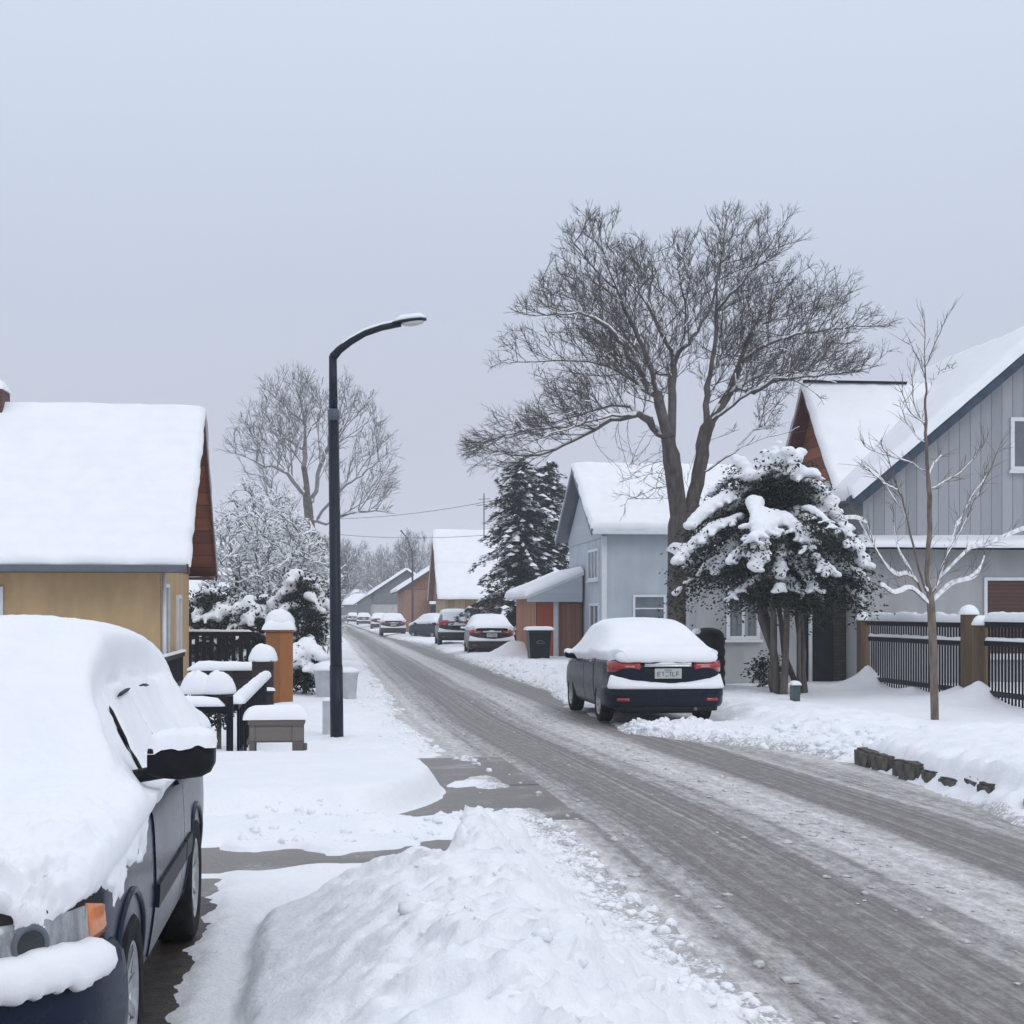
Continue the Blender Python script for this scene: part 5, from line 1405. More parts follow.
# tall black fence with wooden posts on the right
FX = 11.0
def fyx(px): # where the fence line crosses an image column
    t_ = (px - CX) / F; return FX * (CT - t_ * ST) / (t_ * CT + ST)
ya, yb, yc, yd = fyx(869), fyx(970), fyx(985), 19.5
def picket(name, label, y0, y1, ztop, seed):
    t = thing(name, label, 'fence', (FX, y0, 0), -math.pi / 2, 'black slatted fence panels on the right'); L = y0 - y1
    for i in range(int(L / .125)):
        x = .06 + i * .125
        q = MB(); q.bbox(x - .022, x + .022, -.011, .011, .12, ztop - .05, .004); q.build('slat', M['black_metal'], t)
    for z, s_ in ((ztop - .06, 1), (ztop - .38, 1), (.35, 0)):
        q = MB(); q.bbox(0, L, -.065, -.014, z - .045, z + .045, .006); q.build('rail', M['black_metal'], t)
        if s_: ridge_snow('rail_snow', [(.02, -.035, z + .046), (L - .02, -.035, z + .046)], .15 if z > ztop - .1 else .07, .17 if z > ztop - .1 else .06, t, seed + int(z * 10))
    return t
picket('fence', 'black slatted fence panel between the two wooden posts', ya - .1, yb + .1, 1.55, 40)
picket('fence', 'black slatted fence panel at the right edge, nearest us', yc - .1, yd, 1.57, 50)
for yy, lab, zz in ((ya + .25, 'weathered olive wooden fence post at the house corner', 1.55), (yb - .02, 'brown wooden fence post between the fence panels, the farther of two', 1.68), (yc + .06, 'brown wooden fence post with snow flecks, the nearer of two', 1.5)):
    p_ = thing('fence_post', lab, 'post', (FX - .03, yy, 0), 0, 'wooden fence posts')
    q = MB(); q.bbox(-.11, .11, -.11, .11, -.1, zz, .01); q.build('post', M['olive_post'], p_); dome('snow_cap', (0, 0, zz), .17, .17, .16, p_, int(yy * 7) % 50)
x, y = W(795, 26)
t_ = thing('utility_box', 'small grey-green utility box half buried in the right snow bank', 'utility box', (x, y, 0))
q = MB(); q.bbox(-.065, .065, -.10, .10, -.1, .46, .012); q.build('cabinet', M['teal'], t_); snow_pad('snow_cap', Matrix.Translation((-.08, -.12, .461)), .16, .24, .06, t_, 35, .04)

# wheelie bin and the covered black barrel
x, y = W(538.5, 48.5)
b_ = thing('wheelie_bin', 'black wheelie bin with snow on its lid in front of the brick red garage', 'bin', (x, y, 0))
q = MB(); V = [(-.30, -.32, .06), (.30, -.32, .06), (.30, .32, .06), (-.30, .32, .06), (-.36, -.39, 1.08), (.36, -.39, 1.08), (.36, .39, 1.08), (-.36, .39, 1.08)]
q.add(V, [(0, 3, 2, 1), (4, 5, 6, 7), (0, 1, 5, 4), (1, 2, 6, 5), (2, 3, 7, 6), (3, 0, 4, 7)]); q.box(-.2, .2, -.385, -.37, .62, .84); q.build('body', M['bin_black'], b_)
q = MB(); q.bbox(-.40, .40, -.44, .42, 1.085, 1.14, .02); lid = q.build('lid', M['bin_black'], b_)
q = MB(); q.tube([(-.3, .47, 1.05), (.3, .47, 1.05)], .025, 8); q.build('handle', M['bin_black'], b_)
for sx in (-.3, .3):
    q = MB(); q.lathe([(0, -.04), (.12, -.04), (.12, .04), (0, .04)], Matrix.Translation((sx, .33, .1)) @ Matrix.Rotation(R(90), 4, 'Y'), 16); q.build('wheel', M['tyre'], b_)
q = MB(); q.tube([(-.14, -.40, .74), (-.05, -.402, .80), (.06, -.402, .80), (.15, -.40, .72), (.02, -.402, .70), (-.14, -.40, .74)], .012, 5); q.build('emblem', M['gutter'], b_)
snow_pad('snow_cap', Matrix.Translation((-.44, -.48, 1.142)), .88, .92, .11, b_, 36, .06)
x, y = W(708, 30.2)
b_ = thing('covered_barrel', 'tall black ribbed barrel standing behind the parked blue sedan', 'barrel', (x, y, 0))
pr = [(0.0, -.1), (.34, -.1)] + [(.34 + .012 * math.sin(k * 1.6) , .0 + k * .055) for k in range(21)] + [(.335, 1.2), (.31, 1.29), (.24, 1.36), (.12, 1.40), (0, 1.41)]
q = MB(); q.lathe(pr, None, 28); q.build('body', M['tarp_black'], b_)
q = MB(); q.lathe([(.335, 1.155), (.362, 1.16), (.362, 1.20), (.335, 1.205)], None, 28); q.build('rim', M['bin_black'], b_)
snow_pad('snow_cap', Matrix.Translation((-.33, -.2, 1.28)), .18, .3, .10, b_, 37, .04)

# low stone edging along the raised bed
rs = random.Random(5); yy = 16.45; k = 0
while yy > 9.5:
    l_ = rs.uniform(.28, .62); hgt = rs.uniform(.17, .24); xx = 5.93 + rs.uniform(-.03, .03)
    s_ = MB(); bm = bmesh.new(); bmesh.ops.create_cube(bm, size=1); bmesh.ops.bevel(bm, geom=bm.edges[:], offset=.12, segments=2, affect='EDGES'); bmesh.ops.subdivide_edges(bm, edges=bm.edges[:], cuts=1)
    for v in bm.verts:
        c = Vector((v.co.x * .24, v.co.y * l_, v.co.z * hgt + hgt * .40)); n_ = mnoise.noise_vector(c * 7 + Vector((k * 3.1, 0, 0))) * .022; v.co = c + n_
    me = bpy.data.meshes.new('edging_stone'); bm.to_mesh(me); bm.free(); me.materials.append(M['stone'])
    o = link_mesh('edging_stone', me); o.location = (xx, yy - l_ / 2, -.02)
    tag(o, 'dark rough edging stone along the snowy raised bed on the right', 'stone', 'stones edging the raised bed')
    if k == 0: o['label'] = 'brown edging stone at the street corner of the raised bed, fully bared'
    yy -= l_ + .03; k += 1

# utility pole and wires
x, y = W(412.5, 95)
up = thing('utility_pole', 'thin dark utility pole beside the bronze sedan on the right kerb', 'utility pole', (x, y, 0))
q = MB(); q.tube([(.0, 0, -.2), (.0, 0, 5.6)], [.075, .055], 8); q.build('pole', M['utility'], up)
q = MB(); q.tube([(0, 0, 5.5), (-.35, 0, 6.4), (-.75, 0, 6.9)], [.035, .03, .05], 6); q.build('bracket', M['utility'], up)
x, y = W(333, 96)
up2 = thing('utility_pole', 'pole rising behind the frosted trees left of the street', 'utility pole', (x, y, 0)); q = MB(); q.tube([(0, 0, -.2), (0, 0, 8.2)], [.13, .09], 8); q.build('pole', M['utility'], up2)
x, y = W(535, 88)
up3 = thing('utility_pole', 'pole hidden behind the dark snowy spruce', 'utility pole', (x, y, 0)); q = MB(); q.tube([(0, 0, -.2), (0, 0, 9.3)], [.13, .09], 8); q.build('pole', M['utility'], up3)
for (pa, Da, qa), (pb, Db, qb), lab in (((333, 96, 519), (535, 88, 491), 'upper thin wire crossing above the street'), ((333, 96, 534), (535, 88, 530), 'lower thin wire crossing above the street')):
    a, c = P3(pa, qa, Da), P3(pb, qb, Db); pts = []
    for i in range(15):
        u = i / 14; p = a.lerp(c, u); p.z -= .35 * 4 * u * (1 - u); pts.append(p)
    q = MB(); q.tube(pts, .016, 4); tag(q.build('overhead_wire', M['wire']), lab, 'wire', 'overhead wires')
# ---------------------------------------------------------------- trees grown into their crowns
def inside(poly, x, z):
    n = len(poly); c = False; j = n - 1
    for i in range(n):
        (xi, zi), (xj, zj) = poly[i], poly[j]
        if (zi > z) != (zj > z) and x < (xj - xi) * (z - zi) / (zj - zi) + xi: c = not c
        j = i
    return c

class Skel:
    def __init__(s): s.P = []; s.par = []
    def node(s, p, par): s.P.append(Vector(p)); s.par.append(par); return len(s.P) - 1
    def limb(s, pts, start=None, step=.25, wob=0, rs=None):
        """add a polyline; start = index of the node it leaves from (nearest existing one when None)"""
        pts = [Vector(p) for p in pts]
        if s.P and start is None:
            start = min(range(len(s.P)), key=lambda i: (s.P[i] - pts[0]).length_squared)
        if len(pts) > 2:
            q = [pts[0]] + pts + [pts[-1]]; sm = []
            for i in range(1, len(q) - 2):
                a, b_, c, d = q[i - 1:i + 3]
                for t in (0, .25, .5, .75): sm.append(.5 * (2 * b_ + (c - a) * t + (2 * a - 5 * b_ + 4 * c - d) * t * t + (3 * b_ - a - 3 * c + d) * t ** 3))
            pts = sm + [pts[-1]]
        cur = s.node(pts[0], -1) if not s.P else start
        prev = s.P[cur]
        for p in pts[1:] if not len(s.P) == 1 else pts[1:]:
            if (p - prev).length < step * .45 and p is not pts[-1]: continue
            n = max(1, int((p - prev).length / step + .3)); a = prev.copy()
            for k in range(1, n + 1):
                q = a.lerp(p, k / n)
                if wob and rs: q += Vector((rs.gauss(0, wob), rs.gauss(0, wob), rs.gauss(0, wob)))
                cur = s.node(q, cur)
            prev = s.P[cur]
        return cur

def colonize(sk, att, step, infl, kill, iters=120, grav=0.0, rs=None, first=0, keep=.8, centre=None, outw=.35):
    A = np.array(att, float); alive = np.ones(len(A), bool)
    best = np.full(len(A), 1e9); bi = np.zeros(len(A), int)
    def upd(i0):
        N = np.array([list(p) for p in sk.P[i0:]])
        if len(N) == 0: return
        for c0 in range(0, len(N), 400):
            C = N[c0:c0 + 400]; d = ((A[:, None] - C[None]) ** 2).sum(-1); m = d.argmin(1); dm = d[np.arange(len(A)), m]
            b_ = dm < best; best[b_] = dm[b_]; bi[b_] = m[b_] + i0 + c0
    kids = {}
    upd(first)
    for it in range(iters):
        act = alive & (best < infl ** 2)
        alive &= best > kill ** 2
        act &= alive
        if not act.any(): break
        n0 = len(sk.P); ids = bi[act]; pts = A[act]
        dirs = {}
        for i, p in zip(ids, pts):
            v = Vector(p) - sk.P[i]
            if v.length > 1e-6: dirs.setdefault(int(i), []).append(v.normalized())
        for i, vs in dirs.items():
            v = Vector((0, 0, 0))
            for q in vs: v += q
            if v.length < 1e-3: continue
            v.normalize(); pr = sk.par[i]
            if pr >= 0: v = (v + keep * (sk.P[i] - sk.P[pr]).normalized())
            if centre is not None: v = v + outw * (sk.P[i] - centre).normalized()
            v.z += grav
            if rs: v += Vector((rs.gauss(0, .10), rs.gauss(0, .10), rs.gauss(0, .10)))
            v.normalize(); ks = kids.setdefault(i, [])
            if len(ks) > 3 or any(v.dot(q) > .82 for q in ks): continue
            if centre is not None and v.dot((sk.P[i] - centre).normalized()) < .05: continue
            ks.append(v); sk.node(sk.P[i] + v * step, i)
        if len(sk.P) == n0: break
        upd(n0)

def grow(sk, rs, i0, d, L, lvl, ok, centre, step, spacing, ratio=.55, up=.05, ang=(28, 52), maxlvl=3):
    """a branch that keeps its course and throws side branches outwards"""
    cur = i0; n = max(2, int(L / step)); acc = rs.random() * spacing
    for k in range(n):
        d = (d + Vector((rs.gauss(0, .06), rs.gauss(0, .06), rs.gauss(0, .06) + up))).normalized(); q = sk.P[cur] + d * step
        if not ok(q): break
        cur = sk.node(q, cur); acc += step
        if lvl < maxlvl and acc > spacing and k > 0:
            acc = 0; ax = d.orthogonal().normalized(); ax = Matrix.Rotation(rs.uniform(0, 6.28), 3, d) @ ax
            o = (q - centre).normalized()
            if ax.dot(o) < -.15 or rs.random() < .5 and ax.dot(o) < 0: ax = -ax
            a = R(rs.uniform(*ang)); grow(sk, rs, cur, d * math.cos(a) + ax * math.sin(a), L * ratio * (1 - .5 * k / n) * rs.uniform(.7, 1.25), lvl + 1, ok, centre, step * (.85 if lvl else 1), spacing * .85, ratio, up, ang, maxlvl)

def crown_test(poly, depth):
    xs = [p[0] for p in poly]; zs = [p[1] for p in poly]; cx_, cz_, hx, hz_ = (min(xs) + max(xs)) / 2, (min(zs) + max(zs)) / 2, (max(xs) - min(xs)) / 2, (max(zs) - min(zs)) / 2
    def ok(q):
        if not inside(poly, q.x, q.z): return False
        e = max(0, 1 - ((q.x - cx_) / hx) ** 2 - ((q.z - cz_) / hz_) ** 2 * .7)
        return abs(q.y) < depth * math.sqrt(e + .4)
    return ok

def branch_out(sk, rs, limbs, ok, centre, first=.22, every=.30, L=(1.1, 2.2), step=.16, spacing=.26, ratio=.55, up=.05, maxlvl=3, tip=1.2):
    """limbs: lists of node ids; throw branches off each of them and let its tip run on"""
    for ids in limbs:
        tot = len(ids)
        if tot < 3: continue
        acc = 0; dl = (sk.P[ids[-1]] - sk.P[ids[0]]).length
        for j in range(1, tot - 1):
            acc += (sk.P[ids[j]] - sk.P[ids[j - 1]]).length
            if j < tot * first or acc < every: continue
            acc = 0; d = (sk.P[ids[j + 1]] - sk.P[ids[j - 1]]).normalized(); o = (sk.P[ids[j]] - centre).normalized()
            for rep in (0, 1):
                ax = Matrix.Rotation(rs.uniform(0, 6.28), 3, d) @ d.orthogonal().normalized()
                if ax.dot(o) < -.1: ax = -ax
                a = R(rs.uniform(38, 74)); grow(sk, rs, ids[j], d * math.cos(a) + ax * math.sin(a) + Vector((0, 0, .12)), rs.uniform(*L) * (1 - .35 * j / tot), 1, ok, centre, step, spacing, ratio, up, (34, 62), maxlvl)
                if rs.random() < .45: break
        d = (sk.P[ids[-1]] - sk.P[ids[-3]]).normalized()
        for rep in range(4): grow(sk, rs, ids[-1], (d + Vector((rs.gauss(0, .3), rs.gauss(0, .3), rs.gauss(0, .2) + .1))).normalized(), tip * rs.uniform(.7, 1.3), 1, ok, centre, step, spacing, ratio, up, (30, 58), maxlvl)

def tree_build(name, label, cat, sk, base, wood, tip_r, expo, trunk_r, group=None, twigs=2, twig_len=(.25, .5), twig_seg=2, twig_r=.006, twig_up=.25,
               snow_r=.02, snow_t=.5, snow_min=.012, snow_mat=None, seed=1, thr=.022, snow_keep=.8, twig_snow=0.0, flare=1.25, spread=.75, low=None):
    """turn the skeleton into one mesh for trunk, one for the crown's branches and one for the snow on them"""
    rs = random.Random(seed); P, par = sk.P, sk.par
    n = len(P); nch = [0] * n
    for i in range(n):
        if par[i] >= 0: nch[par[i]] += 1
    r = [0.0] * n
    for i in range(n - 1, -1, -1):
        if nch[i] == 0: r[i] = tip_r ** expo
        if par[i] >= 0: r[par[i]] += r[i]
    r = [q ** (1 / expo) for q in r]
    k_ = trunk_r / r[0]
    q0 = r[0]; r = [tip_r + (q - tip_r) * k_ * (q / q0) ** .32 if q > tip_r else q for q in r]
    # twigs
    tw = []
    if twigs:
        for i in range(n):
            if r[i] < thr and par[i] >= 0:
                d = (P[i] - P[par[i]]).normalized(); u = d.orthogonal().normalized(); w_ = d.cross(u)
                for k in range(twigs + (2 if nch[i] == 0 else 0)):
                    a = rs.uniform(0, 6.28); v = (d + (u * math.cos(a) + w_ * math.sin(a)) * rs.uniform(.3, spread) + Vector((0, 0, twig_up))).normalized()
                    L = rs.uniform(*twig_len); p = P[i] + (P[i] - P[par[i]]) * -rs.random(); pts = [p]
                    for q in range(twig_seg):
                        v = (v + Vector((rs.gauss(0, .16), rs.gauss(0, .16), rs.gauss(0, .16) + .04))).normalized(); pts.append(pts[-1] + v * L / twig_seg)
                    tw.append(pts)
                    if rs.random() < .7:
                        v2 = (v + Vector((rs.gauss(0, .5), rs.gauss(0, .5), rs.gauss(0, .4)))).normalized(); tw.append([pts[1], pts[1] + v2 * L * .5])
    main = [-1] * n
    for i in range(n):
        if par[i] >= 0 and (main[par[i]] < 0 or r[i] > r[main[par[i]]]): main[par[i]] = i
    V, Fq = [], []; TV, TF = [], []
    ringinfo = {}
    def ring(VV, p, d, u, rad, k):
        u = u - d * u.dot(d); u = u.normalized() if u.length > 1e-5 else d.orthogonal().normalized(); w_ = d.cross(u); b_ = len(VV)
        for j in range(k):
            a = 2 * math.pi * j / k; VV.append(p + (u * math.cos(a) + w_ * math.sin(a)) * rad)
        return b_, u
    order = range(1, n)
    SV, SF = [], []
    split = trunk_r * .45
    for i in order:
        q = par[i]
        if q < 0: continue
        d = P[i] - P[q]
        if d.length < 1e-6: continue
        d.normalize(); big = r[i] > split; VV, FF = (TV, TF) if big else (V, Fq)
        k = 12 if big else (6 if r[i] > .035 else (4 if r[i] > .015 else 3))
        pri = ringinfo.get(q)
        if pri and main[q] == i and pri[3] == k and pri[4] == big: b0, u = pri[0], pri[1]
        else: b0, u = ring(VV, P[q], d, (pri[1] if pri else d.orthogonal()), r[i] if not (q == 0) else r[0] * flare, k)
        nd_ = d if main[i] < 0 else (d + (P[main[i]] - P[i]).normalized()).normalized()
        b1_, u1 = ring(VV, P[i], nd_, u, r[i] if nch[i] else r[i] * .5, k)
        for j in range(k): FF.append((b0 + j, b0 + (j + 1) % k, b1_ + (j + 1) % k, b1_ + j))
        ringinfo[i] = (b1_, u1, d, k, big)
    for pts in tw:
        b0 = None; k = 3
        for t, p in enumerate(pts):
            d = (pts[min(t + 1, len(pts) - 1)] - pts[max(t - 1, 0)]).normalized()
            b1_, u = ring(V, p, d, d.orthogonal(), twig_r * (1 - .55 * t / (len(pts) - 1)), k)
            if b0 is not None:
                for j in range(k): Fq.append((b0 + j, b0 + (j + 1) % k, b1_ + (j + 1) % k, b1_ + j))
            b0 = b1_
    # snow lying along the upper side of the limbs
    def snowseg(a, b_, ra, rb, k=5, fl=1.0):
        d = (b_ - a).normalized(); up = Vector((0, 0, 1)); s_ = d.cross(up)
        if s_.length < 1e-3: return
        s_.normalize(); n2 = s_.cross(d).normalized(); b0 = len(SV)
        for c, rr in ((a, ra), (b_, rb)):
            for j in range(k + 1):
                t = math.pi * (-.08 + 1.16 * j / k); SV.append(c + s_ * math.cos(t) * rr * 1.02 + n2 * (rr * .35 + math.sin(t) * (rr * .75 + snow_t * rr)) )
        m_ = k + 1
        for j in range(k): SF.append((b0 + j, b0 + j + 1, b0 + m_ + j + 1, b0 + m_ + j))
        SF.append(tuple(range(b0, b0 + m_))[::-1]); SF.append(tuple(range(b0 + m_, b0 + 2 * m_)))
    sr = [0.0] * n
    for i in range(1, n):
        q = par[i]; d = P[i] - P[q]
        slope = abs(d.z) / max(d.length, 1e-6)
        w_ = max(0, min(1, (0.97 - slope) / .35)); g_ = vn3(np.array([P[i].x * 1.7]), np.array([P[i].y * 1.7]), np.array([P[i].z * 1.7]))[0]
        sr[i] = (max(r[i] * .95, snow_min * (1 if not low else (low[1] if P[i].z < low[0] else .75))) * w_) if (r[i] > snow_r and g_ > 1 - 2 * snow_keep) else 0
    for i in range(1, n):
        if sr[i] > .002: snowseg(P[par[i]], P[i], max(sr[par[i]], sr[i] * .6) if par[i] > 0 else sr[i], sr[i])
    if twig_snow:
        for pts in tw:
            if rs.random() < twig_snow:
                for a, b_ in zip(pts[:-1], pts[1:]): snowseg(a, b_, snow_min, snow_min * .75, 3)
    t = thing(name, label, cat, base, 0, group)
    def mk(nm, VV, FF, mat, parent):
        if not FF: return None
        me = bpy.data.meshes.new(nm); me.from_pydata([tuple(v) for v in VV], [], FF); me.materials.append(mat)
        me.polygons.foreach_set('use_smooth', [True] * len(FF)); me.update(); return link_mesh(nm, me, parent)
    mk('trunk', TV, TF, wood[0], t); c = mk('crown', V, Fq, wood[1], t); sn = mk('snow_cover', SV, SF, snow_mat or M['snow_far'], t)
    if sn: sn['kind'] = 'stuff'
    return t

def crown_points(poly, n, depth, rs, bias=.5, yoff=0):
    xs = [p[0] for p in poly]; zs = [p[1] for p in poly]; x0, x1, z0, z1 = min(xs), max(xs), min(zs), max(zs)
    cx_, cz_ = (x0 + x1) / 2, (z0 + z1) / 2; out = []
    while len(out) < n:
        x, z = rs.uniform(x0, x1), rs.uniform(z0, z1)
        if not inside(poly, x, z): continue
        e = max(0, 1 - ((x - cx_) / ((x1 - x0) / 2)) ** 2 - ((z - cz_) / ((z1 - z0) / 2)) ** 2 * .6)
        y = rs.uniform(-1, 1) * depth * math.sqrt(e + .04)
        core = e * (1 - abs(y) / depth)
        if rs.random() < bias * core * 1.3: continue
        out.append((x, y + yoff, z))
    return out

def pixmap(ox, oy, sc_, bx_px, D, gy_px):
    """zoomed-picture points -> metres relative to the trunk base"""
    m = D / F
    return lambda x, y: ((ox + x * sc_ - bx_px) * m, (gy_px - (oy + y * sc_)) * m)

# ---- the big bare tree
rs = random.Random(42); D = 36.0
base_px = 450 + 520 * .4395; gyp = HY + CAMZ * F / D
pm0 = pixmap(450, 190, .4395, base_px, D, gyp)
def pm(x, y): return pm0(x, y if y > 420 else 420 + (y - 420) * .945)
def L3(pts, y0, y1, f=pm):
    n = len(pts); return [(f(*p)[0], y0 + (y1 - y0) * i / (n - 1), f(*p)[1]) for i, p in enumerate(pts)]
sk = Skel()
sk.limb([(0, 0, -.1), (pm(522, 900)[0], 0, pm(522, 900)[1]), (pm(523, 760)[0], 0, pm(523, 760)[1])], step=.3)
j0 = len(sk.P) - 1
limbs = [([(523, 760), (505, 660), (490, 590), (462, 500), (435, 415), (395, 335), (352, 250), (322, 175)], 0, -1.6, .012),
         ([(530, 770), (560, 690), (580, 600), (592, 520), (598, 440), (622, 310), (625, 205), (640, 115)], 0, .8, .012),
         ([(495, 605), (508, 540), (514, 440), (522, 368), (500, 300), (470, 225), (440, 170), (402, 95)], -.1, 1.8, .012),
         ([(522, 368), (552, 330), (585, 260), (600, 150), (602, 65)], .3, -1.2, .015),
         ([(478, 565), (425, 528), (360, 528), (275, 552), (180, 588), (65, 572)], -.2, -2.8, .02),
         ([(450, 470), (412, 425), (350, 382), (255, 370), (135, 368)], -.3, 1.9, .02),
         ([(440, 450), (395, 400), (345, 350), (280, 320), (190, 330)], -.4, -2.4, .02),
         ([(470, 530), (400, 480), (330, 490), (260, 500)], -.2, 2.8, .02),
         ([(592, 535), (645, 465), (690, 370), (728, 285), (795, 205), (848, 145)], .2, 2.2, .012),
         ([(600, 525), (690, 455), (735, 445), (782, 500)], .1, -2.3, .02),
         ([(655, 450), (720, 410), (805, 395), (890, 388), (958, 380)], .4, 1.2, .02),
         ([(582, 640), (640, 600), (705, 568), (778, 558)], .1, -1.3, .015),
         ([(690, 370), (755, 330), (850, 318), (930, 325)], .8, -1.6, .02),
         ([(624, 250), (690, 155), (722, 85)], .5, -1.8, .02),
         ([(720, 300), (780, 250), (880, 230), (905, 225)], 1.2, 3.0, .02),
         ([(540, 345), (545, 240), (535, 150), (528, 85)], .2, .9, .02),
         ([(470, 225), (495, 150), (490, 75)], 1.4, 2.0, .02),
         ([(350, 530), (280, 575), (200, 600), (120, 588)], -.6, 1.2, .02),
         ([(655, 590), (715, 535), (775, 515)], 0, 1.6, .02),
         ([(300, 545), (210, 550), (130, 560)], -.9, .4, .02),
         ([(690, 460), (760, 430), (840, 425)], .3, -.6, .02),
         ([(352, 250), (280, 190), (225, 140)], -1.2, -2.2, .02),
         ([(420, 390), (330, 290), (240, 250), (205, 235)], -.6, 1.4, .02),
         ([(600, 430), (650, 360), (690, 330)], .4, 2.5, .02),
         ([(515, 420), (480, 380), (455, 300)], .2, 2.6, .02),
         ([(535, 690), (560, 590), (620, 560), (625, 558)], .1, -1.0, .01)]
LB = []
for pts, y0, y1, wb in limbs:
    a = len(sk.P); sk.limb(L3(pts, y0, y1), None, .22, wb, rs); LB.append(list(range(a, len(sk.P))))
crown = [pm(*p) for p in [(28, 565), (60, 545), (130, 540), (190, 520), (150, 470), (95, 430), (100, 350), (130, 295), (195, 265), (200, 205), (228, 120), (300, 95), (360, 70), (425, 50), (500, 62), (560, 50), (635, 40), (745, 70), (790, 110), (850, 118), (885, 160), (912, 225), (918, 270), (960, 300), (985, 392), (940, 425), (880, 430), (800, 450), (782, 530), (700, 540), (650, 520), (560, 500), (480, 470), (420, 560), (330, 610), (330, 640), (240, 640), (50, 640)]]
cm = Vector((pm(540, 420)[0], 0, pm(540, 420)[1])); crown = [(cm.x + (a - cm.x) * .985, cm.z + (b_ - cm.z) * .985) for a, b_ in crown]
branch_out(sk, rs, LB, crown_test(crown, 4.2), Vector((pm(535, 640)[0], 0, pm(535, 640)[1])), .14, .21, (1.0, 2.1), .15, .25, .55, .012, 3, 1.2)
i_h = len(sk.P)
hang = crown_points([pm(*p) for p in [(380, 620), (470, 590), (500, 700), (400, 740), (370, 680)]], 130, 1.2, rs, 0, -.6)
colonize(sk, hang, .20, 1.4, .28, 25, -.05, rs, 8)
x, y = W(base_px, D)
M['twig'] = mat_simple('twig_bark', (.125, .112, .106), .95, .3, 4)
M['twig_far'] = mat_simple('twig_frost_haze', (.27, .265, .27), .95, .25, 2)  # frost tone; haze on the distant trees is also put into this pale colour
tree_build('bare_tree', 'tall bare tree with forked trunk and wide fan of fine branches before the blue house', 'tree', sk, (x, y, 0), (M['bark'], M['twig']), 0.0062, 2.2, .29, None, 1, (.15, .38), 2, .005, .15, .016, .45, .016, None, 3, .02, .8, .03)

# ---- frosted tree on the left
rs = random.Random(7); D = 62.0; gyp = HY + CAMZ * F / D; base_px = 180 + 368 * .3514
pz = pixmap(180, 300, .3514, base_px, D, gyp)
sk = Skel(); sk.limb([(0, 0, -.2), (pz(368, 700)[0], 0, pz(368, 700)[1]), (pz(366, 600)[0], 0, pz(366, 600)[1])], step=.35)
LB = []
for pts, y0, y1 in [([(366, 600), (356, 500), (356, 400), (350, 330), (334, 270), (322, 222)], 0, 0), ([(368, 590), (385, 540), (405, 450), (425, 390), (455, 300), (485, 215)], 0, 1.5), ([(380, 640), (440, 560), (500, 510), (560, 470), (600, 420)], 0, -2),
                    ([(430, 420), (490, 340), (545, 285)], .6, -1), ([(355, 560), (310, 500), (245, 480), (155, 450)], 0, -2), ([(356, 430), (300, 390), (200, 345)], 0, 2), ([(352, 350), (290, 300), (250, 270)], 0, -1.5),
                    ([(360, 640), (300, 600), (230, 560)], 0, 2), ([(400, 640), (480, 600), (580, 590)], 0, 2), ([(356, 400), (400, 320), (395, 240)], 0, -1)]:
    a = len(sk.P); sk.limb(L3(pts, y0, y1, pz), None, .35, .03, rs); LB.append(list(range(a, len(sk.P))))
crown = [pz(*p) for p in [(140, 450), (190, 335), (245, 260), (300, 212), (365, 215), (405, 285), (480, 208), (500, 270), (545, 268), (560, 340), (585, 395), (622, 425), (605, 560), (585, 650), (470, 640), (380, 600), (300, 600), (200, 520)]]
branch_out(sk, rs, LB, crown_test(crown, 4.8), Vector((pz(368, 680)[0], 0, pz(368, 680)[1])), .15, .36, (1.5, 3.4), .28, .38, .55, .015, 3, 2.2)
x, y = W(base_px, D)
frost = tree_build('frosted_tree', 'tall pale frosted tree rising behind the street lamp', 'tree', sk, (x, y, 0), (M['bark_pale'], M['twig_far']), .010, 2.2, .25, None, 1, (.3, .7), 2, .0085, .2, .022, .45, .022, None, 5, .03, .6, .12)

# ---- white laden small trees and shrubs below it
def snowy_shrub(name, label, seed, px, D, wpx, top_py, depth=1.5, n=900, natt_step=.16, dark=0, group='frosted shrubs on the left'):
    rs = random.Random(seed); x, y = W(px, D); m = D / F; w_ = wpx * m / 2; z1 = CAMZ + (HY - top_py) * m
    sk = Skel(); sk.limb([(0, 0, -.1), (0, 0, .35)], step=.15)
    for k in range(8):
        a = rs.uniform(0, 6.28); r_ = rs.uniform(.3, .75); zt_ = z1 * rs.uniform(.55, .95)
        sk.limb([(0, 0, .3), (w_ * r_ * .35 * math.cos(a), depth * r_ * .35 * math.sin(a), zt_ * .45), (w_ * r_ * math.cos(a), depth * r_ * math.sin(a), zt_)], 2, .2, .02, rs)
    poly = [(-w_, z1 * .25), (-w_ * 1.05, z1 * .6), (-w_ * .8, z1 * .86), (-w_ * .3, z1 * .98), (w_ * .2, z1 * .93), (w_ * .7, z1 * .9), (w_ * 1.0, z1 * .62), (w_, z1 * .2), (w_ * .5, z1 * .08), (-w_ * .5, z1 * .08)]
    colonize(sk, crown_points(poly, n, depth, rs, .4), natt_step, 1.3, .22, 40, 0, rs)
    t = tree_build(name, label, cat='shrub' if 'shrub' in name else 'tree', sk=sk, base=(x, y, 0), wood=(M['bark_pale'], M['bark_pale']), tip_r=.010, expo=2.2, trunk_r=.07, group=group, twigs=2, twig_len=(.15, .4), twig_seg=2, twig_r=.008,
                   snow_r=.0, snow_t=.6, snow_min=.024, seed=seed, thr=.03, snow_keep=.75, twig_snow=.45)
    return t
snowy_shrub('frosted_tree', 'bushy frosted tree with white laden branches just right of the ochre gable', 21, 268, 43, 126, 506, 1.9, 1250)
snowy_shrub('frosted_tree', 'dense frosted tree leaning over behind the lamp post, left of the road', 22, 308, 50, 66, 525, 1.6, 950)
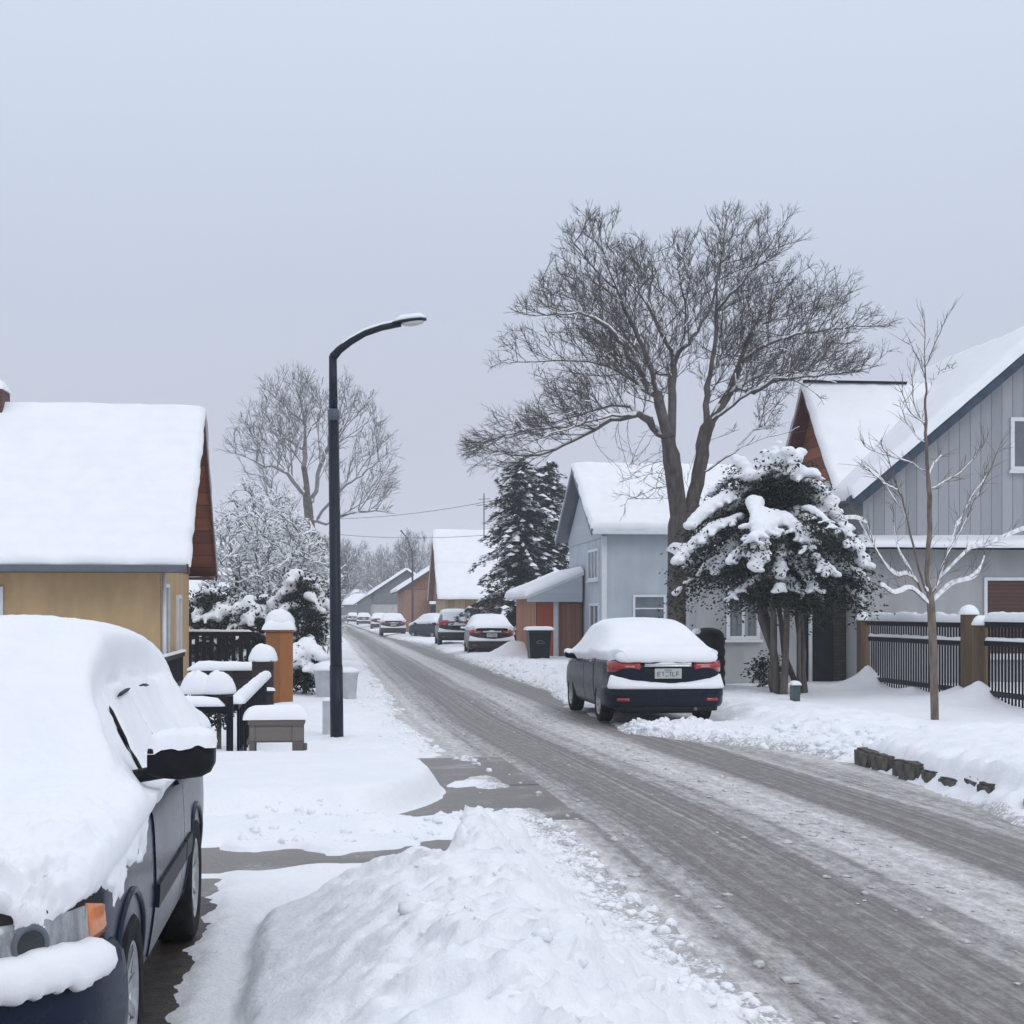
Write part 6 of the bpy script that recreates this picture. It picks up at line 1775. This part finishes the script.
snowy_shrub('frosted_tree', 'broad hazy frosted tree between the tall frosted tree and the ochre gable', 23, 262, 56, 100, 482, 2.0, 1100)

def leaf_bush(name, label, seed, px, D, wpx, top_py, base_z, nleaf, leaf, blobs, depth=None, mat='leaf', trunks=1, group=None, cat='bush', voxel=.05, blob_r=(.12, .26), stem_to=None, flat=.6, shape=None):
    """dark leafy bush under lumps of snow"""
    rs = random.Random(seed); x, y = W(px, D); m = D / F; w_ = wpx * m / 2; z1 = CAMZ + (HY - top_py) * m; dp = depth or w_
    t = thing(name, label, cat, (x, y, 0), 0, group)
    def surf(a, b_, rr=1):
        s_ = rr * (.82 + .26 * float(vn3(np.array([math.cos(a) * 1.6 + seed]), np.array([math.sin(a) * 1.6]), np.array([b_ * 2.2]))[0]))
        c = math.sqrt(max(0, 1 - b_ * b_)); zc_ = (base_z + z1) / 2; hz_ = (z1 - base_z) / 2
        return Vector((w_ * s_ * c * math.cos(a), dp * s_ * c * math.sin(a), zc_ + hz_ * s_ * b_))
    V = []; Fq = []
    nc = nleaf // 14
    for k in range(nc):                                           # sprays of leaves round short shoots
        c = surf(rs.uniform(0, 6.28), rs.uniform(-.95, .95), rs.uniform(.45, 1.02) ** .6)
        out = (c - Vector((0, 0, (base_z + z1) / 2))).normalized()
        for q in range(14):
            d = (out * .6 + Vector((rs.gauss(0, .7), rs.gauss(0, .7), rs.gauss(0, .5) - .15))).normalized(); L = leaf * rs.uniform(.6, 1.2)
            o = c + Vector((rs.gauss(0, leaf * .9), rs.gauss(0, leaf * .9), rs.gauss(0, leaf * .7))); s_ = d.cross(Vector((rs.gauss(0, 1), rs.gauss(0, 1), 1))).normalized() * L * .26
            b0 = len(V); V += [o, o + d * L * .5 + s_, o + d * L, o + d * L * .5 - s_]; Fq.append((b0, b0 + 1, b0 + 2, b0 + 3))
    me = bpy.data.meshes.new('foliage'); me.from_pydata([tuple(v) for v in V], [], Fq); me.materials.append(M[mat]); me.update(); link_mesh('foliage', me, t)
    for k in range(trunks):
        a = 6.28 * k / max(1, trunks) + .5; q = MB(); r0 = .045 * (1 + .5 * (trunks > 1))
        bx0 = Vector((.20 * math.cos(a) * (trunks > 1), .14 * math.sin(a) * (trunks > 1), -.1)); tp = Vector((w_ * .35 * math.cos(a), dp * .35 * math.sin(a), base_z + (z1 - base_z) * .55))
        pts = [bx0.lerp(tp, u) + Vector((rs.gauss(0, .02), rs.gauss(0, .02), 0)) for u in (0, .2, .4, .6, .8, 1)]
        q.tube(pts, [r0 * 1.4, r0 * 1.15, r0, r0 * .9, r0 * .7, r0 * .5], 8); q.build('trunk' if trunks > 1 else 'stem', M['bark'], t)
    # snow: overlapping lumps fused into cushions with fingers hanging over the leaves
    bm = bmesh.new(); bmesh.ops.create_icosphere(bm, subdivisions=2, radius=1); bv = [v.co.copy() for v in bm.verts]; bf = [[v.index for v in f.verts] for f in bm.faces]; bm.free()
    mb = MB()
    for k in range(blobs):
        b_ = rs.uniform(-.15, .98) if rs.random() < .8 else rs.uniform(-.75, 0); a = rs.uniform(0, 6.28)
        if shape and rs.random() < .5: a = rs.choice(shape) + rs.gauss(0, .5)
        c = surf(a, b_, 1.0); R_ = rs.uniform(*blob_r) * (1.0 if b_ > 0 else .6)
        out = Vector((math.cos(a), math.sin(a), 0)) * (1 - .5 * max(b_, 0))
        for s_ in range(rs.choice((2, 3, 3, 4))):                  # a drooping finger of snow along a shoot
            cc = c + out * R_ * (s_ - 1) * .8 + Vector((rs.gauss(0, .03), rs.gauss(0, .03), -R_ * .22 * s_ * s_ * .6)); rr = R_ * (1 - .17 * s_)
            mb.add([cc + Vector((v.x * rr, v.y * rr, v.z * rr * flat)) for v in bv], bf, True)
    o = mb.build('snow_cover', M['snow'], t, None, False)
    md = o.modifiers.new('r', 'REMESH'); md.mode = 'VOXEL'; md.voxel_size = voxel; md.use_smooth_shade = True
    sm = o.modifiers.new('s', 'SMOOTH'); sm.iterations = 2; sm.factor = .5
    bpy.context.view_layer.update(); apply_mods(o)
    me = o.data; co_ = np.zeros(len(me.vertices) * 3, np.float32); me.vertices.foreach_get('co', co_); co_ = co_.reshape(-1, 3).astype(float)
    nn = np.zeros(len(me.vertices) * 3, np.float32); me.vertices.foreach_get('normal', nn); nn = nn.reshape(-1, 3)
    co_ += nn * (fbm3(co_, 5.0, 3) * voxel * .9)[:, None]; me.vertices.foreach_set('co', co_.astype(np.float32).ravel())
    if not me.materials: me.materials.append(M['snow'])
    me.polygons.foreach_set('use_smooth', [True] * len(me.polygons)); me.update()
    return t
def bough_bush(name, label, seed, px, D, boughs, leaf, cat='bush', trunks=8, voxel=.028):
    """evergreen with boughs bowed down by the snow lying along them: (azimuth, start height, reach, rise, droop, snow radius)"""
    rs = random.Random(seed); x, y = W(px, D); t = thing(name, label, cat, (x, y, 0))
    bm = bmesh.new(); bmesh.ops.create_icosphere(bm, subdivisions=2, radius=1); bv = [v.co.copy() for v in bm.verts]; bf = [[v.index for v in f.verts] for f in bm.faces]; bm.free()
    V, Fq = [], []; mb = MB(); tw = MB()
    def leaves(c, out, nl, spread, down):
        for q in range(nl):
            d = (out * .5 + Vector((rs.gauss(0, .7), rs.gauss(0, .7), rs.gauss(0, .45) - .35))).normalized(); L = leaf * rs.uniform(.6, 1.25)
            o = c + Vector((rs.gauss(0, spread), rs.gauss(0, spread), -abs(rs.gauss(0, down)) - .05)); s_ = d.cross(Vector((rs.gauss(0, 1), rs.gauss(0, 1), 1))).normalized() * L * .28
            b0 = len(V); V.extend([o, o + d * L * .5 + s_, o + d * L, o + d * L * .5 - s_]); Fq.append((b0, b0 + 1, b0 + 2, b0 + 3))
    for az, z0, reach, rise, droop, sr_ in boughs:
        o = Vector((math.cos(az), math.sin(az), 0)); sd = Vector((-o.y, o.x, 0)); st = o * .10 + Vector((rs.uniform(-.42, .36), rs.uniform(-.35, .35), z0 + rs.uniform(-.12, .12))); bend = rs.gauss(0, .15); pts = []
        nst = max(5, int(reach / .10))
        for k in range(nst + 1):
            u = k / nst; pts.append(st + o * reach * u + sd * bend * u * u * reach + Vector((0, 0, rise * u - droop * u * u)))
        tw.tube(pts, [.022 * (1 - .75 * k / nst) + .004 for k in range(nst + 1)], 5)
        for k, p in enumerate(pts):
            u = k / nst
            leaves(p, o, int(22 + 30 * u), .12 + .07 * (1 - abs(u - .6)), .20)
            if k % 2 == 0 and u > .25:                            # side shoots
                for sg in (-1, 1):
                    L = rs.uniform(.15, .38) * (1 - .4 * u); e = p + sd * sg * L + o * L * .5 + Vector((0, 0, -L * .35)); leaves(e, (sd * sg + o).normalized(), 16, .09, .14)
                    if rs.random() < .8 and sr_ > 0:
                        for f in (.35, .7, 1.0):
                            c = p.lerp(e, f) + Vector((0, 0, .05)); rr = sr_ * rs.uniform(.5, .85) * (1 - .25 * f); mb.add([c + Vector((v.x * rr, v.y * rr, v.z * rr * .62)) for v in bv], bf, True)
            if u > .16 and sr_ > 0:
                g_ = float(vn2(az * 3 + u * 4.2 + seed, z0 * 3))
                if g_ > -.75:
                    rr = sr_ * (1.18 + .5 * g_) * (1 - .45 * max(0, u - .6)); c = p + Vector((0, 0, .07 + rr * .2)); mb.add([c + Vector((v.x * rr, v.y * rr, v.z * rr * .68)) for v in bv], bf, True)
    # inner mass of leaves
    zs_ = [b_[1] for b_ in boughs]; z0, z1 = min(zs_), max(zs_)
    for k in range(520):
        a, zz = rs.uniform(0, 6.28), rs.uniform(z0 - .1, z1); r_ = rs.uniform(0, .95) * (1 - .45 * max(0, (zz - z0) / (z1 - z0)) ** 2)
        leaves(Vector((r_ * math.cos(a), r_ * .8 * math.sin(a), zz)), Vector((math.cos(a), math.sin(a), 0)), 30, .12, .15)
    me = bpy.data.meshes.new('foliage'); me.from_pydata([tuple(v) for v in V], [], Fq); me.materials.append(M['leaf']); me.update(); link_mesh('foliage', me, t)
    tw.build('branches', M['bark'], t)
    for k in range(trunks):
        a = 6.28 * k / trunks + .4; b0 = Vector((.32 + .27 * math.cos(a) + rs.gauss(0, .05), .18 * math.sin(a), -.1)); tp = Vector((.55 * math.cos(a * 1.0 + .5), .4 * math.sin(a + .5), z0 + (z1 - z0) * .5))
        pts = [b0.lerp(tp, u) + Vector((rs.gauss(0, .035), rs.gauss(0, .03), 0)) for u in (0, .15, .3, .5, .7, .85, 1)]
        r0 = rs.uniform(.04, .075); q = MB(); q.tube(pts, [r0 * 1.4, r0 * 1.15, r0, r0 * .95, r0 * .75, r0 * .6, r0 * .4], 8); q.build('trunk', M['bark'], t)
    o = mb.build('snow_cover', M['snow'], t, None, False); o['kind'] = 'stuff'
    md = o.modifiers.new('r', 'REMESH'); md.mode = 'VOXEL'; md.voxel_size = voxel; md.use_smooth_shade = True
    sm = o.modifiers.new('s', 'SMOOTH'); sm.iterations = 3; sm.factor = .5
    bpy.context.view_layer.update(); apply_mods(o); me = o.data
    co_ = np.zeros(len(me.vertices) * 3, np.float32); me.vertices.foreach_get('co', co_); co_ = co_.reshape(-1, 3).astype(float)
    nn = np.zeros(len(me.vertices) * 3, np.float32); me.vertices.foreach_get('normal', nn); nn = nn.reshape(-1, 3)
    co_ += nn * (fbm3(co_, 8.0, 3) * .03)[:, None]; me.vertices.foreach_set('co', co_.astype(np.float32).ravel())
    if not me.materials: me.materials.append(M['snow'])
    me.polygons.foreach_set('use_smooth', [True] * len(me.polygons)); me.update()
    return t
rs = random.Random(88); BO = []
BO += [(3.25, 3.5, 1.5, -.05, .85, .13), (3.5, 3.05, 1.5, .05, .65, .11), (3.05, 2.65, 1.4, .0, .75, .09), (3.7, 2.4, 1.45, .0, .5, .08), (3.35, 3.85, 1.5, .0, .7, .13),      # long boughs to the left
       (-.15, 3.1, 1.4, .0, .65, .12), (.1, 2.65, 1.35, .1, .6, .10), (-.4, 2.45, 1.3, .0, .5, .08), (-.25, 3.6, 1.3, .05, .8, .12)]                                            # and to the right
for k, az in enumerate((3.75, 4.05, 4.3, 4.55, 4.8, 5.05, 5.3, 5.6, 5.85)):                                    # bowed towards us
    BO.append((az, 3.2 + .75 * ((k * 7) % 5) / 5, 1.15 + .35 * ((k * 3) % 4) / 4, .12, .95 + .6 * ((k * 5) % 4) / 4, .115 + .05 * ((k * 2) % 3) / 2))
for k in range(18): BO.append((rs.uniform(0, 6.28), rs.uniform(3.65, 4.35), rs.uniform(.5, 1.15), rs.uniform(.1, .5), rs.uniform(.3, .95), rs.uniform(.10, .17)))
for k in range(20): BO.append((rs.uniform(0, 6.28), rs.uniform(2.55, 3.6), rs.uniform(.9, 1.6), rs.uniform(0, .2), rs.uniform(.35, .75), rs.choice((.07, .10, .12, .14))))
for k in range(6): BO.append((rs.uniform(0, 6.28), rs.uniform(2.1, 2.4), rs.uniform(.6, 1.2), 0, rs.uniform(.2, .45), rs.choice((0, .05, .07))))
for k in range(9): BO.append((rs.uniform(0, 6.28), rs.uniform(3.85, 4.25), rs.uniform(.15, .55), rs.uniform(.4, .85), rs.uniform(0, .15), rs.uniform(.08, .14)))
bough_bush('snow_laden_bush', 'big dark evergreen bush bowed under thick snow beside the white framed window', 31, 776, 28.6, BO, .075)
leaf_bush('evergreen_shrub', 'dark snowy shrub behind the black slatted fence by the ochre gable', 32, 212, 40, 70, 585, .1, 6000, .12, 60, 1.0, 'leaf', 1, 'dark shrubs under snow on the left', 'shrub', .06, (.12, .26))
leaf_bush('evergreen_shrub', 'dark snowy shrub standing right behind the orange-brown pillar', 33, 302, 39, 62, 568, .1, 6000, .12, 60, 1.0, 'leaf', 1, 'dark shrubs under snow on the left', 'shrub', .06, (.12, .24))
leaf_bush('evergreen_shrub', 'dark snowy shrub between the fence end and the pillar', 34, 256, 39.5, 60, 590, .1, 5000, .12, 50, 1.0, 'leaf', 1, 'dark shrubs under snow on the left', 'shrub', .06, (.12, .24))
leaf_bush('evergreen_shrub', 'low dark shrub domed with snow just right of the pillar', 35, 303, 30, 44, 640, .05, 2500, .09, 26, .5, 'leaf', 1, None, 'shrub', .05, (.16, .26))
leaf_bush('dark_shrub', 'sparse dark shrub at the foot of the grey wall under the white window', 36, 768, 30.5, 40, 652, .15, 900, .09, 5, .4, 'leaf', 1, None, 'shrub', .04, (.05, .09))

# ---- young street tree
rs = random.Random(9); D = 21.9; gyp = HY + CAMZ * F / D; base_px = 935
py_ = pixmap(764, 320, .2539, base_px, D, gyp)
sk = Skel(); sk.limb([(0, 0, -.1), (-.01, 0, .5), (-.03, 0, 1.2), (py_(655, 1090)[0], 0, py_(655, 1090)[1])], step=.12)
for pts, y0, y1 in [([(655, 1090), (640, 1000), (652, 850), (650, 700), (640, 560), (637, 400), (632, 160), (630, 2)], 0, 0),
                    ([(640, 1085), (600, 985), (545, 800), (515, 715), (480, 655), (440, 560), (400, 490)], 0, -.5),
                    ([(640, 1120), (590, 1010), (520, 1000), (450, 890), (425, 800), (345, 780)], 0, .4), ([(450, 890), (415, 800), (400, 755)], .3, .6),
                    ([(640, 605), (590, 565), (540, 543), (470, 520), (410, 490)], 0, .3), ([(490, 680), (440, 670), (380, 640), (320, 600)], -.35, -.7),
                    ([(648, 675), (700, 640), (745, 610), (800, 555), (832, 488)], 0, -.4), ([(665, 1080), (700, 960), (755, 850), (815, 710), (860, 610), (892, 520)], 0, -.35),
                    ([(680, 1060), (745, 900), (800, 790), (868, 690), (945, 600)], 0, .5), ([(690, 1030), (780, 920), (850, 888), (980, 830)], 0, -.6),
                    ([(660, 1080), (675, 980), (720, 880)], 0, .6), ([(635, 235), (600, 130), (580, 90)], 0, .1), ([(636, 190), (675, 80), (700, 0)], 0, -.15), ([(640, 300), (700, 210), (775, 180)], 0, .3),
                    ([(638, 410), (560, 370), (510, 290)], 0, -.25), ([(640, 430), (600, 330), (600, 205)], 0, .2), ([(645, 500), (600, 430), (575, 330)], 0, .4), ([(640, 640), (690, 570), (755, 520)], 0, .5), ([(545, 800), (510, 700), (470, 590)], -.2, .3),
                    ([(640, 1120), (560, 1060), (480, 1080), (410, 1050)], 0, -.4), ([(660, 1120), (740, 1050), (860, 1010), (915, 925)], 0, .3), ([(590, 1010), (540, 880), (555, 720)], 0, .5)]:
    sk.limb(L3(pts, y0, y1, py_), None, .12, .006, rs)
x, y = W(base_px, D)
tree_build('young_tree', 'slender young bare tree with snow in its forks in front of the black fence', 'tree', sk, (x, y, 0), (M['bark_young'], M['bark_young']), .0075, 2.15, .068, None, 1, (.15, .45), 3, .0045, .35, .006, 1.0, .0135, M['snow'], 8, .012, .9, .0, 1.1, .9, (3.1, 2.3))

# ---- dark spruce
def spruce(label, px, D, half_px, top_py, seed, snow=.5):
    rs = random.Random(seed); x, y = W(px, D); m = D / F; H = CAMZ + (HY - top_py) * m; Rm = half_px * m
    t = thing('spruce', label, 'tree', (x, y, 0))
    q = MB(); q.tube([(0, 0, -.2), (0, 0, H * .5), (.05, 0, H)], [.20, .12, .02], 8); q.build('trunk', M['bark'], t)
    V, Fq, SV, SF = [], [], [], []
    z = .5
    while z < H - .1:
        u = z / H; Lb = Rm * (1 - u) ** .5 * (.7 + .55 * rs.random()); nb = int(9 + 8 * (1 - u))
        for k in range(nb):
            a = rs.uniform(0, 6.28); L = Lb * rs.uniform(.7, 1.15) + .12; droop = .28 + .25 * (1 - u); z0 = z + rs.uniform(-.15, .15)
            dx, dy = math.cos(a), math.sin(a); ns = max(4, int(L / .16))
            for s_ in range(ns):
                f = (s_ + rs.random()) / ns; r_ = L * f; zz = z0 + .12 * L * math.sin(f * 2.2) - droop * L * f * f; c = Vector((dx * r_, dy * r_, zz)); wsp = (.10 + .30 * (1 - abs(f - .45))) * min(1, L)
                for e in range(12):
                    sd = rs.uniform(-1, 1); o = c + Vector((-dy, dx, 0)) * sd * wsp + Vector((0, 0, -abs(sd) * wsp * .35 + rs.gauss(0, .05)))
                    d = (Vector((dx, dy, -.25)) + Vector((-dy, dx, 0)) * sd * 1.1 + Vector((rs.gauss(0, .3), rs.gauss(0, .3), rs.gauss(0, .25)))).normalized(); ln = rs.uniform(.12, .26); w_ = d.cross(Vector((rs.gauss(0, .4), rs.gauss(0, .4), 1))).normalized() * .042
                    b0 = len(V); V += [o - w_, o + w_, o + d * ln]; Fq.append((b0, b0 + 1, b0 + 2))
                if f > .25 and rs.random() < snow * (.35 + .65 * (float(vn2(a * 2 + z * 1.5, z * .9)) > -.1)):
                    b0 = len(SV); rr = rs.uniform(.10, .22) * min(1, .5 + L * .4); cc = c + Vector((0, 0, .05))
                    for j in range(6):
                        a2 = j * 1.047; SV.append(cc + Vector((dx * math.cos(a2) * rr * 1.3 - dy * math.sin(a2) * rr, dy * math.cos(a2) * rr * 1.3 + dx * math.sin(a2) * rr, -.06 - .05 * math.cos(a2) + rs.gauss(0, .02))))
                    SV.append(cc + Vector((0, 0, .06)))
                    for j in range(6): SF.append((b0 + j, b0 + (j + 1) % 6, b0 + 6))
        z += .24 + .10 * (1 - u)
    for nm, VV, FF, mt in (('crown', V, Fq, M['needles']), ('snow_cover', SV, SF, M['snow_far'])):
        me = bpy.data.meshes.new(nm); me.from_pydata([tuple(v) for v in VV], [], FF); me.materials.append(mt); me.update(); o = link_mesh(nm, me, t)
        if nm == 'snow_cover': o['kind'] = 'stuff'
    return t
spruce('dark dense spruce with patches of snow beside the brick red garage', 520, 69, 58, 458, 51, .34)
spruce('second dark spruce crowding behind, nearer the blue house', 548, 73, 56, 462, 52, .3)

# ---- hazy trees towards the end of the street: copies of two kinds of crown
rs = random.Random(77)
def plain_tree(name, label, seed, px, D, wpx, top_py):
    rs = random.Random(seed); x, y = W(px, D); m = D / F; w_ = wpx * m / 2; z1 = CAMZ + (HY - top_py) * m
    sk = Skel(); sk.limb([(0, 0, -.3), (0, 0, z1 * .22)], step=.5)
    LB = []
    for k in range(9):
        a = rs.uniform(0, 6.28); r_ = rs.uniform(.05, .7); i0 = len(sk.P)
        sk.limb([(0, 0, z1 * .2), (w_ * r_ * .4 * math.cos(a), w_ * r_ * .4 * math.sin(a), z1 * .5), (w_ * r_ * math.cos(a), w_ * r_ * math.sin(a), z1 * rs.uniform(.7, .92))], None, .5, .03, rs); LB.append(list(range(i0, len(sk.P))))
    poly = [(-w_ * .8, z1 * .25), (-w_, z1 * .5), (-w_ * .7, z1 * .8), (-w_ * .2, z1), (w_ * .3, z1 * .96), (w_ * .8, z1 * .75), (w_, z1 * .45), (w_ * .7, z1 * .25)]
    branch_out(sk, rs, LB, crown_test(poly, w_), Vector((0, 0, z1 * .15)), .15, .6, (1.6, 3.6), .38, .55, .55, .03, 3, 2.0)
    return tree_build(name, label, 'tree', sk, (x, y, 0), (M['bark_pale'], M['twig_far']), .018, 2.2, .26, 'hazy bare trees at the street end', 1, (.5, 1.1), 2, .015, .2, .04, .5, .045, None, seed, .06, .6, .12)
pt = plain_tree('bare_tree', 'hazy bare tree above the grey roofs on the right, left of the tan house', 61, 415, 170, 66, 534)
spec = [(392, 205, 1.0, 'fainter hazy bare tree left of the utility pole, over the far roofs'), (372, 250, 1.1, 'very faint bare tree in the notch at the end of the street'), (338, 118, .66, 'hazy bare tree directly behind the lamp post, by the left road edge'),
        (340, 175, .95, 'hazy bare tree left of the road, just beyond the one behind the lamp post'), (300, 130, .8, 'pale bare tree filling the gap left of the lamp post'), (240, 120, .7, 'pale bare tree peeping out beside the ochre gable'), (436, 185, .95, 'hazy bare tree partly behind the tan roof'), (358, 290, 1.2, 'faintest bare tree, farthest left at the street end')]
for px, D, s_, lab in spec:
    c = copy_tree(pt); x, y = W(px, D); c.location = (x, y, 0); c.scale = (s_, s_, s_); c.rotation_euler = (0, 0, rs.uniform(0, 6.28)); c['label'] = lab
